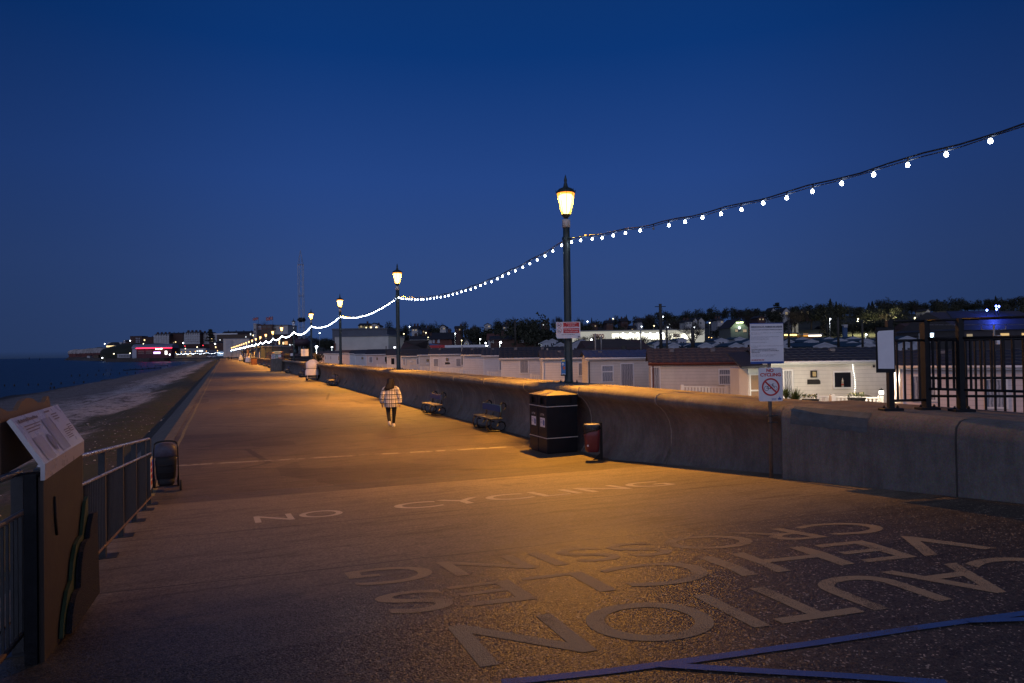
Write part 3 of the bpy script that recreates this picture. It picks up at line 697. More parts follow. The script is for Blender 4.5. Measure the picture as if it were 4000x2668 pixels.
mb=MB(); mb.prism([(0,.05*h),(.3*w,.02*h),(.42*w,-.1*h),(.2*w,-.2*h),(-.1*w,-.16*h),(-.2*w,-.05*h)],-.053,-.0505,'y'); mb.build('orange_motif',mat('sign_orange',(.6,.16,.08),.4,0,0),s)
mb=MB(); mb.lathe([(.6*w,0),(.62*w,.03),(.3*w,.05)],12,(0,0,-.56*h)); mb.build('outlet',M_rubber,s)
# ------------------------------------------------------------------ sign post with bylaws and no cycling
loc=PV(3012,1800,.30); pz=g(uvof(loc)[0]); loc.z=pz
s=thing('sign_post','grey steel post against the wall joint, carrying two white signs','post',loc,0)
mb=MB(); mb.lathe([(.027,-.02),(.027,2.36),(.02,2.365)],12); mb.build('pole',mat('pole_grey',(.16,.15,.14),.5,.4,.2,12),s)
mb=MB()
for z in (.84,.94): mb.lathe([(.036,z),(.036,z+.025)],10); mb.box(.02,.12,.0,.02,z,z+.02)
mb.build('clamp',M_steel2,s)
dd=loc.y; k=dd/F
def facing(px0,py0,px1,py1,d): a=D(px0,py0,d); b=D(px1,py1,d); return a,b
a,b=facing(2929,1263,3064,1419,dd-.06); w=b.x-a.x; h=a.z-b.z
s=thing('bylaws_sign','large white bylaws notice of small text with blue edges, above the no cycling sign','sign',((a.x+b.x)/2,dd-.045,(a.z+b.z)/2),rad(2))
mb=MB(); mb.box(-w/2,w/2,-.004,.0,-h/2,h/2); mb.build('panel',M_sign,s)
mb=MB(); mb.box(-w/2-.003,w/2+.003,-.012,.004,-h/2-.002,-h/2+.03); mb.build('frame_edge',M_signblue,s); mb=MB(); mb.box(-w/2-.003,w/2+.003,-.012,.004,h/2-.008,h/2+.002); mb.build('frame_edge',M_signblue,s)
mb=MB(); L=-w/2+.015; Rr=w/2-.015
def tl(tx,z,hh,al='l',bold=.02,x1=None): text_on(mb,tx,L,(Rr if x1 is None else x1),h/2-z*h,hh*h,-.006,bold=bold,align=al)
tl('HUNSTANTON BYLAWS - PROMENADE AND FORESHORE',.105,.032,'fit',.03)
mb.box(L,Rr,-.0062,-.005,h/2-.118*h,h/2-.113*h)
tl('THE FOLLOWING ARE PROHIBITED FROM THE PROMENADE AND FORESHORE',.175,.02,'c',.02)
rows=[('Motor vehicles of any kind except emergency and council vehicles, cycles, motorcycles, skateboards,',.245,1.0),('scooters, rollerblades or skates etc.',.275,.3),
('Dogs are prohibited from the main beach from the power boat launching ramp to the northern',.345,.9),('extremity of the promenade from 12th April to 31st October.',.375,.58),('Dogs on the promenade must be kept on a lead at all times.',.415,.56),
('Horses are prohibited from the promenade at all times.',.48,.5),('The sale of goods and distribution of advertising material without the Council\'s prior written approval',.57,1.0),('is strictly prohibited.',.60,.2)]
for tx,z,f in rows: tl(tx,z,.014,'fit',0.0,L+(Rr-L)*f)
for tx,z,f in (('IT IS AN OFFENCE TO REMOVE LIFE SAVING EQUIPMENT EXCEPT IN AN',.655,.8),('EMERGENCY, TO OBSTRUCT THE PROMENADE OR TO REMOVE BARRIERS OR',.695,.88),('RAILINGS OF ANY KIND.',.735,.27)): tl(tx,z,.019,'fit',.03,L+(Rr-L)*f)
for tx,z,f in (('The following activities should be carried out so as not to cause nuisance, annoyance',.79,.8),('or danger to other beach users: Sports and games, Fishing, Kitesurfing',.82,.7)): tl(tx,z,.014,'fit',0,L+(Rr-L)*f)
mb.build('lettering',M_ink,s)
mb=MB(); text_on(mb,'MAXIMUM FINE £500',L,L+.38*w,-h/2+.075*h,.03*h,-.006,bold=.03,align='fit'); mb.build('red_lettering',M_inkr,s)
a,b=facing(2963,1437,3060,1567,dd-.06); w=b.x-a.x; h=a.z-b.z
s=thing('no_cycling_sign','white sign reading NO CYCLING with a red struck-through bicycle','sign',((a.x+b.x)/2,dd-.045,(a.z+b.z)/2),0)
r_=.03; pts=[]
for cx,cz,a0 in ((w/2-r_,h/2-r_,0),(-w/2+r_,h/2-r_,90),(-w/2+r_,-h/2+r_,180),(w/2-r_,-h/2+r_,270)):
    for q in range(5): t=rad(a0+q*22.5); pts.append((cx+r_*math.cos(t),cz+r_*math.sin(t)))
mb=MB(); mb.prism(pts,-.005,0,'y'); mb.build('panel',M_sign,s)
mb=MB(); text_on(mb,'NO',-.17*w,.13*w,.375*h,.092*h,-.0065,bold=.045,align='fit'); text_on(mb,'CYCLING',-.43*w,.43*w,.245*h,.092*h,-.0065,bold=.045,align='fit')
cz=-.075*h; ro=.37*w
mb.ring(0,cz,ro,ro*.82,-.0075,n=48)
t=rad(-45); ux,uz=math.cos(t),math.sin(t); e=ro*.9; q=ro*.085
mb.prism([(-ux*e-uz*q*-1*-1,cz-uz*e+ux*q),(ux*e-uz*q,cz+uz*e+ux*q),(ux*e+uz*q,cz+uz*e-ux*q),(-ux*e+uz*q,cz-uz*e-ux*q)],-.0092,-.0080,'y')
mb.build('red_lettering',M_inkr,s)
mb=MB(); R0=.098*w
A=(-.175*w,cz-.04*h);B_=(.175*w,cz-.04*h)
for cx,c2 in (A,B_): mb.ring(cx,c2,R0,R0*.84,-.0065,n=28)
def bar(p,q_,wd=.009):
    dx,dz=q_[0]-p[0],q_[1]-p[1]; l=math.hypot(dx,dz); nx,nz=-dz/l*wd/2,dx/l*wd/2
    mb.prism([(p[0]+nx,p[1]+nz),(q_[0]+nx,q_[1]+nz),(q_[0]-nx,q_[1]-nz),(p[0]-nx,p[1]-nz)],-.0065,-.0055,'y')
S_=(-.07*w,cz+.06*h);HB=(.09*w,cz+.06*h);BBk=(0,cz-.05*h);wd_=.02*w
for p,q2 in ((A,S_),(A,BBk),(S_,HB),(S_,BBk),(HB,BBk),(HB,B_),(S_,(S_[0]-.01*w,S_[1]+.03*h)),((S_[0]-.05*w,S_[1]+.03*h),(S_[0]+.03*w,S_[1]+.03*h)),(HB,(HB[0]-.01*w,HB[1]+.03*h)),((HB[0]-.04*w,HB[1]+.03*h),(HB[0]+.05*w,HB[1]+.035*h))): bar(p,q2,wd_)
mb.build('bicycle_symbol',M_ink,s)
mb=MB(); text_on(mb,'Borough Council of',.03*w,.25*w,-.42*h,.014*h,-.0065); text_on(mb,"King's Lynn &",.03*w,.25*w,-.443*h,.016*h,-.0065,bold=.03); text_on(mb,'West Norfolk',.03*w,.25*w,-.466*h,.016*h,-.0065,bold=.03)
cx,cz,q=.36*w,-.42*h,.06*w
mb.prism([(cx-q,cz-q),(cx-.3*q,cz-.7*q),(cx,cz-q),(cx+.3*q,cz-.7*q),(cx+q,cz-q),(cx+1.2*q,cz),(cx+.7*q,cz+.5*q),(cx+.35*q,cz),(cx+.3*q,cz+.9*q),(cx,cz+1.5*q),(cx-.3*q,cz+.9*q),(cx-.35*q,cz),(cx-.7*q,cz+.5*q),(cx-1.2*q,cz)],-.0065,-.0055,'y')
mb.build('blue_lettering',M_signblue,s)
# ------------------------------------------------------------------ railings on the near wall
def bars_between(mb,p,q_,n,z0,z1,r=.011,inset=.0):
    for i in range(1,n):
        c=p.lerp(q_,i/n); mb.box(c.x-r,c.x+r,c.y-r,c.y+r,z0+c.z,z1+c.z)
A1=D(3480,1606,9.10); A2=D(3623,1602,9.15); A3=D(3757,1610,8.82); A1.z=A2.z=A3.z=1.57
dirn=(A3-A2).normalized(); A4=A3+dirn*1.6+Vector((.1,-.9,0)); A4=A3+Vector((1.15,-1.2,0))
fr=thing('metal_railing','black iron railing with bolted feet standing on top of the near wall','railing',(0,0,0))
def post_on(mb,p,h,r=.034):
    mb.box(p.x-r,p.x+r,p.y-r,p.y+r,p.z,p.z+h)
def foot(mb,p,rot=0):
    mb.bbox(p.x-.13,p.x+.13,p.y-.09,p.y+.09,p.z,p.z+.035,.008)
    for a in (-.09,.09): mb.lathe([(.018,.035),(.018,.055),(.01,.056),(.01,.07)],6,(p.x+a,p.y,p.z))
for p,hh in ((A1,1.20),(A2,1.20),(A3,1.20),(A4,1.20)):
    mb=MB(); post_on(mb,p,hh); mb.build('post',M_black,fr); mb=MB(); foot(mb,p); mb.build('foot',M_black,fr)
for p,q_,n,zs in ((A1,A2,5,(.13,.93,1.19)),(A2,A3,5,(.28,.95,1.19)),(A3,A4,15,(.28,.95,1.19))):
    for z in zs:
        mb=MB(); o_=Vector((0,0,z)); mb.tube([p+o_,q_+o_],.019,6); mb.build('rail',M_black,fr)
    mb=MB(); bars_between(mb,p,q_,n,zs[0]+.0,.93); mb.build('bars',M_black,fr)
# gate panel just behind the wall
B1=D(3671,1612,9.25); B1.z=1.15; B2=B1+Vector((2.2,-.6,0)); B2.z=1.15
gt=thing('metal_gate','black barred gate behind the wall-top railing, on a square post','gate',(0,0,0))
mb=MB(); mb.box(B1.x-.045,B1.x+.045,B1.y+.25,B1.y+.34,-.9,2.75); mb.build('post',M_black,gt)
G1=B1+Vector((.05,.30,0)); G2=B2+Vector((.05,.30,0))
for z in (.72,.97,1.5): mb=MB(); mb.tube([G1+Vector((0,0,z-.15)),G2+Vector((0,0,z-.15))],.02,6); mb.build('rail',M_black,gt)
mb=MB()
for i in range(1,20): c=G1.lerp(G2,i/20); mb.box(c.x-.011,c.x+.011,c.y-.011,c.y+.011,.4,2.52)
mb.build('bars',M_black,gt)
# blank sign
a,b=facing(3422,1278,3502,1455,9.0); w=b.x-a.x; h=a.z-b.z
s=thing('blank_sign','dark-framed sign with a blank pale panel on the first railing post','sign',((a.x+b.x)/2,9.03,(a.z+b.z)/2),0)
mb=MB(); mb.bbox(-w/2,w/2,-.02,.0,-h/2,h/2,.012); mb.v=[(x,y,z) for x,y,z in mb.v]; mb.build('backboard',M_black,s)
mb=MB(); mb.prism([(-.43*w,.37*h),(-.36*w,.415*h),(.41*w,.43*h),(.41*w,-.42*h),(-.41*w,-.41*h)],-.0235,-.021,'y'); mb.build('panel',M_sign,s)
# ------------------------------------------------------------------ benches
def make_bench(label,plank,loc,first=False):
    t=thing('swan_bench',label,'bench',loc,WA,'swan benches along the sea wall')
    # local x along the wall (away), local y towards the sea; the sitter faces the sea
    for sx in (.02,1.22):
        P=[]
        mb=MB()
        neck=[(-.15,.40),(-.19,.50),(-.185,.60),(-.155,.70),(-.16,.79),(-.21,.855),(-.28,.87),(-.345,.835),(-.365,.77),(-.35,.71)]
        mb.tube([(sx,y,z) for y,z in neck],[.026,.028,.026,.024,.023,.022,.022,.022,.024,.016],8)
        body=[(.20,.385),(.255,.33),(.275,.24),(.255,.13),(.20,.05),(.10,.03),(-.06,.03),(-.20,.035),(-.30,.08),(-.335,.17),(-.30,.26),(-.22,.30),(-.14,.285),(-.11,.25)]
        mb.tube([(sx,y,z) for y,z in body],.024,8)
        loop=[(.02,.30),(.09,.335),(.14,.29),(.14,.2),(.12,.1),(.05,.04)]
        mb.tube([(sx,y,z) for y,z in loop],.02,7)
        mb.box(sx-.02,sx+.02,-.20,.23,.375,.405)
        fr_=mb.build('end_frame',M_iron,t)
        mb=MB(); mb.tube([(sx,-.35,.72),(sx,-.32,.68),(sx,-.27,.64)],[.02,.014,.004],6); mb.tube([(sx,-.11,.26),(sx,-.09,.21),(sx,-.04,.165)],[.022,.03,.005],6); mb.build('beak',M_gold,fr_)
    for k in range(3):
        mb=MB(); y=-.17+.135*k; mb.bbox(-.12,1.42,y,y+.125,.405,.435,.006); mb.build('seat_plank',plank,t)
    mb=MB(); mb.bbox(-.12,1.42,-.155,-.125,.60,.80,.006); mb.build('backrest',M_blue,t)
    return t
u_b=[(4.0,'near'),(9.95,'second')]
bb=make_bench('blue-backed swan bench with dark slatted seat, nearest of the row',mat('slate_plank',(.055,.06,.075),.35,0,.2,12),Wp(3.85,.50,0))
b2=make_bench('blue-backed swan bench with pale tan seat, second of the row',M_tan,Wp(9.9,.50,0))
for u,l in ((36.9,'swan bench just this side of the covered cart'),(58.5,'small swan bench just beyond the covered cart'),(75.5,'small swan bench in front of the concrete block'),(112,'tiny swan bench just past the concrete block'),(127,'tiny swan bench, second past the concrete block'),(146,'tiny swan bench near the far wooden steps')):
    dup(b2,Wp(u,.50,0),WA,l)
# ------------------------------------------------------------------ litter bins
def big_bin(loc,label):
    t=thing('litter_bin',label,'litter bin',loc,WA,'paired litter bins')
    # footprint: x 0..0.48 (away), y -0.82..0 ; the front faces -y? faces both ends
    L_,Wd,Ht=.475,.82,1.36
    mb=MB(); mb.bbox(0,L_,-Wd,0,.03,.36,.012); mb.bbox(0,L_,-Wd,0,.375,1.10,.012); mb.build('body',M_bin,t)
    mb=MB(); mb.box(.02,L_-.02,-Wd+.02,-.02,0,.03); mb.build('plinth',M_black,t)
    # hood made of corner posts and lintels round real openings
    mb=MB(); z0,z1=1.12,Ht
    mb.box(0,L_,-Wd,0,z0,z0+.035); mb.box(0,L_,-Wd,0,z1-.05,z1)
    for x0,x1,y0,y1 in ((0,.03,-Wd,-Wd+.16),(0,.03,-.24,0),(L_-.03,L_,-Wd,-Wd+.16),(L_-.03,L_,-.24,0),(.03,.12,-.03,0),(L_-.12,L_-.03,-.03,0),(.03,.12,-Wd,-Wd+.03),(L_-.12,L_-.03,-Wd,-Wd+.03)):
        mb.box(x0,x1,y0,y1,z0+.035,z1-.05)
    mb.build('hood',M_bin,t)
    mb=MB(); mb.box(.05,L_-.05,-Wd+.05,-.05,z0+.036,z1-.055); mb.build('liner',M_dark,t)
    for z in (.36,1.10):
        mb=MB(); mb.box(-.006,L_+.006,-Wd-.006,.006,z,z+.018); mb.build('band',M_grey,t)
    mb=MB(); x0,x1,y0,y1=-.012,L_+.012,-Wd-.012,.012; cx,cy=L_/2,-Wd/2
    mb.add([(x0,y0,Ht),(x1,y0,Ht),(x1,y1,Ht),(x0,y1,Ht),(x0,y0,Ht+.015),(x1,y0,Ht+.015),(x1,y1,Ht+.015),(x0,y1,Ht+.015),(cx,cy-.08,Ht+.10),(cx,cy+.08,Ht+.10)],
       [(3,2,1,0),(0,1,5,4),(1,2,6,5),(2,3,7,6),(3,0,4,7),(4,5,8),(5,6,9,8),(6,7,9),(7,4,8,9)])
    mb.build('roof',mat('bin_roof',(.07,.06,.05),.45,0,.25,9),t)
    # label and word on the sea-facing end
    mb=MB(); mb.box(.10,.36,.001,.003,.62,.84); mb.build('label_plate',M_sign,t)
    mb=MB(); V2=MB(); text_on(V2,'LITTER',0,.2,0,.045,0,align='fit'); mb.add([(.33-x,.0045,.89+z) for x,y,z in V2.v],V2.f); mb.build('lettering',M_grey,t)
    mb=MB(); V2=MB()
    for tx,z in (('Borough Council of',.14),("King's Lynn &",.10),('West Norfolk',.065)): text_on(V2,tx,0,.14,z,.02,0,align='l')
    mb.add([(.35-x,.0045,.64+z) for x,y,z in V2.v],V2.f); mb.prism([(.12,.66),(.19,.66),(.19,.78),(.155,.80),(.12,.76)],.0032,.0045,'y',0); mb.build('print',M_signblue,t)
    return t
bn=Wp(-.83,1.04,0)
big_bin(bn,'black square litter bin with white label, nearer of the touching pair')
big_bin(Wp(-.335,1.04,0),'black square litter bin with torn sticker, farther of the touching pair')
s=thing('red_bin','small red litter bin with black bag, hung on a short post by the wall','litter bin',Wp(-2.16,.36,0),0)
mb=MB(); mb.box(-.03,.03,-.015,.015,.01,.83); mb.box(-.07,.07,-.07,.07,0,.012); mb.prism([(-.19,.012),(-.03,.012),(-.03,.16)],-.006,.006,'y'); mb.build('post',M_black,s)
mb=MB(); mb.loft([(-.20,-.04,.20,.125,.12),(-.205,-.04,.23,.15,.135),(-.21,-.04,.55,.175,.15),(-.20,-.04,.74,.18,.15)],20,0,4); mb.build('body',M_red,s)
mb=MB(); rr=random.Random(3)
n=24; rings=[]
for z,sc in ((.655,1.03),(.68,1.05),(.71,1.05),(.745,1.03),(.775,1.06),(.785,.9)):
    for j in range(n):
        t=2*math.pi*j/n; c_,q=math.cos(t),math.sin(t); e=sc+rr.uniform(-.025,.025)
        zz=z+(.075*(c_+.0) if z<.67 else (.04*c_ if z<.7 else 0))
        rings.append((-.20+.18*e*math.copysign(abs(c_)**.5,c_),-.04+.152*e*math.copysign(abs(q)**.5,q),zz))
mb.add(rings,[(i*n+j,i*n+(j+1)%n,(i+1)*n+(j+1)%n,(i+1)*n+j) for i in range(5) for j in range(n)],0,True); mb.build('bag',M_bag,s)
mb=MB(); mb.loft([(-.20,-.04,.785,.165,.14),(-.20,-.04,.80,.17,.145),(-.20,-.04,.812,.13,.11)],18,0,4); mb.build('lid',mat('bin_lid',(.30,.28,.25),.3,0,.1,8),s)
mb=MB(); mb.box(-.33,-.30,-.193,-.190,.33,.37); mb.build('sticker',M_sign,s)
# ------------------------------------------------------------------ person builder
SKIN=mat('skin',(.42,.24,.17),.55,0,.05,9); HAIR=mat('dark_hair',(.014,.008,.005),.5,0,.4,30,.8,90)
def person(label,loc,rot,coat,trouser,shoe,hair,scale=1,ls=(-.03,-.20,.17),rs=(.06,.18,.09),long=True,detail=True):
    t=thing('person',label,'person',loc,rot,None,scale)
    ls,rs=Vector(ls),Vector(rs)
    J=[(0,0,.86),(0,-.005,1.05),(0,0,1.25),(0,.005,1.36),(0,.02,1.44),(0,.025,1.54)]
    R_=[(.13,.10),(.12,.09),(.14,.10),(.05,.05),(.075,.085),(.06,.075)]
    E_=[(i,i+1) for i in range(5)]
    def limb(root,pts):
        p=root
        for co,r in pts: J.append(co); R_.append(r); E_.append((p,len(J)-1)); p=len(J)-1
        return p
    hands=[]
    for sx in (-1,1):
        w_=(sx*.285,.03 if sx<0 else -.01,.77)
        h_=limb(2,[((sx*.15,0,1.30),(.06,.06)),((sx*.235,-.03,1.03),(.042,.042)),(w_,(.026,.026)),((w_[0],w_[1]+.01,w_[2]-.06),(.033,.018))]); hands.append(h_)
        a=ls if sx<0 else rs
        kx=sx*.095; ky=.06 if a.y>0 else .03
        limb(0,[((sx*.09,0,.80),(.085,.085)),((kx,ky,.46),(.055,.055)),(tuple(a),(.035,.035)),((a.x+sx*.0,a.y+.13,max(.03,a.z-.075)),(.035,.02))])
    if detail:
        for sx,hnd in zip((-1,1),hands):
            b_=J[hnd]
            for q in range(4):
                o_=(q-1.5)*.016
                limb(hnd,[((b_[0]-sx*.004,b_[1]+o_,b_[2]-.045-.006*(1-abs(q-1.5))),(.008,.008)),((b_[0]-sx*.018,b_[1]+o_,b_[2]-.078-.008*(1-abs(q-1.5))),(.0065,.0065))])
            limb(hnd,[((b_[0]-sx*.012,b_[1]+.038,b_[2]-.01),(.009,.009)),((b_[0]-sx*.02,b_[1]+.046,b_[2]-.035),(.007,.007))])
        limb(4,[((0,.115,1.47),(.012,.016))])
    me=bpy.data.meshes.new('body'); me.from_pydata(J,E_,[]); o=bpy.data.objects.new('body',me); COL.objects.link(o); o.parent=t
    me.materials.append(SKIN)
    md=o.modifiers.new('skin','SKIN'); md.use_smooth_shade=True
    for i,sv in enumerate(me.skin_vertices[0].data): sv.radius=R_[i]; sv.use_root=(i==0)
    o.modifiers.new('sub','SUBSURF').levels=1; o.modifiers['sub'].render_levels=1
    mb=MB(); mb.loft([(0,-.01,.665,.215,.155),(0,-.01,.69,.235,.17),(0,-.01,.90,.23,.165),(0,0,1.10,.215,.15),(0,0,1.22,.205,.14),(0,0,1.30,.185,.125),(0,0,1.345,.13,.10),(0,.0,1.38,.075,.075)],28)
    for sx in (-1,1):
        y3=.03 if sx<0 else -.01
        mb.tube([(sx*.13,0,1.305),(sx*.19,-.01,1.25),(sx*.245,-.03,1.12),(sx*.275,-.03,1.0),(sx*.29,0,.88),(sx*.288,y3,.80),(sx*.286,y3,.785)],[.07,.085,.082,.082,.08,.068,.045],14)
    mb.lathe([(.085,1.36),(.10,1.385),(.085,1.41),(.06,1.405)],16); mb.build('jacket',coat,t)
    mb=MB()
    for sx,a in ((-1,ls),(1,rs)):
        kx=sx*.095; ky=.06 if a.y>0 else .03
        mb.tube([(sx*.085,0,.88),(sx*.092,.01,.76),(kx,ky*.6,.62),(kx,ky,.47),((kx+a.x)/2,(ky+a.y)/2-.02,.3),(a.x,a.y,a.z+.04)],[.105,.10,.08,.064,.055,.046],14)
    mb.build('trousers',trouser,t)
    for sx,a in ((-1,ls),(1,rs)):
        z=max(.0,a.z-.11); mb=MB(); tilt=.10 if a.y<0 else 0
        mb.loft([(a.x,a.y+.055,z,.043,.125),(a.x,a.y+.055,z+.03,.048,.13),(a.x,a.y+.03,z+.07,.04,.095),(a.x,a.y,z+.12,.036,.045)],14,0,2.5)
        if tilt: mb.v=[(x,y,zz+max(0,(a.y+.1-y))*.35) for x,y,zz in mb.v]
        mb.build('shoe',shoe,t)
    if hair:
        mb=MB(); z0=1.20 if long else 1.40
        ring=[(0,.02,1.62,.04,.04),(0,.015,1.607,.08,.08),(0,.01,1.575,.105,.108),(0,0,1.52,.118,.115),(-.005,-.02,1.44,.125,.108)]
        if long: ring+=[(-.015,-.05,1.37,.150,.09),(-.035,-.08,1.31,.155,.075),(-.06,-.10,1.26,.12,.055),(-.09,-.105,1.215,.06,.03)]
        mb.loft(ring,22); rr=random.Random(5); mb.v=[(x+rr.uniform(-.006,.006),y+rr.uniform(-.006,.006),z) for x,y,z in mb.v]
        if long and detail:
            for q in range(40):
                a_=rr.uniform(-1,1); x=a_*.13; mb.tube([(x*.6,-.09,1.48),(x*1.0,-.12,1.37),(x*1.25-.03,-.135,1.29),(x*1.4-.05,-.13,1.20+.07*max(0,a_)+rr.uniform(0,.05))],[.012,.012,.009,.002],5)
        mb.build('hair',hair,t)
    return t
person('long-haired girl in black and white checked jacket walking away on the promenade',Vector((-3.98,22.3,0)),rad(4),M_plaid,mat('black_denim',(.010,.010,.012),.8,0,.3,30),mat('white_shoe',(.7,.66,.66),.5,0,.1,9),HAIR,1.0)
dk=mat('dark_coat',(.02,.02,.025),.9,0,.2,9)
person('left person of the distant dark-clad couple walking on the promenade',Wp(323,6.0,0),rad(8),dk,dk,dk,HAIR,1.08,long=False,detail=False)
person('right person of the distant dark-clad couple walking on the promenade',Wp(323,4.6,0),rad(2),dk,dk,dk,HAIR,1.02,long=False,detail=False)
person('distant person in pale top standing by the kiosks',Wp(272,1.6,0),rad(20),mat('pale_coat',(.5,.48,.5),.9,0,.2,9),dk,dk,HAIR,1.05,long=False,detail=False)
# ------------------------------------------------------------------ pushchair
s=thing('pushchair','black folding pushchair with raised hood parked at the end of the railing','pushchair',Vector((-6.33,12.45,0)),rad(26),None,(.82,.95,.97))
fab=mat('pushchair_fabric',(.006,.006,.008),.7,0,.3,14,.3,60)
mb=MB(); mb.loft([(0,-.03,.63,.225,.08),(0,-.01,.67,.235,.12),(0,.02,.76,.232,.17),(0,.03,.83,.20,.16),(0,.03,.88,.14,.12),(0,.03,.895,.05,.05)],20,0,2.8)
mb.build('hood',mat('hood_fabric',(.075,.07,.10),.5,0,.3,10,.3,40),s)
mb=MB(); mb.loft([(0,.0,.18,.16,.06),(0,-.02,.25,.19,.10),(0,-.05,.42,.205,.09),(0,-.07,.56,.215,.07),(0,-.07,.64,.20,.05)],20,0,3.2); mb.tube([(-.17,-.155,.50),(0,-.165,.485),(.17,-.155,.50)],.008,5); mb.tube([(-.16,-.14,.36),(0,-.15,.345),(.16,-.14,.36)],.008,5); mb.build('seat_back',fab,s)
mb=MB(); mb.loft([(0,.16,.24,.17,.16),(0,.16,.33,.19,.17)],16,0,3.5); mb.build('seat',fab,s)
mb=MB(); mb.loft([(0,.02,.10,.14,.12),(0,.02,.14,.17,.14),(0,.02,.24,.17,.13)],18,0,3.5); mb.build('basket',fab,s)
fm=mat('pushchair_frame',(.015,.015,.017),.45,.3,.1,10)
mb=MB()
for sx in (-1,1): mb.tube([(sx*.25,-.12,.10),(sx*.245,-.12,.45),(sx*.235,-.16,.78),(sx*.22,-.20,.90)],.012,8); mb.tube([(sx*.245,-.12,.45),(sx*.24,.15,.25),(sx*.22,.36,.10)],.011,8)
mb.tube([(-.25,-.12,.10),(.25,-.12,.10)],.01,8)
mb.build('frame',fm,s)
mb=MB(); mb.tube([(-.22,-.20,.90)]+[(-.21*math.cos(math.pi*j/10),-.21,.905+.045*math.sin(math.pi*j/10)) for j in range(11)]+[(.22,-.20,.90)],.017,8); mb.build('handle',M_rubber,s)
for x,y,r_ in ((-.29,-.12,.10),(.29,-.12,.10),(-.24,.38,.085),(.24,.38,.085)):
    mb=MB(); mb.lathe([(.02,-.02),(r_*.8,-.022),(r_,-.014),(r_,.014),(r_*.8,.022),(.02,.02)],20); mb.v=[(x+c_,y+b_,r_+a_) for a_,b_,c_ in mb.v]; mb.build('wheel',M_rubber,s)
mb=MB(); mb.loft([(-.24,.02,.20,.03,.08),(-.26,.02,.30,.05,.12),(-.255,.0,.45,.045,.11),(-.235,-.02,.58,.02,.06)],14); o=mb.build('blue_coat',mat('blue_cloth',(.01,.09,.42),.75,0,.2,12),None,loc=s.location+Vector((.03,0,0)),rot=rad(26))
tag(o,'bright blue coat hanging on the left side of the pushchair','coat')
# ------------------------------------------------------------------ left railing
fr=thing('promenade_railing','grey steel guard railing with close vertical bars along the seaward ramp edge','railing',(L0.x,L0.y,0),WA)
pu=[-15.5,-14.2,-12.9,-11.6,-10.42,-9.9,-8.65,-7.42,-6.11,-4.82,-3.6,-2.85]
hr=lambda u:1.05 if u>-9.8 else 1.02
for u in pu:
    mb=MB(); z=g(u); mb.box(u-.045,u+.045,9.10,9.16,z,z+1.05); mb.build('post',M_steel2,fr)
    mb=MB(); mb.box(u-.09,u+.09,9.0,9.26,z,z+.015); mb.build('foot',M_steel2,fr)
segs=[(-15.5,-10.42),(-9.9,-2.85)]
for a,b in segs:
    ub=[a]+[p for p in pu if a<p<b]+[b]
    mb=MB(); mb.tube([(u,9.13,g(u)+1.06) for u in ub],.021,10); mb.build('top_rail',M_steel,fr)
    mb=MB(); mb.tube([(u,9.10,g(u)+.83) for u in ub],.016,8); mb.build('middle_rail',M_steel,fr)
    mb=MB(); mb.tube([(u,9.10,g(u)+.13) for u in ub],.016,8); mb.build('bottom_rail',mat('rusty_rail',(.14,.09,.06),.6,.3,.5,14),fr)
for a,b in zip(pu,pu[1:]):
    mb=MB(); n=max(2,int((b-a)/.085))
    for i in range(1,n): u=a+(b-a)*i/n; mb.box(u-.0065,u+.0065,9.094,9.107,g(u)+.135,g(u)+.825)
    mb.build('bars',M_steel2,fr)
for u,label,z0,z1,m2 in ((-8.95,'small white notice tied to the railing near the information panel',.18,.60,False),(-3.3,'white notice with red bands on the far end of the railing',.30,.78,True)):
    q=Wp(u,9.06,g(u)); s=thing('railing_notice',label,'notice',q,WA)
    mb=MB(); mb.box(-.14,.14,-.004,.0,z0,z1); mb.build('panel',M_sign,s)
    mb=MB()
    for i in range(4 if m2 else 7):
        hh=(z1-z0); zz=z0+hh*(.12+i*(.2 if m2 else .115)); mb.box(-.11,.11,-.0065,-.005,zz,zz+hh*(.13 if m2 else .03))
    mb.build('print',mat('faded_red',(.45,.07,.03),.5,0,.1,9) if m2 else M_ink,s)
# ------------------------------------------------------------------ information panel
s=thing('information_panel','wooden interpretation lectern with sloping white board against the seaward railing','information panel',(L0.x,L0.y,0),WA)
brown=mat('brown_panel',(.038,.028,.021),.6,0,.15,5,.1,40)
ua,ub_=-10.70,-9.55
mb=MB(); mb.box(ua,ub_,8.95,8.975,g(ua)-.05,1.78); mb.build('pedestal',brown,s)
mb=MB(); mb.prism([(8.94,1.76),(8.94,1.85),(9.10,2.115),(9.118,2.10),(8.962,1.835),(8.962,1.76)],ua-.01,ub_+.01,'x'); mb.build('board',mat('board_white',(.62,.60,.60),.28,0,.06,6),s)
# wavy crest behind the board
top=[];n=24
for i in range(n+1):
    f=i/n; hgt=interp(f,[(0,2.18),(.13,2.145),(.29,2.14),(.37,2.185),(.47,2.20),(.58,2.19),(.72,2.15),(.86,2.145),(.93,2.185),(.97,2.18),(1,2.12)]); top.append((ua-.02+(ub_-ua+.04)*f,hgt))
mb=MB(); pts=[(ua-.02,1.8)]+top+[(ub_+.02,1.8)]
nn=len(pts); mb.add([(x,9.145,z) for x,z in pts]+[(x,9.17,z) for x,z in pts],[tuple(range(nn)),tuple(range(2*nn-1,nn-1,-1))]+[(i,i+nn,(i+1)%nn+nn,(i+1)%nn) for i in range(nn)]); mb.build('crest',mat('crest_brown',(.20,.11,.06),.6,0,.15,5),s)
def board_pt(fx,fz,lift=.003):       # fx 0..1 from the viewer's left, fz 0..1 up the slope
    u=ua+(ub_-ua)*fx; v=8.94+(9.10-8.94)*fz; z=1.85+(2.115-1.85)*fz
    return (u,v-lift*.86,z+lift*.5)
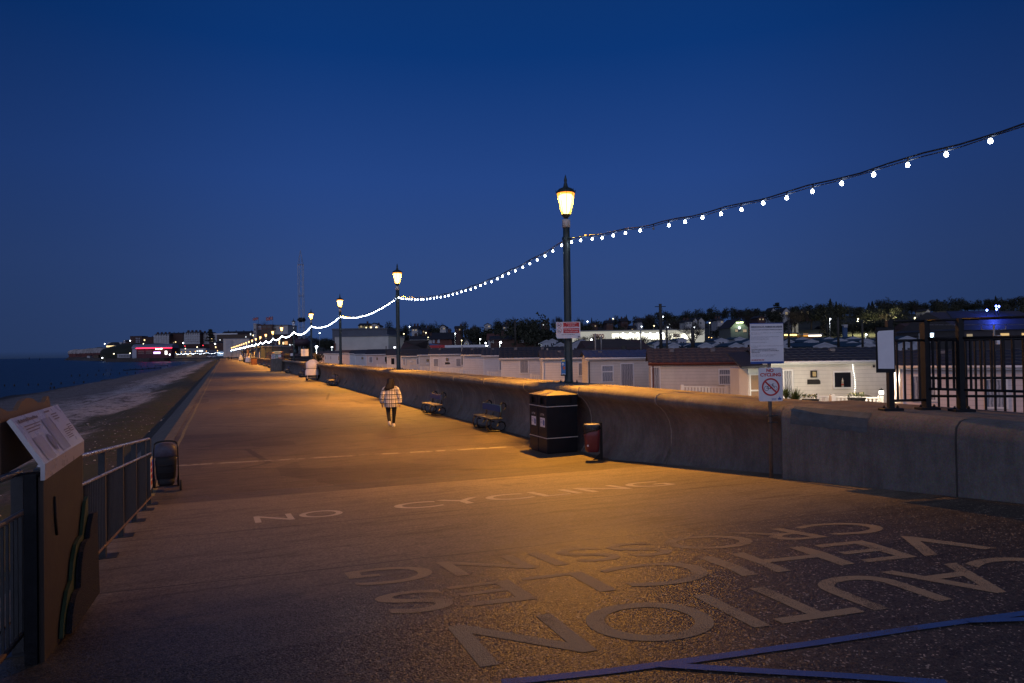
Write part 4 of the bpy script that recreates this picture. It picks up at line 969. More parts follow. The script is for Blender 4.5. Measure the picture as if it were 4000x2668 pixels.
def board_rect(mb,x0,x1,z0,z1,lift=.003): mb.add([board_pt(x0,z0,lift),board_pt(x1,z0,lift),board_pt(x1,z1,lift),board_pt(x0,z1,lift)],[(0,1,2,3)])
mb=MB(); rr=random.Random(2)
def lines(x0,x1,z0,z1,n,th=.35):
    for i in range(n):
        zz=z1-(z1-z0)*i/n; board_rect(mb,x0,x0+(x1-x0)*rr.uniform(.7,1),zz-(z1-z0)/n*th,zz)
x=.06
while x<.42: wd=rr.uniform(.012,.022); board_rect(mb,x,x+wd,.86,.86+rr.uniform(.045,.075)); x+=wd+.006
lines(.60,.74,.90,.94,1,.9); lines(.09,.40,.60,.78,3); lines(.70,.84,.66,.84,3,.4); lines(.86,.97,.30,.50,4,.4); lines(.72,.88,.18,.42,5,.4)
mb.build('lettering',mat('board_ink',(.09,.05,.05),.5,0,0),s)
mb=MB(); board_rect(mb,.08,.26,.03,.52); mb.build('map_picture',mat('board_map',(.27,.27,.34),.35,0,.35,7),s); mb=MB(); board_rect(mb,.44,.62,.04,.80,.0028); mb.build('map_picture',mat('board_map',(.27,.27,.34),.35,0,.35,7),s)
mb=MB(); mb.add([board_pt(.36+.045*math.cos(2*math.pi*k/16),.30+.19*math.sin(2*math.pi*k/16),.0045) for k in range(16)],[tuple(range(16))]); board_rect(mb,.615,.625,.04,.80,.0045); mb.build('blue_motif',mat('board_blue',(.03,.04,.16),.4,0,0),s)
# green and dark hill shapes at the foot
gpts=[(-10.36,.74),(-10.33,.84),(-10.25,.93),(-10.2,.98),(-10.08,1.01),(-10.03,1.12),(-9.93,1.2),(-9.8,1.215),(-9.72,1.21),(-9.66,1.3),(-9.57,1.42),(-9.50,1.44),(-9.45,.70)]
mb=MB(); n=len(gpts); mb.add([(x,8.925,z) for x,z in gpts]+[(x,8.945,z) for x,z in gpts],[tuple(range(n)),tuple(range(2*n-1,n-1,-1))]+[(i,i+n,(i+1)%n+n,(i+1)%n) for i in range(n)]); mb.build('green_hill',mat('green_hill',(.05,.085,.03),.6,0,.15,5),s)
dp=[(-10.30,.74),(-10.27,.83),(-10.2,.90),(-10.12,.93),(-10.0,.93),(-9.97,1.05),(-9.9,1.14),(-9.8,1.18),(-9.66,1.17),(-9.6,1.25),(-9.5,1.31),(-9.33,1.29),(-9.26,.66)]
mb=MB(); n=len(dp); mb.add([(x,8.89,z) for x,z in dp]+[(x,8.92,z) for x,z in dp],[tuple(range(n)),tuple(range(2*n-1,n-1,-1))]+[(i,i+n,(i+1)%n+n,(i+1)%n) for i in range(n)]); mb.build('dark_hill',mat('dark_hill',(.02,.021,.026),.8,0,.6,60,1.0,90),s)
mb=MB(); mb.tube([(-10.45,8.945,1.62),(-10.44,8.945,1.50),(-10.40,8.945,1.38)],.008,6); mb.build('crack',M_dark,s)
for (u_) in (-10.78,):
    mb=MB(); mb.box(u_+.06,u_+.16,8.98,9.04,g(u_)-.01,1.80); mb.build('back_post',M_black,s)
# ------------------------------------------------------------------ covered cart and far promenade things
q=G(1222,1488)
s=thing('covered_cart','wheeled cart wrapped in a white tarpaulin parked beside the wall','cart',Vector((-18.33,62.6,0)),rad(8),None,(1,1,.93))
tarp=mat('tarpaulin',(.86,.83,.83),.55,0,.12,3,.7,5)
k=62/F
mb=MB(); rr=random.Random(9); R_=[(0,0,.52,.62,.62),(0,0,.56,.63,.63),(0,0,.95,.60,.60),(0,0,1.17,.55,.55),(0,0,1.21,.55,.55),(0,0,1.35,.57,.58),(0,0,1.6,.56,.55),(0,0,1.85,.45,.42),(0.05,0,2.0,.25,.25),(.08,0,2.05,.07,.07)]
mb.loft(R_,28,0,3); mb.v=[(x+rr.uniform(-.025,.025),y+rr.uniform(-.02,.02),z+(rr.uniform(-.03,.03) if z<.6 else 0)) for x,y,z in mb.v]; mb.build('tarpaulin',tarp,s)
mb=MB(); mb.loft([(0,0,1.16,.575,.575),(0,0,1.20,.575,.575)],28,0,3); mb.build('strap',M_black,s)
mb=MB(); mb.box(-.5,.5,-.5,.5,.22,.54); mb.build('chassis',M_black,s)
for x in (-.48,.48):
    for y in (-.4,.4):
        mb=MB(); mb.lathe([(.03,-.04),(.2,-.04),(.2,.04),(.03,.04)],18); mb.v=[(x+c_,y+b_,.2+a_) for a_,b_,c_ in mb.v]; mb.build('wheel',M_rubber,s)
mb=MB(); mb.tube([(-.45,-.56,.30),(.45,-.56,.34)],.012,6); mb.tube([(-.36,-.6,.6),(-.38,-.62,.15)],.02,5); mb.tube([(.5,-.6,.6),(.5,-.6,.2)],.012,5); mb.build('straps',tarp,s)
s=thing('concrete_block','tall plain grey concrete slab jutting from the wall half way along','concrete block',Wp(88,.2,0),WA)
mb=MB(); mb.bbox(0,2.6,0,1.5,0,1.82,.04); mb.build('slab',M_wall,s)
mb=MB(); mb.box(.3,2.3,-.35,0,0,1.6); mb.build('back_pier',M_wall,s)
s=thing('wooden_steps','wooden steps over the far end of the sea wall','steps',Wp(166,.7,0),WA)
for i in range(6):
    mb=MB(); mb.box(0,2.0,.1+.22*(5-i),.1+.22*(6-i),.25*i,.25*i+.24); mb.build('tread',mat('steps_wood',(.16,.11,.05),.8,0,.3,4),s)
for x in (0,1.95):
    mb=MB(); mb.tube([(x,.1,2.4),(x,1.3,1.0)],.04,5); mb.tube([(x,.1,1.5),(x,.1,2.4)],.04,5); mb.build('handrail',M_tan,s)
s=thing('storage_box','dark red box standing against the wall near the far steps','box',Wp(158,.65,0),WA); mb=MB(); mb.bbox(0,1.5,0,1.3,0,1.5,.05); mb.build('box_body',mat('brown_box',(.12,.045,.03),.7,0,.2,4),s); mb=MB(); mb.box(-.05,1.55,-.05,1.35,1.5,1.58); mb.build('lid',M_black,s)
for u,v,l,mm,hh in ((190,1.6,'white-covered stall just beyond the wooden steps',tarp,1.9),(258,2.0,'pale blue covered stall far along the promenade',mat('blue_cover',(.45,.5,.65),.7,0,.2,3,.5,4),2.3),(206,1.5,'dark covered stall behind the white one',mat('dark_cover',(.03,.03,.035),.8,0,.2,3,.5,4),1.5),(226,1.5,'low yellow-brown covered stall in the distant row',mat('tan_cover',(.2,.14,.06),.8,0,.2,3,.5,4),1.4)):
    s=thing('covered_stall',l,'stall',Wp(u,v,0),WA,'covered stalls on the far promenade')
    mb=MB(); rr=random.Random(int(u)); mb.loft([(0,0,.25,.85,.75),(0,0,.6,.9,.8),(0,0,hh*.7,.8,.7),(0,0,hh*.93,.6,.5),(0,0,hh,.2,.2)],18,0,3); mb.v=[(x+rr.uniform(-.05,.05),y+rr.uniform(-.05,.05),z) for x,y,z in mb.v]; mb.build('cover',mm,s)
    mb=MB(); mb.box(-.7,.7,-.6,.6,0,.3); mb.build('base',M_black,s)
# ------------------------------------------------------------------ static caravans behind the wall
def tile_mat(name,col):
    return mat(name,col,.55,0,.25,5,.2,30)
def caravan(label,px0,px1,ye,yr,d,wall,roof,wins=(),ext=0,depth=3.1,extras=(),group='static caravans in the row behind the sea wall',vl=None,tiles=True,fasc=None,yaw=0):
    """caravan whose long side faces the promenade; wins=(kind,x0,x1,y0,y1) in photo pixels on that side"""
    a=D(px0,ye,d); b=D(px1,ye,d); ze=a.z; x0,x1=0,b.x-a.x+ext
    yaw=rad(yaw); cA,sA=math.cos(yaw),math.sin(yaw)
    def loc_(px,py):
        q=D(px,py,d); rt_=q.x/q.y; x=(rt_*d-a.x)/(cA-rt_*sA); return x,D(px,py,d+x*sA).z
    x1=loc_(px1,ye)[0]+ext
    t=thing('static_caravan',label,'caravan',(a.x,d,0),yaw,group)
    zr=D((px0+px1)/2,yr,d+depth/2).z; zb=-.45
    # walls with real openings are drawn as framed windows set proud of the cladding
    mb=MB(); mb.box(x0,x1,0,depth,zb,ze)
    mb.prism([(0,ze),(depth,ze),(depth/2,zr-.05)],x0,x1,'x'); mb.build('wall',wall,t)
    mb=MB(); mb.box(x0+.1,x1-.1,.1,depth-.1,-.9,zb); mb.build('skirt',M_black,t)
    # roof: corrugated tile sheets with stepped courses
    ov=.16; mb=MB(); L=x1-x0+2*ov
    nx=max(8,int(L/(.055 if tiles and d<60 else .4))); rows=5
    for side in (0,1):
        o=len(mb.v); R=[]
        for r in range(rows):
            R+= [(r/rows,.020),((r+1)/rows-.002,.0)]
        R.append((1,.03))
        for f,lift in R:
            for i in range(nx+1):
                x=x0-ov+L*i/nx; wv=.034*abs(math.sin(math.pi*i/nx*L/.33)) if tiles and d<60 else 0
                y=-ov+(depth/2+ov)*f; 
                if side: y=depth-y
                z=ze-.03+(zr-ze+.03)*f+lift+wv
                mb.v.append((x,y,z))
        nr=len(R)
        for r in range(nr-1):
            for i in range(nx):
                q=o+r*(nx+1)+i; f_=(q,q+1,q+nx+2,q+nx+1); mb.f.append(f_ if not side else f_[::-1]); mb.m.append(0); mb.sm.append(False)
    rf_=mb.build('roof',roof,t)
    if d<66:
        for fx_ in (.22,.63)[:1 if x1<4 else 2]:
            vx=x1*fx_; mb=MB(); mb.bbox(vx-.11,vx+.11,depth/2-.42,depth/2-.2,zr-.25,zr+.015,.03); mb.build('roof_vent',mat('vent_grey',(.16,.16,.17),.6,0,.1,9),rf_)
    mb=MB(); mb.box(x0-ov,x1+ov,-ov-.012,-ov+.02,ze-.13,ze-.015); mb.tube([(x0-ov,-ov-.05,ze-.04),(x1+ov,-ov-.05,ze-.05)],.045,8)
    if d<45: mb.tube([(x0+.06,-.04,ze-.1),(x0+.06,-.04,zb)],.03,6)
    mb.build('gutter',fasc or M_white,t)
    mb=MB(); mb.box(x0-.012,x0+.07,-.014,.06,zb,ze-.05); mb.build('corner_trim',M_white,t)
    for kind,*q in wins:
        (lx0,z1),(lx1,z0)=loc_(q[0],q[2]),loc_(q[1],q[3])
        if kind in('win','door','dark','lit','vert'):
            if kind=='door': z0=zb+.05
            fr=.055 if d<40 else .07
            mb=MB(); 
            for bx in ((lx0,lx1,z0,z0+fr),(lx0,lx1,z1-fr,z1),(lx0,lx0+fr,z0+fr,z1-fr),(lx1-fr,lx1,z0+fr,z1-fr)): mb.box(bx[0],bx[1],-.05,.0,bx[2],bx[3])
            if kind=='win' and d<40: zz=z0+(z1-z0)*.62; mb.box(lx0+fr,lx1-fr,-.045,0,zz-.03,zz+.03)
            if kind=='door': mb.box(lx0+fr,lx1-fr,-.045,0,z0+.75,z0+.85)
            w=mb.build('window_frame' if kind!='door' else 'door_frame',M_white,t)
            mb=MB(); mb.box(lx0+fr,lx1-fr,-.022,-.002,z0+fr,z1-fr)
            mb.build('pane',{'win':M_curt,'door':M_curt,'dark':M_glassd,'lit':emis('warm_window',(1,.62,.28),1.4),'vert':M_curt}[kind],w)
        elif kind=='lamp':
            mb=MB(); mb.box(lx0,lx1,-.09,0,z0,z1); w=mb.build('wall_lantern',M_rubber,t)
            mb=MB(); e=(lx1-lx0)*.2; mb.box(lx0+e,lx1-e,-.094,-.091,z0+e,z1-e); mb.build('lantern_pane',mat('amber_glass',(.45,.33,.12),.3,0,.2,20),w)
        elif kind=='plate':
            mb=MB(); mb.prism([(lx0,z0),(lx1,z0),(lx1,z1-(z1-z0)*.35),(lx1-(z1-z0)*.35,z1),(lx0,z1)],-.03,-.002,'y'); mb.build('name_plate',M_rubber,t)
        elif kind=='wplate': mb=MB(); mb.box(lx0,lx1,-.03,-.002,z0,z1); mb.build('name_plate',M_white,t)
        elif kind=='pipe': mb=MB(); mb.box(lx0,lx1,-.07,-.002,z0,z1); mb.build('downpipe',M_steel2,t)
        elif kind=='vent': 
            mb=MB(); c=((lx0+lx1)/2,(z0+z1)/2); r=(lx1-lx0)/2; mb.ring(c[0],c[1],r,r*.6,-.05,n=20,th=.04); w=mb.build('flue_cover',M_grey,t); mb=MB(); mb.ring(c[0],c[1],r*.6,.001,-.03,n=20,th=.02); mb.build('flue_hole',M_dark,w)
    return t,a,ze
cream=mat_clad('cladding_cream',(.78,.75,.68)); pale=mat_clad('cladding_pale',(.76,.74,.74)); pinkc=mat_clad('cladding_pink',(.78,.66,.62)); warmc=mat_clad('cladding_warm',(.74,.68,.60)); greyc=mat_clad('cladding_grey',(.46,.46,.47))
rdark=tile_mat('roof_dark',(.030,.034,.045)); rbrown=tile_mat('roof_brown',(.095,.066,.058)); rblue=tile_mat('roof_blue',(.05,.07,.16)); rslate=tile_mat('roof_slate',(.045,.05,.065))
z4=lambda x,y:(1400+x*.3828,950+y*.3828)
z5=lambda x,y:(2100+x*.542,650+y*.542)
z6=lambda x,y:(2600+x*.3507,1100+y*.3507)
z7=lambda x,y:(3300+x*.3827,1100+y*.3827)
z3=lambda x,y:(700+x*.3507,950+y*.3507)
def wn(kind,Z,x0,x1,y0,y1): a=Z(x0,y0); b=Z(x1,y1); return (kind,a[0],b[0],a[1],b[1])
caravan('pink-cream caravan with dark roof at far right behind the barred railing',3515,4300,1428,1367,21,pinkc,rdark,[wn('vert',z7,672,945,950,1225),wn('vert',z7,1420,1670,985,1300)],ext=1,yaw=-24)
caravan('brightly lit white caravan with lighthouse model in its window and spiky plants in front',2990,3497,1412,1362,26,cream,rdark,[wn('dark',z6,1858,2078,997,1190),wn('lamp',z6,1612,1677,992,1068),wn('plate',z6,1577,1722,1090,1142),wn('door',z6,1300,1422,978,1300),wn('vent',z7,268,315,842,885)])
caravan('cream caravan with brown pantile roof, a sash window near its right end',2545,2925,1417,1363,31.5,warmc,rbrown,[wn('win',z6,585,775,972,1152),wn('door',z5,815,888,1442,1600)],ext=.3,yaw=-9,fasc=mat('red_fascia',(.17,.045,.03),.6,0,.1,5))
caravan('caravan with flat blue porch roof, small window and glazed door',2296,2540,1398,1371,36.5,warmc,rblue,[wn('win',z5,458,550,1433,1556),wn('door',z5,595,697,1418,1600),('pipe',2298,2304,1412,1500)],ext=.4)
caravan('grey-cream caravan directly behind the nearest lamp post',2118,2310,1399,1370,41.5,pale,rslate,[wn('vert',z5,288,370,1412,1512)],ext=2.2)
caravan('caravan with dark tiled roof and a large curtained window left of the nearest lamp',1958,2135,1399,1358,47,pale,rdark,[wn('vert',z4,1642,1740,1188,1332),wn('pipe',z4,1912,1925,1200,1330)],ext=1.5)
caravan('pale caravan with single window between two darker-roofed ones',1888,1978,1389,1361,52.5,pale,rslate,[wn('vert',z4,1432,1500,1182,1300)],ext=1.5)
caravan('plain-walled caravan without windows under a dark roof',1808,1890,1386,1362,58,pale,rdark,[],ext=1.5)
caravan('caravan with two windows, a square lantern and black name plate',1680,1808,1384,1361,63.5,pale,rslate,[wn('vert',z4,762,822,1175,1262),wn('lamp',z4,895,918,1172,1198),wn('plate',z4,884,935,1215,1234),wn('vert',z4,992,1052,1172,1262)],ext=.6)
caravan('narrow warm-coloured caravan end with a single wall lantern',1636,1688,1386,1363,69,warmc,rdark,[wn('lamp',z4,697,717,1183,1207),wn('wplate',z4,692,722,1222,1238)],ext=1.5)
caravan('caravan with two narrow windows and a white plate, behind the second lamp',1566,1640,1391,1368,75,warmc,rdark,[wn('vert',z4,453,482,1172,1246),wn('vert',z4,590,622,1172,1240),wn('wplate',z4,524,550,1200,1212)],ext=1.5)
caravan('small caravan with one dark-framed window just left of the second lamp',1512,1570,1389,1366,81,pale,rslate,[wn('dark',z4,328,375,1168,1242)],ext=1.5)
caravan('far caravan with two windows and a round wall lamp',1430,1514,1384,1365,88,pinkc,rdark,[wn('vert',z4,107,148,1157,1222),wn('dark',z4,264,297,1155,1216),wn('lamp',z4,185,197,1165,1190)],ext=1.5)
caravan('far caravan with a small square lantern and white plate',1388,1434,1383,1367,95,pale,rslate,[wn('lamp',z4,33,48,1163,1183)],ext=1.5)
caravan('far caravan with a pale curtained window and dark roof edge',1366,1392,1381,1369,103,pale,rdark,[wn('vert',z3,1955,1990,1250,1300)],ext=1.5)
caravan('far caravan with round lamp beside the third lamp post',1330,1370,1379,1368,112,pinkc,rbrown,[wn('dark',z3,1768,1785,1253,1310)],ext=1.5)
caravan('second to last caravan of the row with two tiny windows',1268,1334,1381,1371,122,pale,rslate,[wn('vert',z3,1622,1638,1255,1298),wn('vert',z3,1680,1698,1255,1300)],ext=1.5)
caravan('last caravan of the row beside the dark bush',1238,1272,1385,1374,133,pinkc,rslate,[],ext=1.5)
# bay front and porch gable on the lit caravan
a0=D(2990,1412,26)
s=thing('bay_window','white glazed bay on the end of the lit white caravan under its roof edge','bay window',(a0.x-.62,26.5,0))
mb=MB(); mb.prism([(.12,0),(.61,0),(.61,1.9),(.12,1.9),(-.1,1.5),(-.1,.4)],-.45,1.60,'z'); mb.build('wall',M_white,s)
mb=MB(); mb.add([(-.38,-.75,1.62),(.62,-.75,1.66),(.62,1.0,2.18),(-.38,1.0,2.14),(-.38,-.75,1.70),(.62,-.75,1.74),(.62,1.0,2.26),(-.38,1.0,2.22)],[(0,3,2,1),(4,5,6,7),(0,1,5,4),(1,2,6,5),(2,3,7,6),(3,0,4,7)]); mb.build('roof',rdark,s)
for x0,x1,z0,z1,bar_ in ((.15,.58,-.35,1.40,.72),):
    mb=MB()
    for bx in ((x0,x1,z0,z0+.06),(x0,x1,z1-.06,z1),(x0,x0+.06,z0+.06,z1-.06),(x1-.06,x1,z0+.06,z1-.06),(x0+.06,x1-.06,bar_,bar_+.06)): mb.box(bx[0],bx[1],-.05,0,bx[2],bx[3])
    w=mb.build('window_frame',M_white,s); mb=MB(); mb.box(x0+.06,x1-.06,-.02,-.002,z0+.06,z1-.06); mb.build('pane',mat('amber_curtain',(.35,.22,.13),.5,0,.15,14),w)
# picket fences on the caravan decks
def picket(label,px0,px1,yt,d,h=.75,sp=.13,yt1=None):
    a=D(px0,yt,d); b=D(px1,yt1 or yt,d); L=b.x-a.x
    t=thing('picket_fence',label,'fence',(a.x,d,a.z-h),0,'white deck fences in front of the caravans')
    sl=(b.z-a.z)
    mb=MB(); mb.prism([(0,h-.05),(0,h),(L,h+sl),(L,h-.05+sl)],-.03,.03,'y'); mb.prism([(0,.1),(0,.15),(L,.15+sl),(L,.1+sl)],-.02,.02,'y'); mb.build('rail',M_white,t)
    mb=MB(); n=max(2,int(L/sp)); w=.035
    for i in range(n): x=L*(i+.5)/n; mb.box(x-w,x+w,-.012,.012,.15+sl*x/L,h-.05+sl*x/L)
    mb.build('pickets',M_white,t)
    for x in (0,L): mb=MB(); mb.box(x-.06,x+.06,-.06,.06,-.6,h+.06+sl*x/L); mb.build('post',M_white,t)
picket('white picket deck fence right of the lit caravan plants, with a square post',3188,3250,1546,23.6,yt1=1547)
picket('white picket deck fence holding the dark flower box under the string of wall lights',3252,3438,1547,23.4,yt1=1552)
picket('pale picket fence left of the tall porch, beneath the brown roof',2664,2838,1508,28.8,yt1=1511)
picket('short picket fence in front of the caravan left of the nearest lamp',2074,2135,1464,44.5)
picket('picket fence under the pale caravan with a single window',1905,1985,1452,50)
picket('picket fence under the plain-walled caravan',1800,1892,1446,55)
picket('picket fence below the black name plate',1712,1805,1437,60)
picket('short picket fence by the narrow warm caravan',1644,1682,1432,66)
picket('picket fence just right of the second lamp',1605,1642,1427,72)
picket('tiny picket fence just left of the second lamp',1532,1560,1426,78)
picket('tiny picket fence below the round wall lamp',1474,1518,1424,84)
# deck lantern, planters, plants, chair, festoon on the wall
def M_glow(name,c,s_): return emis(name,c,s_)
p=D(3443,1545,23.3)
s=thing('deck_lantern','small glowing white lantern on the deck fence post beside the blank sign','lantern',(p.x,p.y,p.z),0,None,.7)
mb=MB(); mb.box(-.07,.07,-.07,.07,-1.2,-.02); mb.build('post',M_white,s)
mb=MB(); mb.lathe([(.03,-.02),(.09,.0),(.10,.03),(.085,.035)],8); mb.build('base',M_black,s)
mb=MB(); mb.lathe([(.085,.036),(.11,.10),(.105,.24)],8); mb.build('lamp_shade',M_glow('lantern_white',(1,.93,.8),4),s)
mb=MB(); mb.lathe([(.125,.241),(.12,.26),(.07,.31),(.02,.34),(.005,.38)],8); mb.build('cap',M_black,s)
ld=bpy.data.lights.new('lantern_offset_light','POINT'); ld.energy=110; ld.color=(1,.88,.66); ld.shadow_soft_size=.1; lo=bpy.data.objects.new('lantern_offset_light',ld); COL.objects.link(lo); lo.parent=s; lo.location=(-.6,-.75,.95)  # light set off the lantern, up and forward, to spare the fence
green=mat('plant_leaf',(.07,.11,.03),.6,0,.4,6)
def spiky(label,p,h,r,n,seed,group=None):
    s=thing('spiky_plant',label,'plant',p,0,group); rr=random.Random(seed); mb=MB()
    for i in range(n):
        a=rr.uniform(0,2*math.pi); e=rr.uniform(.15,1.0); L=h*rr.uniform(.7,1.1); w=.022
        pts=[]
        for k in range(5):
            f=k/4; rad_=r*e*f; z=L*(f-.45*e*f*f); pts.append(Vector((rad_*math.cos(a),rad_*math.sin(a),z)))
        sd_=Vector((-math.sin(a),math.cos(a),0))
        for k in range(4):
            w0=w*(1-k/4.2); w1=w*(1-(k+1)/4.2); mb.add([pts[k]-sd_*w0,pts[k]+sd_*w0,pts[k+1]+sd_*w1,pts[k+1]-sd_*w1],[(0,1,2,3)])
    mb.build('leaves',green,s); mb=MB(); mb.lathe([(.03,-.3),(.04,0),(.02,.06)],6); mb.build('stem',M_tan,s); return s
spiky('pale spot-lit spiky plant beside the no cycling sign',D(3071,1560,24.2),.62,.35,60,1)
spiky('large dark green spiky plant in front of the lit caravan',D(3106,1572,23.9),.60,.62,120,2)
ld=bpy.data.lights.new('plant_spot','POINT'); ld.energy=55; ld.color=(1,.95,.7); ld.shadow_soft_size=.05; lo=bpy.data.objects.new('plant_spot',ld); COL.objects.link(lo); lo.location=D(3060,1536,24.5)
for px,py,l in ((3166,1559,'dark flower box between the spiky plant and the picket fence'),(3346,1553,'long dark flower box with yellow flowers hung on the picket fence')):
    q=D(px,py,23.1); w=.25 if px<3200 else .27
    s=thing('flower_box',l,'flower box',q); mb=MB(); mb.prism([(-w*.85,-.11),(w*.85,-.11),(w,.0),(-w,.0)],-.11,.11,'y'); mb.build('trough',M_black,s)
    rr=random.Random(px); mb=MB()
    for i in range(70):
        x=rr.uniform(-w,w); y=rr.uniform(-.09,.09); z=rr.uniform(0,.12); L=.05; a=rr.uniform(0,6.28); mb.add([(x,y,z),(x+L*math.cos(a),y+.02,z+.03),(x+L*.6*math.cos(a),y,z+.08)],[(0,1,2)])
    mb.build('foliage',green,s)
    mb=MB()
    for i in range(14):
        x=rr.uniform(-w,w); z=rr.uniform(.08,.16); mb.lathe([(.002,0),(.018,.008),(.002,.02)],5,(x,rr.uniform(-.08,.08),z))
    mb.build('flowers',mat('flower_yellow',(.7,.6,.15),.6,0,0),s)
s=thing('garden_chair','rounded dark-backed garden chair behind the flower box','chair',D(3372,1590,24.6)); mb=MB()
pts=[(-.34,-.2)]+[(.34*math.cos(math.pi-math.pi*k/10)*1.0,.30+.16*math.sin(math.pi*k/10)) for k in range(11)]+[(.34,-.2)]
mb.prism(pts,-.03,.02,'y'); mb.build('backrest',mat('rattan',(.16,.14,.12),.8,0,.3,30),s); mb=MB(); mb.box(-.32,.32,-.5,-.02,-.2,-.12); mb.build('seat',mat('rattan',(.16,.14,.12)),s)
mb=MB()
for x in (-.3,.3): mb.tube([(x,-.48,-.13),(x,-.48,-.6)],.02,6)
mb.build('legs',M_black,s)
s=thing('wall_light_strand','vertical strand of tiny white lights down the lit caravan wall','string lights',(0,0,0))
mb=MB(); q=[D(z6(x,y)[0],z6(x,y)[1],25.93) for x,y in ((2082,928),(2090,1000),(2105,1080),(2110,1160),(2100,1240))]; mb.tube(q,.006,4); mb.build('cable',M_white,s)
for i in range(14):
    f=i/13*4; k=min(3,int(f)); p=q[k].lerp(q[k+1],f-k); mb=MB(); mb.lathe([(.002,-.015),(.017,0),(.002,.015)],6,p-Vector((0,.02,0))); mb.build('bulb',emis('tiny_lights',(1,.97,.85),7),s)
s=thing('lighthouse_model','small model lighthouse standing in the dark caravan window','ornament',D(3292,1511,25.88)); mb=MB(); mb.lathe([(.045,0),(.03,.22),(.04,.225),(.04,.24),(.022,.245),(.02,.29),(.004,.34)],12); mb.build('tower',M_grey,s); mb=MB(); mb.lathe([(.041,.07),(.038,.11)],12); mb.build('band',M_inkr,s)
# ------------------------------------------------------------------ second field of caravans
FC=[]
def far_caravan(px,py_eave,w_px,d,label,gable=True,dark=False):
    """small caravan seen end-on: gable edge, windows"""
    a=D(px,py_eave,d); k=d/F; w=w_px*k; hgt=max(.3,w*.16)
    t=thing('static_caravan',label,'caravan',(a.x,d,a.z),0,'caravans in the second field')
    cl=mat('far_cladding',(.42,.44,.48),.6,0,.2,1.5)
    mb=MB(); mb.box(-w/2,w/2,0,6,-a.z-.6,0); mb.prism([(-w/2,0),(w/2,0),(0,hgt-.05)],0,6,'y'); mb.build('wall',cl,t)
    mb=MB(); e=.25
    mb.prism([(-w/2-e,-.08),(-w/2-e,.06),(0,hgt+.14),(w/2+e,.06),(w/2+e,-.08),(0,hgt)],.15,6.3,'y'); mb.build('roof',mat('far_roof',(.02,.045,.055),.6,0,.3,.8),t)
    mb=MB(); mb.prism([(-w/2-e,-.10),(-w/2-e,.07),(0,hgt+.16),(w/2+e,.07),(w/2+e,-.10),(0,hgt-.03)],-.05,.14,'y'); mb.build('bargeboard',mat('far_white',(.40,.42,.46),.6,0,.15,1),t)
    mb=MB(); 
    for x in (-.22*w,.06*w): mb.box(x,x+.16*w,-.03,-.005,-1.3,-.25)
    mb.build('windows',M_glassd,t)
    return t
rr=random.Random(21)
spots=[(2135,1340,34,92),(2190,1352,38,80),(2158,1334,30,105),(2275,1338,42,95),(2250,1351,34,82),(2632,1352,40,86),(2665,1329,34,120),(2700,1352,44,88),(2745,1350,40,92),(2758,1353,48,80),(2802,1351,46,90),(2818,1331,46,118),(2876,1353,44,84),(2890,1325,36,130),(2930,1340,44,105),(3060,1357,50,82),(3080,1336,36,115),(3135,1327,44,128),(3170,1336,46,112),(3162,1352,64,84),(3222,1354,74,78),(3240,1326,40,130),(3285,1334,50,112),(3335,1326,54,124),(3386,1333,44,112),(3390,1354,70,82),(3330,1344,50,98),(3545,1325,60,118),(3540,1351,76,84),(3600,1336,56,110),(3460,1330,40,115),(2965,1330,40,122),(3010,1345,46,100),(2570,1345,30,105),(2600,1336,30,118)]
ks='north south middle'.split()
for i,(px,py,w,d) in enumerate(spots):
    c='caravan %s'%('below the long lit store' if px<2760 else 'below the lit-gabled pub' if px<2960 else 'behind the bylaws sign' if px<3070 else 'between the bylaws sign and the blank sign' if px<3470 else 'seen through the railing')
    rowp='front' if py>1348 else 'middle' if py>1333 else 'back'
    same=[q for q in spots if ('front' if q[1]>1348 else 'middle' if q[1]>1333 else 'back')==rowp]; idx=sorted(same).index((px,py,w,d))
    far_caravan(px,py,w,d,'%s, %s row, %s from left'%(c,rowp,ORD[idx] if idx else 'first'))
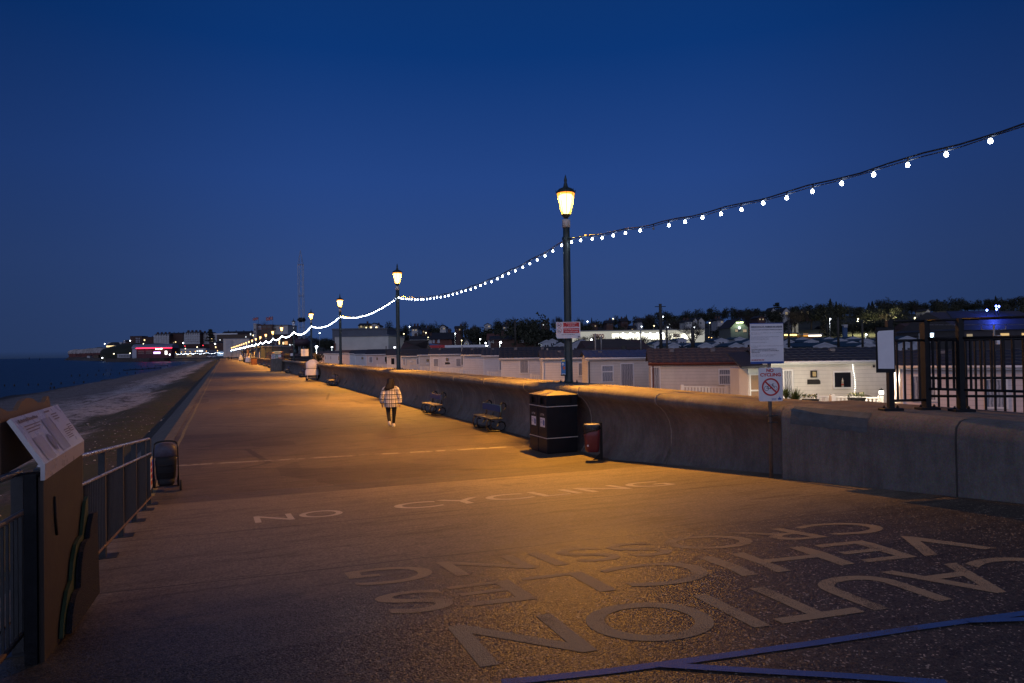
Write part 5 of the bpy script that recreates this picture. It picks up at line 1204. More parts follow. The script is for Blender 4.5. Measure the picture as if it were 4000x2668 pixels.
# ------------------------------------------------------------------ generic buildings in the distance
def bld(name,label,px0,px1,yt,d,wall,roof=None,kind='flat',th=9,yr=None,wins=(),cat=None,trims=(),chim=0,group=None,hip=0,yb=None):
    a=D(px0,yt,d); b=D(px1,yt,d); w=b.x-a.x; z1=a.z
    zb=(D((px0+px1)/2,yb,d).z if yb else min(tz(a.x,d),tz(b.x,d))-1.5)
    zb=min(zb,z1-2)
    t=thing(name,label,cat or 'building',(a.x,d,zb),0,group); h=z1-zb
    mb=MB(); mb.box(0,w,0,th,0,h); 
    zr=(D((px0+px1)/2,yr,d+ (th/2 if kind=='side' else 0)).z-zb) if yr else h
    if kind=='gable': mb.prism([(0,h),(w,h),(w/2,zr-.15)],0,th,'y')
    if kind=='side': mb.prism([(0,h),(th,h),(th/2,zr-.15)],0,w,'x')
    mb.build('wall',wall,t)
    if kind=='gable':
        mb=MB(); e=.4; tk=.25; mb.prism([(-e,h-.2),(-e,h-.2+tk),(w/2,zr+tk),(w+e,h-.2+tk),(w+e,h-.2),(w/2,zr)],-.3,th+.3,'y'); r=mb.build('roof',roof or wall,t)
    elif kind=='side':
        mb=MB(); e=.4; tk=.2; x0,x1=-e,w+e; i0=hip
        mb.add([(x0,-e,h-.1),(x1,-e,h-.1),(x1-i0,th/2,zr),(x0+i0,th/2,zr),(x0,th+e,h-.1),(x1,th+e,h-.1)],[(0,1,2,3),(3,2,5,4),(0,3,4),(1,5,2),(0,4,5,1)]); r=mb.build('roof',roof or wall,t)
    else:
        mb=MB(); mb.box(-.15,w+.15,-.15,th+.15,h,h+.35); r=mb.build('roof',roof or wall,t)
    for i in range(chim):
        x=w*(i+.5)/chim if chim>1 else w*.78; hz=zr if kind!='gable' else h+(zr-h)*.5
        mb=MB(); mb.box(x-.38,x+.38,th/2-.35,th/2+.35,hz-.6,hz+.85)
        for q in (-.25,.25): mb.lathe([(.12,hz+.85),(.10,hz+1.2)],6,(x+q,th/2,0))
        mb.build('chimney',mat('chimney_brick',(.07,.04,.035),.9,0,.2,1),r)
    for wn_ in wins:
        x0,x1,y0,y1,m=wn_
        p0=D(x0,y0,d); p1=D(x1,y1,d); mb=MB(); mb.box(p0.x-a.x,p1.x-a.x,-.12,-.01,p1.z-zb,p0.z-zb); mb.build('window',m,t)
    for tr in trims:
        nm,x0,x1,y0,y1,m=tr; p0=D(x0,y0,d); p1=D(x1,y1,d); mb=MB(); mb.box(p0.x-a.x,p1.x-a.x,-.35,-.15,p1.z-zb,p0.z-zb); mb.build(nm,m,t)
    return t
W_warm=emis('window_warm_far',(1,.72,.35),2.2); W_dim=emis('window_dim_far',(1,.78,.5),.35); W_cool=emis('window_cool_far',(.85,.92,1),1.6)
W_dark=mat('window_dark',(.05,.06,.08),.15,0,0); W_white=mat('window_pale',(.45,.47,.55),.4,0,.2,1)
brickd=mat('brick_dark',(.085,.045,.038),.9,0,.3,.8); bricr=mat('brick_red',(.16,.06,.045),.9,0,.25,.8); roofd=mat('slate_far',(.022,.022,.028),.8,0,.3,.6); stone=mat('carrstone',(.11,.08,.06),.9,0,.3,.8)
palew=mat('render_pale',(.42,.42,.42),.8,0,.2,.6); greyw=mat('sheet_grey',(.52,.50,.46),.7,0,.12,.4); gry2=mat('sheet_bluegrey',(.10,.115,.15),.7,0,.2,.4)
zf=lambda x,y:(650+x*.1489,1230+y*.1489)
# far left shore
bld('cliff_house','house with a row of glowing windows on the far headland',414,470,1349,880,palew,roofd,'side',9,1337,[(416+i*7.6,421+i*7.6,1350,1356,W_warm) for i in range(7)],hip=5,yb=1372)
bld('gabled_house','small house with white gable end on the far headland',480,514,1335,880,brickd,roofd,'side',9,1328,[(482,489,1329,1340,W_white)],yb=1352)
bld('flat_block','square dark block with pale front bay above the arcade',508,555,1314,870,brickd,roofd,'flat',14,None,[(531+i*6,534+i*6,1320+j*7,1324+j*7,W_white) for i in range(3) for j in range(3)],yb=1350)
bld('brick_house','long low dark house with one warm light beside the flat block',556,598,1318,870,brickd,roofd,'side',10,1316,[(562,567,1326,1331,W_warm)],chim=2,yb=1350)
def terrace(label,px0,px1,yt,yb,d,gab,cols):
    """tall half-timbered Victorian terrace: rows of pale bays under small gables and chimney stacks"""
    a=D(px0,yt,d); b=D(px1,yt,d); w=b.x-a.x; zb=D(px0,yb,d).z-4; h=a.z-zb
    t=thing('terrace_house',label,'terrace',(a.x,d,zb),0,'tall half-timbered terraces above the bay')
    hh=h-4; mb=MB(); mb.box(0,w,0,12,0,4+hh*.82); mb.build('wall',brickd,t)
    mb=MB(); mb.prism([(0,4+hh*.8),(12,4+hh*.8),(6,h+.5)],0,w,'x'); r=mb.build('roof',roofd,t)
    n=cols; fl=4
    for i in range(n):
        x0=w*(i+.07)/n; x1=w*(i+.93)/n
        for j in range(fl):
            z0=4+hh*.80*j/fl+.25; z1=4+hh*.80*(j+1)/fl-.25
            mb=MB(); mb.box(x0,x1,-.5,0,z0,z1); mb.build('bay',mat('terrace_render',(.66,.66,.66),.8,0,.2,.6),t)
            mb=MB()
            for q in (.2,.62): mb.box(x0+(x1-x0)*q,x0+(x1-x0)*(q+.16),-.56,-.505,z0+.6,z1-.5)
            mb.build('pane',W_dark,t)
        mb=MB(); mb.prism([(x0,4+hh*.8),(x1,4+hh*.8),((x0+x1)/2,4+hh*.95)],-.55,3,'y'); mb.build('gable',palew,t)
    for i in range(gab):
        x=w*(i+.3)/gab; mb=MB(); mb.box(x,x+1.8,5,7,h-1.5,h+2.2); mb.build('chimney',mat('chimney_brick',(.07,.04,.035)),r)
terrace('half-timbered terrace directly above the red-lit arcade roof',600,661,1304,1345,870,4,6)
bld('dark_block','dark brick range between the two half-timbered terraces',662,716,1304,880,brickd,roofd,'side',12,1300,[(684,688,1334,1338,W_warm),(676,680,1337,1340,W_dim)],chim=3,yb=1352)
terrace('largest half-timbered terrace above the far bay lamps',719,781,1297,1345,800,4,7)
terrace('darker narrow terrace right of the largest one',783,818,1300,1345,810,2,3)
bld('corner_house','narrow house end with lit lower window beside the conifer',819,834,1304,800,brickd,roofd,'gable',10,1298,[(822,831,1326,1334,W_dim),(826,829,1318,1324,W_warm)],yb=1350)
bld('hotel','long brown flat-roofed hotel with white fascia and pale stair panel',834,991,1308,690,stone,roofd,'flat',16,None,[(958,962,1304,1309,W_dark),(977,981,1302,1309,W_cool),(959,962,1314,1318,W_cool),(858,861,1326,1330,W_cool),(1,1.5,1,1.2,W_dark)][:4],yb=1350,trims=[('fascia',834,928,1303,1306,M_white),('stair_panel',839,848,1307,1334,palew)],chim=0)
bld('roof_range','dark pitched roofs with chimneys behind the long hotel',868,990,1303,730,brickd,roofd,'side',12,1294,[],chim=4,yb=1345)
bld('dark_house','dark house with one lit lamp in front of the hotel',818,876,1340,600,brickd,roofd,'side',12,1334,[(840,845,1353,1359,W_warm)],yb=1372)
bld('grey_shed','large grey gable-ended shed above the far kiosks',872,974,1324,400,greyw,gry2,'flat',26,None,[],yb=1395,trims=[('pale_front',883,910,1330,1392,palew)])
bld('bay_pavilion','low pale pavilion with lit windows behind the far string of lights',704,803,1362,640,palew,gry2,'flat',12,None,[(768,774,1369,1374,W_cool),(777,793,1368,1374,W_cool)],yb=1382)
bld('bay_kiosk','blue-lit kiosk building at the end of the promenade',814,873,1370,560,gry2,gry2,'flat',8,None,[(848,872,1374,1390,emis('blue_lit_front',(.45,.65,1),.5))],yb=1396)
bld('white_pavilion','low white glazed pavilion left of the arcade',458,508,1385,690,palew,M_white,'flat',8,None,[(466+i*6,470+i*6,1388,1393,W_dark) for i in range(7)],yb=1398)
# lower arches below the pavilion, lit orange by the bay lamps
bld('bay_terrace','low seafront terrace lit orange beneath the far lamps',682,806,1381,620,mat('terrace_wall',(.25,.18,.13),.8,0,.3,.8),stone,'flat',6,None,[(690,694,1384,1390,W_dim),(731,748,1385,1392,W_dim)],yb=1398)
# arcade on its sea wall
a=D(533,1395,655); d_=655
s=thing('amusement_arcade','barrel-roofed seafront arcade with a bright red neon line','arcade',(a.x,d_,0))
k=d_/F; L=(670-533)*k; He=(1395-1359)*k+1.2
mb=MB(); mb.box(0,L,0,14,0,He); mb.build('wall',mat('arcade_wall',(.10,.035,.045),.8,0,.25,.5),s)
mb=MB(); arc=[(14*(.5-.5*math.cos(math.pi*i/10))-.5,He+4.0*math.sin(math.pi*i/10)) for i in range(11)]
mb.prism(arc,-4.4,L+.5,'x'); mb.build('roof',mat('arcade_roof',(.22,.24,.32),.5,.3,.15,.3),s)
mb=MB(); mb.box(-4.3,-.01,.6,13.4,0,He+.4); mb.build('end_panel',mat('arcade_end',(.42,.45,.52),.6,0,.1,.5),s)
mb=MB(); mb.box(0,L+.8,-.8,-.4,He-.35,He+.25); mb.build('neon_strip',emis('red_neon',(1,.02,.06),7,'AUTO'),s)
mb=MB(); mb.box(0,L+.8,-.39,-.05,He-.7,He+.5); mb.build('canopy',M_black,s)
mb=MB(); 
px2=lambda p:(p-533)*k
mb.box(px2(601),px2(626),-.3,-.02,(1397-1378)*k,(1397-1371)*k); mb.build('lit_sign',emis('violet_sign',(.62,.42,1),5,'AUTO'),s)
mb=MB(); mb.box(px2(645),px2(653),-.3,-.02,(1397-1382)*k,(1397-1368)*k); mb.build('lit_door',emis('white_door',(1,.95,.9),4),s)
for x in (612,620,628,634): mb=MB(); mb.lathe([(.1,-.5),(.5,0),(.1,.5)],6,(px2(x),-1.0,He-.8)); mb.build('spot_lamp',emis('spot_white',(1,.85,.6),12,'AUTO'),s)
for i in range(2):
    for j in range(2):
        mb=MB(); mb.box(px2(540+i*30),px2(563+i*30),-.1,-.01,(1397-1378+j*7.5)*k,(1397-1373+j*7.5)*k); mb.build('shutter',mat('shutter_tan',(.2,.16,.14),.8,0,.2,1),s)
s=thing('harbour_wall','dark concrete sea wall under the arcade reaching into the water','wall',(0,0,0))
a=D(412,1398,650); b=D(672,1398,640); mb=MB(); mb.prism([(a.x,650),(b.x,600),(b.x+8,610),(b.x+6,680),(a.x,690)],-5,.6,'z'); mb.build('wall',mat('harbour_concrete',(.07,.06,.055),.9,0,.4,.3),s)
mb=MB(); mb.tube([(a.x,650,1.6),(b.x,600,1.6)],.05,4)
for i in range(30): q=i/29; mb.box(a.x+(b.x-a.x)*q-.04,a.x+(b.x-a.x)*q+.04,650-50*q,650-50*q+.08,.6,1.6)
mb.build('railing',M_black,s)
# striped cliff: red below, white chalk above, turf on top
def mat_cliff():
    m,t,p,co,xyz,b=newmat('cliff_strata'); n=b.noise(co,.12,5,.7); z=b.m('ADD',xyz[2],b.m('MULTIPLY',n,2.2))
    c=b.mix(b.ramp(z,9.6,10.2),(.16,.055,.05),(.50,.46,.44)); c=b.mix(b.ramp(z,17.6,18.3),c,(.025,.03,.018)); c=b.mix(b.ramp(n,.4,.7),b.mix(1.0,c,(.6,.6,.6),'MULTIPLY'),c)
    c=b.mix(b.ramp(z,4.5,3),c,(.05,.045,.045)); t.links.new(c,p.inputs['Base Color']); p.inputs['Roughness'].default_value=.95; return m
mb=MB(); cr=random.Random(4); prof=[]
for i in range(34):
    px=268+(458-268)*i/33; top=interp(px,[(268,1369),(285,1365),(320,1364),(345,1361),(372,1357),(392,1356),(410,1361),(458,1356)])+cr.uniform(-1,1)
    d=interp(px,[(268,1180),(340,1130),(460,980)]); prof.append((px,top,d))
for i,(px,top,d) in enumerate(prof):
    T=D(px,top,d+8); B=D(px,1406,d); e=6*cr.uniform(0,1)
    mb.v+=[(B.x,d-14,-3),(B.x,d-2+e,3.5),(T.x,d+3+e*.7,10+.3*e),(T.x,d+6+e*.5,T.z*.93),(T.x,d+12,T.z),(T.x,d+90,T.z*.9)]
for i in range(33):
    for j in range(5): q=i*6+j; mb.f.append((q,q+6,q+7,q+1)); mb.m.append(0); mb.sm.append(False)
mb.build('cliff',mat_cliff(),kind='structure')
for i,(px,py,l) in enumerate(((352,1392,'white'),(430,1390,'blue'))): pass
# small lit huts and lamps near the cliff foot
for px,y0,y1,w,l,m in ((345,1390,1398,11,'tiny pale hut below the cliffs',palew),(375,1388,1398,18,'long tiny hut with dark windows below the cliffs',stone),(425,1386,1398,16,'tiny dark-roofed hut left of the glazed pavilion',palew)):
    bld('beach_hut',l,px-w/2,px+w/2,y0,800,m,roofd,'flat',5,yb=y1,cat='hut')
# ------------------------------------------------------------------ street and flood lights in the town
def town_lamp(px,py,label,d,r,col,s_,post=6,power=0,group='lights of the town'):
    p=D(px,py,d); t=thing('lamp_standard',label,'street lamp',(p.x,d,p.z),0,group)
    base=tz(p.x,d); hp=max(2.0,min(9,p.z-base)); 
    mb=MB(); mb.lathe([(.09,-hp),(.06,-.3)],6); mb.tube([(0,0,-.35),(0,0,-.1),(.2,-.1,0)],.05,5); mb.build('post',mat('lamp_column',(.25,.26,.24),.6,.3,.1,2),t)
    mb=MB(); rr_=r*d/F; mb.lathe([(rr_*.3,-rr_*.8),(rr_,0),(rr_*.3,rr_*.8)],10,(.1,-.2,0)); mb.build('lamp_head',emis('head_%s'%col,{'w':(.85,.92,1),'y':(1,.86,.5),'o':(1,.55,.18),'b':(.5,.65,1),'r':(1,.05,.08)}[col],s_),t)
    if power:
        l=bpy.data.lights.new('head_light','POINT'); l.energy=power; l.color={'w':(.85,.92,1),'y':(1,.88,.45),'o':(1,.6,.2),'b':(.5,.6,1),'r':(1,.1,.1)}[col]; l.shadow_soft_size=.3
        o=bpy.data.objects.new('head_light',l); COL.objects.link(o); o.parent=t; o.location=(.1,-1.2,-.3)
TL=[(1236,1355,190,9,'w','big white floodlight at the edge of the fairground',3000),(1296,1356,200,5,'w','smaller floodlight right of the big fairground one',500),
(1540,1357,120,6,'w','round white lamp just left of the second promenade lamp post',300),(1953,1338,120,8,'w','largest white park lamp left of the nearest post',600),(1895,1340,125,5,'w','white park lamp left of the largest one',200),(1874,1325,150,5,'w','higher white park lamp left of centre',200),
(1777,1303,160,4,'w','tall thin street lamp over the blue canopy roof',150),(1663,1300,260,4,'y','yellowish street lamp above the brick house',0),(1577,1304,260,4,'y','yellowish street lamp above the brown hip roof',0),(1599,1276,330,3,'w','tiny lamp high on the left hillside',0),
(1802,1330,150,4,'y','short street lamp right of the red canopy',120),(1671,1318,170,3,'y','dim lamp column beside the blue canopy',80),
(2294,1256,330,4,'w','hill street lamp right of the dog notice',0),(2308,1327,140,6,'w','park lamp below the left end of the lit store',300),(2394,1245,340,4,'y','hill lamp above the store lettering',0),(2505,1276,300,4,'w','hill lamp above the middle of the lit store',0),
(2554,1273,320,4,'y','hill lamp left of the tall dark pole',0),(2589,1237,340,4,'w','high hill lamp right of the tall dark pole',0),(2607,1279,300,3,'w','lower hill lamp right of the tall dark pole',0),(2710,1279,260,4,'w','lamp on a bare trunk-like post by the store end',0),
(2771,1261,300,4,'y','lamp between the white gables and the pub',0),(2829,1267,300,4,'y','lamp just left of the lit-gabled pub',0),(2841,1326,140,6,'w','white park lamp below the pub',300),(2957,1251,330,4,'w','lamp above the bylaws sign',0),
(2543,1321,220,5,'w','bright lamp at the foot of the store, left',0),(2637,1321,220,5,'y','bright lamp at the foot of the store, right',0),(2767,1318,230,3,'o','orange lamp left of the pub wall',0),(2778,1319,230,3,'o','second orange lamp left of the pub wall',0),
(3350,1246,300,5,'y','yellow street lamp over the lit bushes',9000),(3460,1253,300,4,'y','yellow street lamp beyond the blank sign',6000),(3490,1242,310,4,'y','taller yellow lamp beyond the blank sign',5000),(3572,1241,330,4,'y','angled lamp on the lit slope',6000),(3594,1247,330,3,'y','second angled lamp on the lit slope',0),
(3241,1246,260,5,'w','white light shining through the big conifer',1500),(3797,1238,320,5,'w','white lamp left of the blue-lit roof',0),(3526,1322,130,5,'w','white park lamp seen left of the gate',300),(3380,1307,150,6,'w','twin-headed lamp left of the blank sign',400),(3418,1191,500,2,'w','tiny light high in the hillside trees',0),(3473,1192,500,2,'w','second tiny light high in the hillside trees',0),
(1430,1280,330,3,'y','leftmost of three warm house lights on the hill',0),(1449,1280,330,3,'y','middle of three warm house lights on the hill',0),(1468,1279,330,3,'y','rightmost of three warm house lights on the hill',0),(1248,1301,260,4,'w','lamp on the dark slope right of the tall mast',0),
(409,1343,870,3,'w','lone white light above the far glowing house',0),(508,1331,870,3,'w','tiny light beside the far flat block',0),(560,1343,700,3,'y','light on the arcade roof ridge',0),(400,1398,760,4,'w','bright light at the foot of the cliffs',0),(445,1382,740,4,'y','pair of warm lights left of the pavilion',0),(508,1380,680,4,'y','warm light at the arcade corner',0),
(716,1340,700,4,'w','white light below the largest terrace',0),(724,1324+38,640,3,'y','small light over the bay pavilion',0),(770,1356,640,4,'y','warm light left of the red marker',0),(722,1352,640,3,'r','left red light above the bay',0),(793,1349,640,3,'r','right red light above the bay',0),(663,1385,600,4,'w','white light at the arcade right end',0),(840,1343,590,4,'w','white light on the dark house',0),(990,1310,380,5,'y','yellowish lamp on the white tower corner',0)]
for px,py,d,r,c,l,pw_ in TL:
    sv={'w':6,'y':5,'o':4,'b':6,'r':4}[c]
    town_lamp(px,py,l,d,r*.62,c,sv if r<6 else 12,power=pw_)
# ------------------------------------------------------------------ fairground
bld('fair_hall','scaffold-fronted fairground hall with brown panels',1003,1063,1271,330,mat('hall_brown',(.16,.115,.10),.8,0,.2,.4),gry2,'flat',12,None,[(1007,1021,1273,1287,W_white),(1026,1060,1272,1285,mat('panel_tan',(.22,.18,.15),.8,0,.1,.5))],yb=1400)
bld('fair_block','cream-walled block right of the scaffold hall',1064,1124,1272,332,greyw,gry2,'flat',14,None,[(1070,1079,1283,1288,brickd),(1069,1078,1275,1277,W_dark)],yb=1306)
bld('white_tower','narrow white tower with square windows at the left of the fair hall',990,1002,1267,328,palew,palew,'flat',6,None,[(993,998,1284,1291,W_dark),(993,998,1299,1305,W_dark)],yb=1330)
bld('fair_arches','dark fairground building below the cream block',1063,1140,1308,330,brickd,gry2,'flat',12,None,[(1089,1093,1330,1345,W_warm),(1104,1110,1336,1345,W_warm),(1112,1124,1333,1346,emis('amber_fair',(1,.5,.2),.8)),(1130,1145,1345,1349,W_cool)],yb=1400)
s=thing('hall_scaffold','metal frame standing against the brown fair hall','scaffold',(0,0,0)); mb=MB(); d=327
for px in (1003,1023,1043,1063): mb.tube([D(px,1269,d),D(px,1398,d)],.14,5)
for py in (1269,1283,1310): mb.tube([D(1003,py,d),D(1064,py,d)],.12,5)
mb.tube([D(1016,1345,d),D(1030,1372,d)],.1,4); mb.tube([D(1002,1345,d),D(1002,1400,d)],.2,5); mb.build('frame',mat('rust_frame',(.2,.08,.06),.6,.3,.2,1),s)
s=thing('light_spray','fan of thin rods on the roof of the scaffold hall','ornament',D(1033,1268,327)); mb=MB()
for k in range(7): a=rad(25+130*k/6); mb.tube([(0,0,0),(math.cos(a)*2.1,0,math.sin(a)*1.9)],.05,4)
mb.build('rods',M_steel2,s)
def union_flag(px,py,label,m_=1.0):
    t=thing('union_flag',label,'flag',D(px,py,325),0,'union flags above the fair hall'); w,h=1.35*m_,.72*m_
    def wave(x,z,y): return (x,y+.12*math.sin(x*3.2),z+.08*math.sin(x*2.2)+.10*x)
    def quad(mb,pts,y): mb.add([wave(x,z,y) for x,z in pts],[tuple(range(len(pts)))])
    def bars(mb,segs,y,wd):
        for (x0,z0),(x1,z1) in segs:
            n=8; dx,dz=x1-x0,z1-z0; l=math.hypot(dx,dz); nx,nz=-dz/l*wd/2,dx/l*wd/2
            for i in range(n):
                a,b=i/n,(i+1)/n; quad(mb,[(x0+dx*a+nx,z0+dz*a+nz),(x0+dx*b+nx,z0+dz*b+nz),(x0+dx*b-nx,z0+dz*b-nz),(x0+dx*a-nx,z0+dz*a-nz)],y)
    mb=MB(); bars(mb,[((-w,0),(w,0))],0,2*h); mb.build('blue_field',mat('flag_blue',(.01,.02,.16),.8,0,0),t)
    mb=MB(); bars(mb,[((-w,-h),(w,h)),((-w,h),(w,-h))],-.02,.30*h); bars(mb,[((-w,0),(w,0)),((0,-h),(0,h))],-.03,.62*h); mb.build('white_cross',mat('flag_white',(.6,.6,.62),.8,0,0),t)
    mb=MB(); bars(mb,[((-w,-h),(w,h)),((-w,h),(w,-h))],-.04,.12*h); bars(mb,[((-w,0),(w,0)),((0,-h),(0,h))],-.05,.36*h); mb.build('red_cross',mat('flag_red',(.45,.015,.03),.8,0,0),t)
    mb=MB(); mb.tube([(w,.05,1.0*m_),(w,.05,-3.2)],.06,5); mb.build('flagpole',M_steel2,t)
union_flag(998,1246,'union flag on the left above the white tower')
union_flag(1052,1245,'larger union flag on the right above the scaffold hall',1.25)
# tall lattice mast of the drop ride
d=250; s=thing('lattice_mast','very tall thin lattice ride tower standing above the fairground','tower',(0,0,0))
mst=mat('mast_paint',(.42,.45,.52),.5,.3,.1,1)
B=D(1190-10,1400,d); T=D(1174,1034,d); Tip=D(1173,976,d); hw=8.6*d/F
mb=MB()
def cor(p,f=1): return [(p.x+sx*hw*f,p.y+sy*hw*f,p.z) for sx,sy in((-1,-1),(1,-1),(1,1),(-1,1))]
cb,ct=cor(B),cor(T)
for a,b in zip(cb,ct): mb.tube([a,b],.11,5); mb.tube([b,tuple(Tip)],[.09,.04],4)
mb.build('legs',mst,s)
mb=MB(); nseg=15
for i in range(nseg+1):
    f=i/nseg; c=[tuple(Vector(a).lerp(Vector(b),f)) for a,b in zip(cb,ct)]
    if i%5==0:
        for j in range(4): mb.tube([c[j],c[(j+1)%4]],.08,4)
    if i<nseg:
        c2=[tuple(Vector(a).lerp(Vector(b),(i+1)/nseg)) for a,b in zip(cb,ct)]
        for j in (0,2): k=(j+1)%4; mb.tube([c[j],c2[k]] if i%2 else [c[k],c2[j]],.035,3)
mb.build('lattice',mst,s)
mb=MB(); mb.lathe([(1.0,0),(1.6,.8),(1.1,1.6)],8,D(1178,1258,d)); mb.build('carriage',M_black,s)
mb=MB()
for sx in (-1,1):
    mb.tube([D(1180,1345,d),D(1180+sx*32,1313,d)],.22,5); mb.tube([D(1180,1362,d),D(1180+sx*20,1318,d)],.16,5)
mb.lathe([(2.0,0),(3.2,1.5),(2.2,2.6)],8,D(1180,1352,d)-Vector((0,0,0))); mb.build('ride_arms',mat('ride_dark',(.06,.035,.05),.6,0,.2,1),s)
# ride clutter: helter tower, gondolas, rails
s=thing('ride_tower','slim white lattice ride at the left of the fairground','ride',(0,0,0)); mb=MB(); d=230
for px in (1066,1078): mb.tube([D(px,1328,d),D(px,1385,d)],.09,4)
for i in range(8): y=1330+i*7; mb.tube([D(1066 if i%2 else 1078,y,d),D(1078 if i%2 else 1066,y+7,d)],.06,4)
mb.build('lattice',mst,s)
for i,(px,py,w,h,c,l) in enumerate(((1086,1350,20,34,(.16,.05,.04),'red-brown tall ride housing'),(1112,1354,26,26,(.05,.07,.12),'dark blue ride housing in the middle of the fair'),(1138,1348,18,30,(.10,.05,.05),'maroon ride housing under the mast'),(1148,1362,22,16,(.05,.09,.12),'teal low ride housing right of the mast'),(1036,1362,26,30,(.03,.03,.035),'black ride canopy before the brown hall'))):
    q=D(px,py+h,215+i*4); k=(215+i*4)/F; s=thing('fairground_ride',l,'ride',q,0); mb=MB(); ww,hh=w*k/2,h*k
    mb.lathe([(ww,0),(ww*.9,hh*.55),(ww*.6,hh*.6),(ww*.95,hh*.7),(ww*.3,hh*.95),(.1,hh)],9); mb.build('housing',mat('ride_%d'%i,c,.6,0,.4,1.2),s)
    mb=MB(); mb.lathe([(ww*1.02,hh*.42),(ww*1.02,hh*.46)],9); mb.build('trim',mat('ride_trim',(.4,.25,.12),.5,0,.3,2),s)
# fence and boards on the wall by the fair
s=thing('fair_fence','dark paling fence behind the sea wall in front of the fair','fence',(L0.x,L0.y,0),WA); mb=MB()
for k in range(90): u=62+k*.9; mb.box(u-.2,u+.2,-1.35,-1.25,-.9,2.5)
mb.build('palings',mat('fence_dark',(.03,.03,.035),.8,0,.3,2),s); mb=MB(); mb.box(62,143,-1.23,-1.18,2.2,2.3); mb.box(62,143,-1.23,-1.18,1.7,1.78); mb.build('rail',M_iron,s)
s=thing('fair_railing','thin pinkish handrail on top of the wall by the fairground','railing',(L0.x,L0.y,0),WA); mb=MB()
for z in (2.35,2.75): mb.tube([(92,-.2,z),(134,-.2,z)],.05,5)
for k in range(12): mb.tube([(92+k*3.8,-.2,1.6),(92+k*3.8,-.2,2.75)],.05,5)
mb.build('rails',mat('pink_rail',(.4,.2,.16),.5,.2,.2,2),s)
for px0,px1,y0,y1,d,l,nc in ((1176,1205,1364,1391,78,'large blank pale board on the fence left of the third lamp',False),(1060,1075,1385,1400,100,'white no cycling board on the wall by the fair',True),(1077,1086,1385,1400,101,'teal striped board beside the no cycling board',False),(1087,1098,1385,1396,99,'small white notice left of the concrete block',False),(1134,1144,1380,1390,88,'small white notice right of the unlit lamp',False)):
    a,b=facing(px0,y0,px1,y1,d); w=b.x-a.x; h=a.z-b.z; s=thing('notice_board',l,'sign',((a.x+b.x)/2,d,(a.z+b.z)/2))
    mb=MB(); mb.box(-w/2,w/2,0,.04,-h/2,h/2); mb.build('panel',M_sign if 'teal' not in l else mat('teal_board',(.25,.42,.45),.6,0,.3,4),s)
    mb=MB(); mb.box(-.04,.04,.045,.1,-h/2-1.2,h/2-.05); mb.build('post',M_black,s)
    if nc: mb=MB(); mb.ring(0,0,w*.36,w*.28,-.02,n=20); mb.prism([(-w*.25,w*.22),(-w*.2,w*.27),(w*.25,-w*.22),(w*.2,-w*.27)],-.03,-.02,'y'); mb.build('symbol',M_ink,s)
# kiosks beyond the fair along the promenade
kc=[(.03,.04,.06),(.04,.05,.09),(.10,.03,.03),(.03,.06,.07),(.16,.07,.03)]
for i in range(9):
    u=178+i*24; s=thing('seafront_kiosk','small dark kiosk, %s in the row beyond the fair'%(['first']+ORD[1:])[i],'kiosk',Wp(u,-3.5,0),WA,'kiosks along the far promenade')
    mb=MB(); mb.box(0,14,-5,2.5,-.9,4.2+.6*math.sin(i*2)); mb.build('wall',mat('kiosk_%d'%(i%5),kc[i%5],.7,0,.3,.8),s)
    mb=MB(); mb.box(-.3,14.3,-5.3,3.2,4.3+.6*math.sin(i*2),4.6+.6*math.sin(i*2)); mb.build('roof',gry2,s)
    mb=MB(); mb.box(-.02,-.1,-3,-.5,1.2,3.2); mb.build('shop_front',W_cool if i in (2,5) else W_dim,s)
    for q in range(3): mb=MB(); mb.box(1+q*4.4,4.6+q*4.4,2.5,2.6,.8,3.0); mb.build('shutter',M_sign if (i+q)%3==0 else M_blue,s)
# ------------------------------------------------------------------ middle distance behind the caravans
bld('grey_hall','long grey-cream warehouse wall right of the fairground',1308,1517,1316,135,greyw,gry2,'flat',20,None,[],yb=1376,trims=[('lamp_panel',1307,1312,1340,1366,bricr)])
bld('blue_shed','dark blue-grey shed rising behind the grey warehouse',1298,1512,1289,175,gry2,gry2,'flat',20,None,[],yb=1330)
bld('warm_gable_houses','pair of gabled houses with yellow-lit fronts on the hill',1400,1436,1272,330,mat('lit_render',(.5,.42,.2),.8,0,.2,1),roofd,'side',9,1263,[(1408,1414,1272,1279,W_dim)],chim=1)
bld('gabled_house','gabled house with two warm lights left of the second lamp',1440,1482,1273,335,palew,roofd,'gable',9,1262,[(1446,1452,1276,1282,W_warm),(1468,1474,1276,1283,W_warm)],chim=1)
bld('brick_house','red brick house with two white sash windows behind the caravans',1686,1765,1325,190,bricr,roofd,'side',12,1299,[(1690,1698,1327,1340,W_white),(1709,1718,1326,1340,W_white)],chim=1)
bld('terraced_house','row of dark-roofed terraces with white dormer right of the hip roof',1600,1690,1327,230,palew,roofd,'side',12,1312,[(1640+i*9,1645+i*9,1329,1337,W_dark) for i in range(4)],chim=3)
bld('hip_house','dark brown hipped roof building behind the second lamp',1562,1656,1366,110,brickd,mat('roof_hip_brown',(.06,.045,.035),.9,0,.2,.8),'side',10,1330,[],hip=4.5)
bld('long_house','long dark house with two white windows left of the dog notice',1916,2100,1327,170,brickd,roofd,'side',12,1311,[(2030,2046,1328,1338,W_white),(2062,2077,1328,1338,W_white),(1918,1930,1330,1340,W_dark)],chim=2)
bld('red_roof_house','house with faded red roof beyond the park lamps',1905,1980,1327,210,palew,mat('roof_faded_red',(.13,.05,.04),.9,0,.2,1),'side',10,1303,[(1915,1921,1328,1338,W_dark),(1930,1937,1328,1338,W_dark)],chim=1)
bld('white_roof_shed','long low shed with a bright white roof edge',1742,1893,1358,100,palew,M_white,'flat',9,None,[],yb=1375)
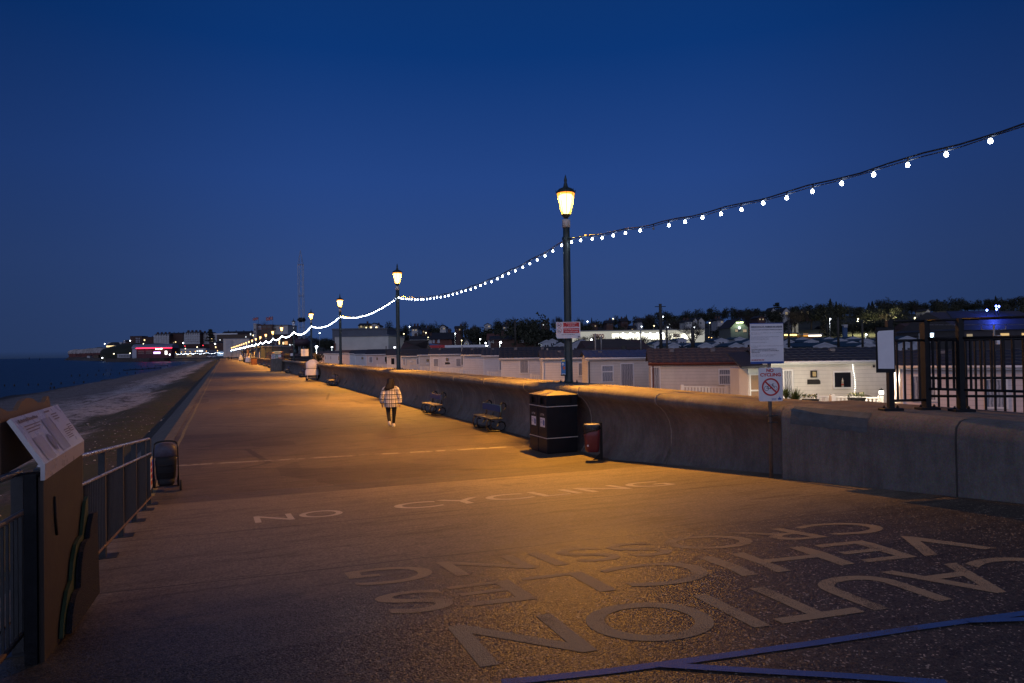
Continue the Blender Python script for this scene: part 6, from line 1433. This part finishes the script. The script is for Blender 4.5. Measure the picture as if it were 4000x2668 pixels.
bld('timber_house','black and white gabled cottage among the park lamps',1812,1832,1340,160,palew,roofd,'gable',8,1326,[(1819,1825,1340,1346,W_dark)])
s=thing('canopy_roof','pointed blue canopy with a red border beyond the caravans','canopy',D(1690,1356,125)); k=125/F
mb=MB(); mb.add([(-52*k,0,.2),(62*k,0,.1),(60*k,5,.1),(-52*k,5,.2),(-45*k,2.5,17*k),(-10*k,2.5,15*k)],[(0,1,5,4),(1,2,5),(2,3,4,5),(3,0,4),(0,3,2,1)]); mb.build('canvas',mat('canopy_blue',(.10,.16,.30),.6,0,.15,1),s)
mb=MB(); mb.box(-12*k,60*k,-.06,-.02,-.15,.35); mb.build('red_border',mat('canopy_red',(.35,.02,.03),.6,0,.1,1),s)
mb=MB()
for x in (-50,-10,30,58): mb.box(x*k-.05,x*k+.05,.1,.2,-2.2,.2)
mb.build('poles',M_grey,s)
bld('brown_roof_building','broad dark brown hipped roof right behind the porch-roofed caravan',2290,2545,1364,68,brickd,mat('roof_brown_dark',(.07,.055,.045),.9,0,.25,1.2),'side',11,1323,[],hip=2.2,yb=1385)
rh=random.Random(77); HH=sorted([(1540,1292),(1620,1284),(1730,1278),(1790,1282),(1850,1290),(1905,1270),(1975,1276),(2130,1262),(2230,1272),(2320,1268),(2350,1288),(2382,1262),(2440,1255),(2475,1282),(2500,1258),(2535,1270),(2620,1262),(2650,1278),(2690,1258),(2780,1282),(2815,1252),(2940,1262),(2975,1242),(3105,1262),(3225,1282),(3420,1230),(3625,1216),(3700,1226),(1480,1302),(1660,1290)])
for i,(px,py) in enumerate(HH):
    d=rh.uniform(260,400); w=rh.uniform(16,30); kd=rh.choice(['gable','side','side']); lit=rh.random()
    wl=[(px-w/2+w*q,px-w/2+w*(q+.16),py+3,py+8,W_dim if rh.random()<.35 else (W_cool if rh.random()<.12 else W_dark)) for q in (.18,.62)]
    bld('hillside_house','small %s house on the hillside, number %d from the left'%('gable-fronted' if kd=='gable' else 'side-on roofed',i+1),px-w/2,px+w/2,py,d,rh.choice([palew,brickd,stone,brickd]),roofd,kd,9,py-rh.uniform(7,11),wl,chim=rh.choice([1,1,2]) if kd=='side' else 0,group='houses on the town hillside')
# supermarket; its walls glow by emission in place of floodlight
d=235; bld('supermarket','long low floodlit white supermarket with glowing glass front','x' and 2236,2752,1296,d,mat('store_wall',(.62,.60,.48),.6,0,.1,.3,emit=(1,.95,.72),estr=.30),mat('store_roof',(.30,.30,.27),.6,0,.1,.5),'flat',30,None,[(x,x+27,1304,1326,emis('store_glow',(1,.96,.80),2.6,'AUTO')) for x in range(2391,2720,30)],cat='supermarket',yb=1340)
s=thing('store_lettering','red store name on the left end of the supermarket','sign',D(2316,1320,d-.4),0); k=d/F
mb=MB(); text_on(mb,'TESCO',0,44*k,0,14*k,0,bold=.05,align='fit'); mb.build('lettering',mat('store_red',(.40,.10,.10),.6,0,.0),s)
mb=MB(); mb.box(0,44*k,.0,.1,-2.2*k,-1*k); mb.build('underline',mat('store_red',(.4,.1,.1)),s)
s=thing('store_lettering','smaller red store name on the right end of the supermarket','sign',D(2631,1315,d-.5),0)
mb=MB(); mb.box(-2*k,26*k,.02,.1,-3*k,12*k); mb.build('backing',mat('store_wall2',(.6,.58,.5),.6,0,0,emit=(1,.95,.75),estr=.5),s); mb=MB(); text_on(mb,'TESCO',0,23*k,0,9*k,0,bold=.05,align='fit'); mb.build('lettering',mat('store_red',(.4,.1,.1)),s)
for i in range(7):
    px=2434+i*26+ (i%3)*2; q=D(px,1302,d-2); s=thing('store_floodlight','floodlight on the supermarket eaves, %s from its left'%(['first']+ORD[1:])[i],'floodlight',q,0,'floodlights on the supermarket eaves'); mb=MB(); mb.box(-.3,.3,0,.4,-.2,.2); mb.build('housing',M_black,s); mb=MB(); mb.box(-.25,.25,-.05,-.01,-.16,.16); mb.build('lamp_face',emis('flood_face',(.9,.95,1),14),s)
# pub with green-lit gable
d=250; bld('gabled_pub','timber gabled pub with green lights and a round white sign',2854,2922,1281,d,mat('pub_board',(.10,.12,.13),.8,0,.2,1),roofd,'gable',14,1246,[(2872,2882,1287,1296,W_dim),(2902,2916,1287,1297,W_dim)],cat='pub')
s=thing('round_sign','round glowing white sign on the pub gable','sign',D(2888,1280,d-.5)); mb=MB(); mb.ring(0,0,6.2*d/F,.001,0,n=24,th=.2); mb.build('disc',emis('round_sign_glow',(.85,1,.95),1.6),s); mb=MB(); mb.ring(0,0,6.9*d/F,6.2*d/F,-.02,n=24,th=.3); mb.build('rim',M_black,s)
for px,py,l in ((2881,1258,'left'),(2896,1257,'right')):
    s=thing('gable_spotlight','%s green-yellow spotlight high on the pub gable'%l,'spotlight',D(px,py,d-1.2)); mb=MB(); mb.box(-.25,.25,-.2,.2,-.15,.15); mb.build('housing',M_black,s); mb=MB(); mb.box(-.6,.6,-.26,-.21,-.5,.0); mb.build('lens',emis('green_spot',(.8,1,.45),4),s)
    l_=bpy.data.lights.new('gable_light','POINT'); l_.energy=350; l_.color=(.85,1,.5); l_.shadow_soft_size=.2; o=bpy.data.objects.new('gable_light',l_); COL.objects.link(o); o.parent=s; o.location=(0,-.6,-.5)
bld('twin_gable_house','tall pale house with two steep gables on the wooded hill',3008,3036,1222,420,palew,roofd,'gable',10,1202,[(3019,3024,1222,1232,W_dim),(3016,3026,1241,1250,W_dim)])
bld('twin_gable_house','right-hand steep gable of the tall pale house on the hill',3058,3086,1220,420,palew,roofd,'gable',10,1202,[(3068,3078,1219,1229,W_dim)])
bld('hill_house','dark gap range joining the two steep gables',3036,3058,1226,424,brickd,roofd,'side',9,1212,[(3044,3050,1220,1227,W_dim)])
bld('lit_window_house','dark house with three warm dormer windows beside the conifer',3118,3192,1228,430,brickd,roofd,'side',10,1208,[(3130,3134,1216,1226,W_dim),(3152,3158,1216,1227,W_dim),(3176,3183,1215,1227,W_dim)])
for px0,px1,yt,yr,l in ((2726,2753,1256,1240,'right'),(2706,2728,1258,1242,'left')): bld('white_gable_house','%s of a pair of pale gabled houses above the store end'%l,px0,px1,yt,330,palew,roofd,'gable',10,yr,[(px0+9,px0+14,yt+2,yt+9,W_dark)])
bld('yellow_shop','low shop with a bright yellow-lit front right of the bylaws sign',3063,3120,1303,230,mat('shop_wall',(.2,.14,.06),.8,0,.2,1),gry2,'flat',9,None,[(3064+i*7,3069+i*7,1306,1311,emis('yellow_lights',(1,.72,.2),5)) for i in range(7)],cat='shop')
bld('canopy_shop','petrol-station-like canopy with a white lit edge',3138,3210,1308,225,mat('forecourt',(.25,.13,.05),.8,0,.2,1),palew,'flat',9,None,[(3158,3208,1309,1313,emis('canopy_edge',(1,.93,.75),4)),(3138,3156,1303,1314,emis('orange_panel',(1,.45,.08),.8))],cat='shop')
bld('totem_sign','tall dark blue totem board among the lit bushes',3294,3310,1272,230,mat('totem',(.03,.08,.18),.5,0,.1,1),palew,'flat',.8,None,[],cat='sign',trims=[('pale_top',3295,3309,1270,1279,palew)])
bld('timber_lodge','half-timbered lodge with balcony beyond the blank sign',3556,3610,1285,190,mat('lodge_wood',(.12,.08,.06),.8,0,.2,1),mat('lodge_roof',(.07,.04,.04),.9,0,.2,1),'side',9,1262,[(3560,3576,1300,1307,W_dim),(3580,3588,1288,1306,W_dim),(3592,3600,1288,1306,W_dim)],chim=1)
d=140; bld('blue_lit_building','large dark hall with blue light on its roof apex at far right',3760,4150,1288,d,mat('hall_dark',(.05,.045,.05),.8,0,.2,.8),mat('hall_roof',(.035,.04,.06),.6,0,.2,.5),'side',24,1212,[(3776,3798,1305,1322,W_dim),(3908,3941,1302,1326,emis('amber_window',(1,.66,.28),.75)),(3991,4030,1301,1327,emis('amber_window',(1,.66,.28),.75))],hip=5,cat='hall')
for px,py,l in ((3891,1196,'upper blue roof light'),(3893,1208,'lower blue roof light'),(3902,1197,'right blue roof light'),(3855,1212,'small left blue roof light')):
    s=thing('blue_light',l+' on the hall at far right','light',D(px,py,d+8),0,'blue lights on the hall roof'); mb=MB(); mb.lathe([(.05,-.25),(.22,0),(.05,.25)],8); mb.build('lamp_head',emis('blue_lamp',(.12,.2,1),22,'AUTO'),s); mb=MB(); mb.tube([(0,.1,-.2),(0,.3,-2.5)],.05,5); mb.build('bracket',M_black,s)
l_=bpy.data.lights.new('blue_light_lamp','POINT'); l_.energy=1100; l_.color=(.05,.1,1); l_.shadow_soft_size=.3; o=bpy.data.objects.new('blue_light_lamp',l_); COL.objects.link(o); o.location=D(3893,1205,d+6)
s=thing('glowing_sign','bright blue-white tapering sign glimpsed between the railing posts','sign',D(3642,1316,60)); k=60/F; mb=MB(); mb.prism([(-6*k,15*k),(6*k,15*k),(5*k,5*k),(-2*k,-15*k),(-6*k,-15*k)],0,.06,'y'); mb.build('lit_face',emis('panel_blue_white',(.55,.75,1),5),s); mb=MB(); mb.box(-8*k,8*k,.07,.12,-17*k,17*k); mb.build('backing',M_black,s)
# poles and aerials
for px,y0,y1,d,r,l,ae in ((2579,1187,1390,75,.16,'thickest dark telegraph pole above the brown caravan roof',0),(2325,1303,1395,42,.04,'thin pale pole left of the store lettering',0),(2348,1312,1375,48,.04,'thin pale pole under the store lettering',0),(2502,1276,1376,50,.045,'thin pole in front of the middle of the store',0),(2604,1275,1400,46,.06,'pole right of the thick telegraph pole',0),(2705,1278,1366,55,.13,'trunk-like pole near the store end',0),(2012,1253,1350,90,.12,'wide dark pole left of the dog notice',0),(1508,1352,1420,84,.05,'slim pole by the second lamp',0),(1677,1352,1385,68,.05,'slim pole on the caravan with the lantern',0),(1805,1352,1425,62,.07,'white pipe between two caravans',0),(2138,1360,1402,45,.06,'white downpipe pole left of the dispenser',0),(3882,1268,1372,19,.025,'pale aerial mast on the pink caravan roof',1),(3080,1256,1358,70,.11,'dark pole just right of the bylaws sign',0),(3273,1240,1354,75,.11,'dark trunk-like pole in front of the conifers',0),(3368,1262,1356,70,.10,'pole left of the blank sign',0),(3593,1302,1358,70,.13,'pale green pole seen through the railing',0),(3232,1265,1310,200,.15,'lit pole under the big conifer',0),(2436,1350,1372,60,.25,'square dark flue on the brown roof',0)):
    a=D(px,y0,d); b=D(px,y1,d); s=thing('utility_pole',l,'pole',(a.x,a.y,b.z)); h=a.z-b.z; mb=MB(); mb.lathe([(r*1.15,0),(r,h)],8); mb.build('pole',mat('pole_pale',(.35,.36,.33),.6,.2,.2,3) if ('pale' in l or 'white' in l or 'thin' in l) else mat('pole_dark',(.06,.055,.045),.8,0,.2,3),s)
    if r>=.1 and d>60 and 'flue' not in l: mb=MB(); mb.tube([(-.6,0,h-.3),(.6,0,h-.3)],.04,5); mb.build('crossarm',M_black,s)
    if ae:
        mb=MB(); mb.tube([(-.35,0,h-.05),(-.33,0,h-.14),(0,0,h-.16),(.33,0,h-.14),(.33,0,h-.05)],.012,5); mb.tube([(-1.9,0,h+.02),(1.3,0,h-.02)],.008,5); mb.build('aerial',M_steel,s); mb=MB(); mb.box(.06,.18,-.04,.04,h-.55,h-.3); mb.build('junction_box',M_white,s)
# parked cars far away
def car(px,py,d,col,label,sc=1):
    q=D(px,py,d); t=thing('parked_car',label,'car',(q.x,d,q.z),0,'cars parked by the far bay',sc)
    mb=MB(); mb.prism([(-2.1,.35),(-2.05,.85),(-1.3,.95),(-.7,1.4),(.7,1.42),(1.4,.95),(2.05,.85),(2.1,.35)],-.85,.85,'y'); mb.build('body',col,t)
    mb=MB(); mb.prism([(-1.2,.97),(-.66,1.34),(.66,1.36),(1.3,.97)],-.87,.87,'y'); mb.build('windows',M_glassd,t)
    for x in (-1.35,1.35):
        for y in (-.8,.8): mb=MB(); mb.lathe([(.02,-.1),(.32,-.1),(.32,.1),(.02,.1)],12); mb.v=[(x+c_,y+b_*.0+a_ if 0 else y+a_*0+b_*0+c_*0, .32) if 0 else (x+a_,y+c_,.32+b_) for a_,b_,c_ in mb.v]; mb.build('wheel',M_rubber,t)
    return t
cs=mat('car_silver',(.4,.4,.42),.25,.6,.05,2)
car(818,1396,520,cs,'silver parked car lit orange, left of the pair on the bay road'); car(833,1396,530,mat('car_white',(.6,.6,.6),.3,0,.05,2),'white parked car, right of the pair on the bay road')
# ------------------------------------------------------------------ groynes in the sea
gp=[(820,938,2),(915,935,2),(1005,932,2),(1103,928,2),(1187,925,2),(1270,920,2),(1370,912,2),(1458,910,2),(1553,905,2),(1135,880,2),(1217,875,2),(1277,872,2),(1420,870,2),(1495,865,2),(1558,862,2),(1635,862,2),(1707,855,2),(1775,850,2),(1840,845,2),(1620,832,2),(1690,828,2),(1780,820,2),(1870,800,2),(2070,795,2),(1925,822,2)]
gp=[(x*.3403,1150+y*.3403) for x,y,_ in gp]+[(x*.3615,1400+y*.3615) for x,y in ((50,300),(155,298),(307,290),(412,290),(552,280),(660,275),(800,268),(905,262),(545,328),(585,322))]
M_gw=mat('groyne_timber',(.03,.025,.022),.8,0,.3,2)
gps=sorted(gp)
for i,(px,py) in enumerate(gps):
    q=Zp(px,py+3,-2.6); h=10*q.y/F
    h=min(.9,max(.25,h)); s=thing('groyne_post','dark timber groyne post standing in the shallows','post',(q.x,q.y,-3.2),random.uniform(0,1),'groyne posts in the shallows'); mb=MB(); mb.bbox(-.09,.09,-.09,.09,0,h*.75+.7,.02); mb.build('timber',M_gw,s)
for i,(xa,ya,xb,yb) in enumerate(((1420,878,1560,868),(1560,870,1700,860),(1775,824,1925,824),(1690,858,1850,846))):
    a=Zp(xa*.3403,1150+ya*.3403,-2.55); b=Zp(xb*.3403,1150+yb*.3403,-2.55)
    s=thing('groyne_boards','low run of groyne planking, %s from the left'%(['first']+ORD[1:])[i],'groyne',a); mb=MB(); v_=b-a; mb.tube([(0,0,.1),tuple(v_+Vector((0,0,.1)))],.22,4); mb.build('planking',M_gw,s)
for px,py,l in ((114,1398,'left channel marker on the horizon'),(155,1401,'right channel marker on the horizon')):
    q=Zp(px,py+6,-2.5); s=thing('channel_marker',l,'marker',q); k=q.y/F; mb=MB(); mb.lathe([(1.4*k,-.3),(1.4*k,4*k),(.5*k,5*k),(.4*k,10*k)],6); mb.build('buoy',M_black,s)
# stones and shells scattered on the beach near the steps
mb=MB(); rr=random.Random(8)
for i in range(420):
    u=rr.uniform(-4,28); v=rr.uniform(10.9,17.5)+rr.gauss(0,.8); 
    if v<10.9: continue
    z=interp(v,list(zip(bv,bz))); r=rr.uniform(.015,.045)*(1+ (rr.random()<.03)*1.2)
    p=[(u+r*rr.uniform(.6,1.2)*math.cos(a),v+r*rr.uniform(.6,1.2)*math.sin(a),z+.10) for a in (0,1.25,2.5,3.8,5)]
    c_=[(u+(x-u)*.6,v+(y-v)*.6,zz+r*.45) for x,y,zz in p]; mb.add(p+c_,[(0,1,6,5),(1,2,7,6),(2,3,8,7),(3,4,9,8),(4,0,5,9),(5,6,7,8,9)])
o=mb.build('loose_stones',mat('chalk_stone',(.45,.42,.38),.8,0,.4,3),None,loc=(L0.x,L0.y,0),rot=WA,kind='stuff'); tag(o,'scattered pale chalk stones and shells on the upper beach','stones')
# ------------------------------------------------------------------ trees
leafm=mat_foliage('tree_leaf',(.016,.020,.012),(.04,.045,.025)); barkm=mat('bark',(.05,.04,.032),.9,0,.3,2); twigm=mat('twigs',(.045,.035,.028),.9,0,.3,2)
def crown_mesh(kind,seed,n=1100):
    rr=random.Random(seed); mb=MB()
    def leaf(p,s_):
        a=Vector((rr.gauss(0,1),rr.gauss(0,1),rr.gauss(0,1))).normalized(); b=a.orthogonal().normalized(); c=a.cross(b)
        mb.add([p+b*s_,p-b*s_*.5+c*s_*.8,p-b*s_*.6-c*s_*.7],[(0,1,2)])
    if kind=='round':
        lumps=[(Vector((rr.uniform(-.32,.32),rr.uniform(-.32,.32),rr.uniform(.42,.80))),rr.uniform(.14,.25)) for _ in range(13)]
        for i in range(n):
            c,r=rr.choice(lumps); d_=Vector((rr.gauss(0,1),rr.gauss(0,1),rr.gauss(0,1))).normalized(); leaf(c+d_*r*rr.uniform(.55,1.06),rr.uniform(.018,.04))
    elif kind=='wide':
        lumps=[(Vector((rr.uniform(-.6,.6),rr.uniform(-.4,.4),rr.uniform(.45,.78))),rr.uniform(.14,.24)) for _ in range(16)]
        for i in range(n):
            c,r=rr.choice(lumps); d_=Vector((rr.gauss(0,1),rr.gauss(0,1),rr.gauss(0,.75))).normalized(); leaf(c+d_*r*rr.uniform(.5,1.08),rr.uniform(.018,.042))
    elif kind=='conifer':
        for i in range(n):
            z=rr.uniform(.12,1); tier=.75+.25*abs(math.sin(z*22)); r=(1-z)**.8*.34*tier; a=rr.uniform(0,6.28); q=r*rr.uniform(.5,1.05); leaf(Vector((q*math.cos(a),q*math.sin(a),z-.06*q)),rr.uniform(.018,.035))
    elif kind=='cedar':
        for i in range(n):
            t=rr.choice((.55,.66,.76,.86,.94)); z=t+rr.gauss(0,.016); r=(1.12-t)*.75*rr.uniform(.15,1); a=rr.uniform(0,6.28); leaf(Vector((r*math.cos(a)+.06*math.sin(t*20),r*math.sin(a),z)),rr.uniform(.02,.04))
    elif kind=='bare':
        def br(p,d_,L,r,dep):
            q=p+d_*L; mb.tube([p,q],[r,r*.6],3,cap=False)
            if dep==0: return
            for k in range(4 if dep>1 else 5):
                nd=(d_+Vector((rr.gauss(0,.5),rr.gauss(0,.5),rr.gauss(.1,.3)))).normalized(); br(p+d_*L*rr.uniform(.45,1),nd,L*rr.uniform(.55,.75),r*.55,dep-1)
        for k in range(5):
            a=k*1.26; br(Vector((0,0,.25)),Vector((.4*math.cos(a),.4*math.sin(a),1)).normalized(),.28,.012,4)
    return mb
CM={}
for k,n in (('round',1500),('wide',1900),('conifer',1500),('cedar',1400),('bare',0)):
    for q in range(2):
        b=crown_mesh(k,hash((len(k),q))%1000+q*7,n or 0); o=b.build('crown',twigm if k=='bare' else leafm); CM[(k,q)]=o.data; bpy.data.objects.remove(o)
mb=MB(); mb.tube([(0,0,-.15),(0,0,.2),(.015,.01,.45),(0,.02,.7)],[.03,.022,.015,.006],7)
for a in (0,2.1,4.2): mb.tube([(.005,0,.3),(.12*math.cos(a),.12*math.sin(a),.5),(.2*math.cos(a),.2*math.sin(a),.66)],[.012,.008,.003],5)
o=mb.build('trunk',barkm); TRK=o.data; bpy.data.objects.remove(o)
NK={'round':'broadleaf tree','wide':'spreading tree','conifer':'conifer','cedar':'cedar','bare':'bare tree'}
def tree(kind,x,y,zb,h,label,q=0,wf=1.0,group='trees on the town hill'):
    t=thing({'conifer':'conifer_tree','cedar':'cedar_tree','bare':'bare_tree'}.get(kind,'broadleaf_tree'),label,'tree',(x,y,zb),random.uniform(0,6.28),group,(h*wf,h*wf,h))
    for nm,me in (('crown',CM[(kind,q)]),('trunk',TRK)):
        o=bpy.data.objects.new(nm,me); COL.objects.link(o); o.parent=t
    return t
SKY=[(1426,1272,22,'wide'),(1452,1266,20,'round'),(1522,1251,26,'round'),(1550,1264,34,'wide'),(1587,1257,48,'wide'),(1663,1252,34,'round'),(1699,1252,38,'wide'),(1738,1262,30,'round'),(1814,1240,34,'bare'),(1850,1252,30,'bare'),(1935,1250,40,'round'),(1960,1243,45,'round'),(1988,1234,62,'wide'),(2015,1246,40,'round'),(2051,1237,34,'wide'),(2087,1232,46,'wide'),(2128,1243,30,'round'),(2173,1217,56,'bare'),(2200,1238,40,'wide'),(2269,1237,24,'round'),(2311,1241,14,'conifer'),(2356,1250,30,'wide'),(2402,1228,22,'round'),(2447,1229,9,'conifer'),(2540,1222,38,'wide'),(2572,1207,42,'round'),(2621,1212,58,'round'),(2655,1222,40,'round'),(2678,1210,48,'round'),(2700,1208,40,'wide'),(2740,1203,52,'round'),(2779,1192,50,'round'),(2824,1195,62,'wide'),(2858,1202,40,'round'),(2880,1196,52,'round'),(2915,1199,44,'wide'),(2950,1203,40,'round'),(2986,1200,50,'wide'),(3035,1181,58,'cedar'),(3091,1179,60,'bare'),(3125,1186,50,'wide'),(3154,1183,52,'round'),(3189,1190,44,'round'),(3300,1190,70,'wide'),(3350,1190,70,'wide'),(3394,1182,36,'conifer'),(3361,1188,50,'bare'),(3407,1176,36,'conifer'),(3436,1182,34,'conifer'),(3480,1172,46,'round'),(3510,1178,44,'round'),(3545,1165,72,'wide'),(3575,1170,52,'round'),(3612,1182,54,'wide'),(3660,1168,42,'conifer'),(3690,1178,36,'round'),(3732,1152,82,'wide'),(3770,1164,54,'round'),(3805,1178,60,'wide'),(3851,1175,46,'round'),(3889,1156,32,'conifer'),(3925,1170,44,'round'),(3958,1149,80,'bare'),(3990,1156,70,'wide')]
rt=random.Random(33)
for i,(px,py,w,k) in enumerate(SKY):
    d=rt.uniform(470,560); top=D(px,py,d); zb=tz(top.x,d)-.5; h=max(6,top.z-zb); hh=min(h,24); wp=w*d/F
    hh*=1.18; base=top.z-hh; nat={'round':.8,'wide':1.35,'conifer':.62,'cedar':.95,'bare':.8}[k]
    t=tree(k,top.x,d,base,hh,'dark %s on the hill skyline, number %d from the left'%(NK[k],i+1),i%2,max(.5,min(1.7,wp/(hh*nat))))
# conifers standing forward, and trees filling the slope
for px,py,w,d,k,l in ((3243,1169,62,280,'conifer','tallest near conifer with a white light in it'),(3266,1180,54,285,'conifer','second near conifer right beside the tallest'),(3218,1190,44,300,'conifer','smaller conifer left of the tallest'),(822,1284,20,640,'cedar','dark spreading conifer beside the largest terrace'),(1235,1262,0,0,'','')):
    if not d: continue
    top=D(px,py,d); zb=tz(top.x,d)-1 if px>1000 else 3; tree(k,top.x,d,zb,top.z-zb,l,0,max(.5,w*d/F/((top.z-zb)*.62)),group='standout conifers')
def fill(n,r0,r1,y0,y1,d0,d1,lab):
    for i in range(n):
        px=rt.uniform(r0,r1); d=rt.uniform(d0,d1); q=D(px,1300,d); zb=tz(q.x,d)-.5; k=rt.choice(['round','wide','wide','bare','round','bare']); h=rt.uniform(y0,y1)
        tree(k,q.x,d,zb,h,lab,i%2,rt.uniform(.8,1.3))
fill(34,1420,4100,6,9,440,520,'one of the indistinct dark trees just under the wooded skyline')
fill(26,1300,2200,7,11,240,460,'one of the indistinct dark trees filling the left town slope')
fill(46,2200,3100,7,12,270,470,'one of the indistinct dark trees filling the slope above the store')
fill(52,3100,4150,8,14,260,470,'one of the indistinct dark trees filling the right wooded slope')
fill(22,1010,1500,6,10,260,420,'one of the indistinct dark trees behind the fairground')
for i,(px,py,h,d,k) in enumerate(((2274,1330,8,210,'bare'),(2330,1330,9,205,'bare'),(2415,1330,8,205,'bare'),(2463,1330,8,208,'bare'),(2515,1330,8,205,'bare'),(2565,1330,7,210,'bare'),(2620,1330,9,205,'bare'),(2706,1325,12,200,'bare'),(2095,1330,13,170,'wide'),(2040,1320,11,200,'wide'),(1870,1320,12,230,'wide'),(1950,1310,11,240,'wide'))):
    q=D(px,py,d); zb=tz(q.x,d)-.4; tree(k,q.x,d,zb,h,('bare tree silhouetted against the lit store, %s from its left'%(['first']+ORD[1:])[i]) if i<8 else 'broad dark tree mass left of the dog notice, %s of four'%['nearest','second','third','farthest'][i-8],i%2,1.0,group='trees in front of the store' if i<8 else 'broad trees left of the notice')
for i,(px,w) in enumerate(((3330,60),(3390,50),(3440,60),(3500,70),(3555,60),(3300,40))):
    q=D(px,1300,285); zb=tz(q.x,285)-.5; t=tree('wide',q.x,285,zb,8,'bush lit yellow by the street lamps, %s of six'%['first','second','third','fourth','fifth','sixth'][i],i%2,1.4,group='bushes under the yellow lamps')
q=Wp(128,-6,-.9)
q=D(1226,1400,128); tree('round',q.x,128,-.9,4.6,'dark rounded bush at the end of the caravan row',0,1.0,group='lone bush')
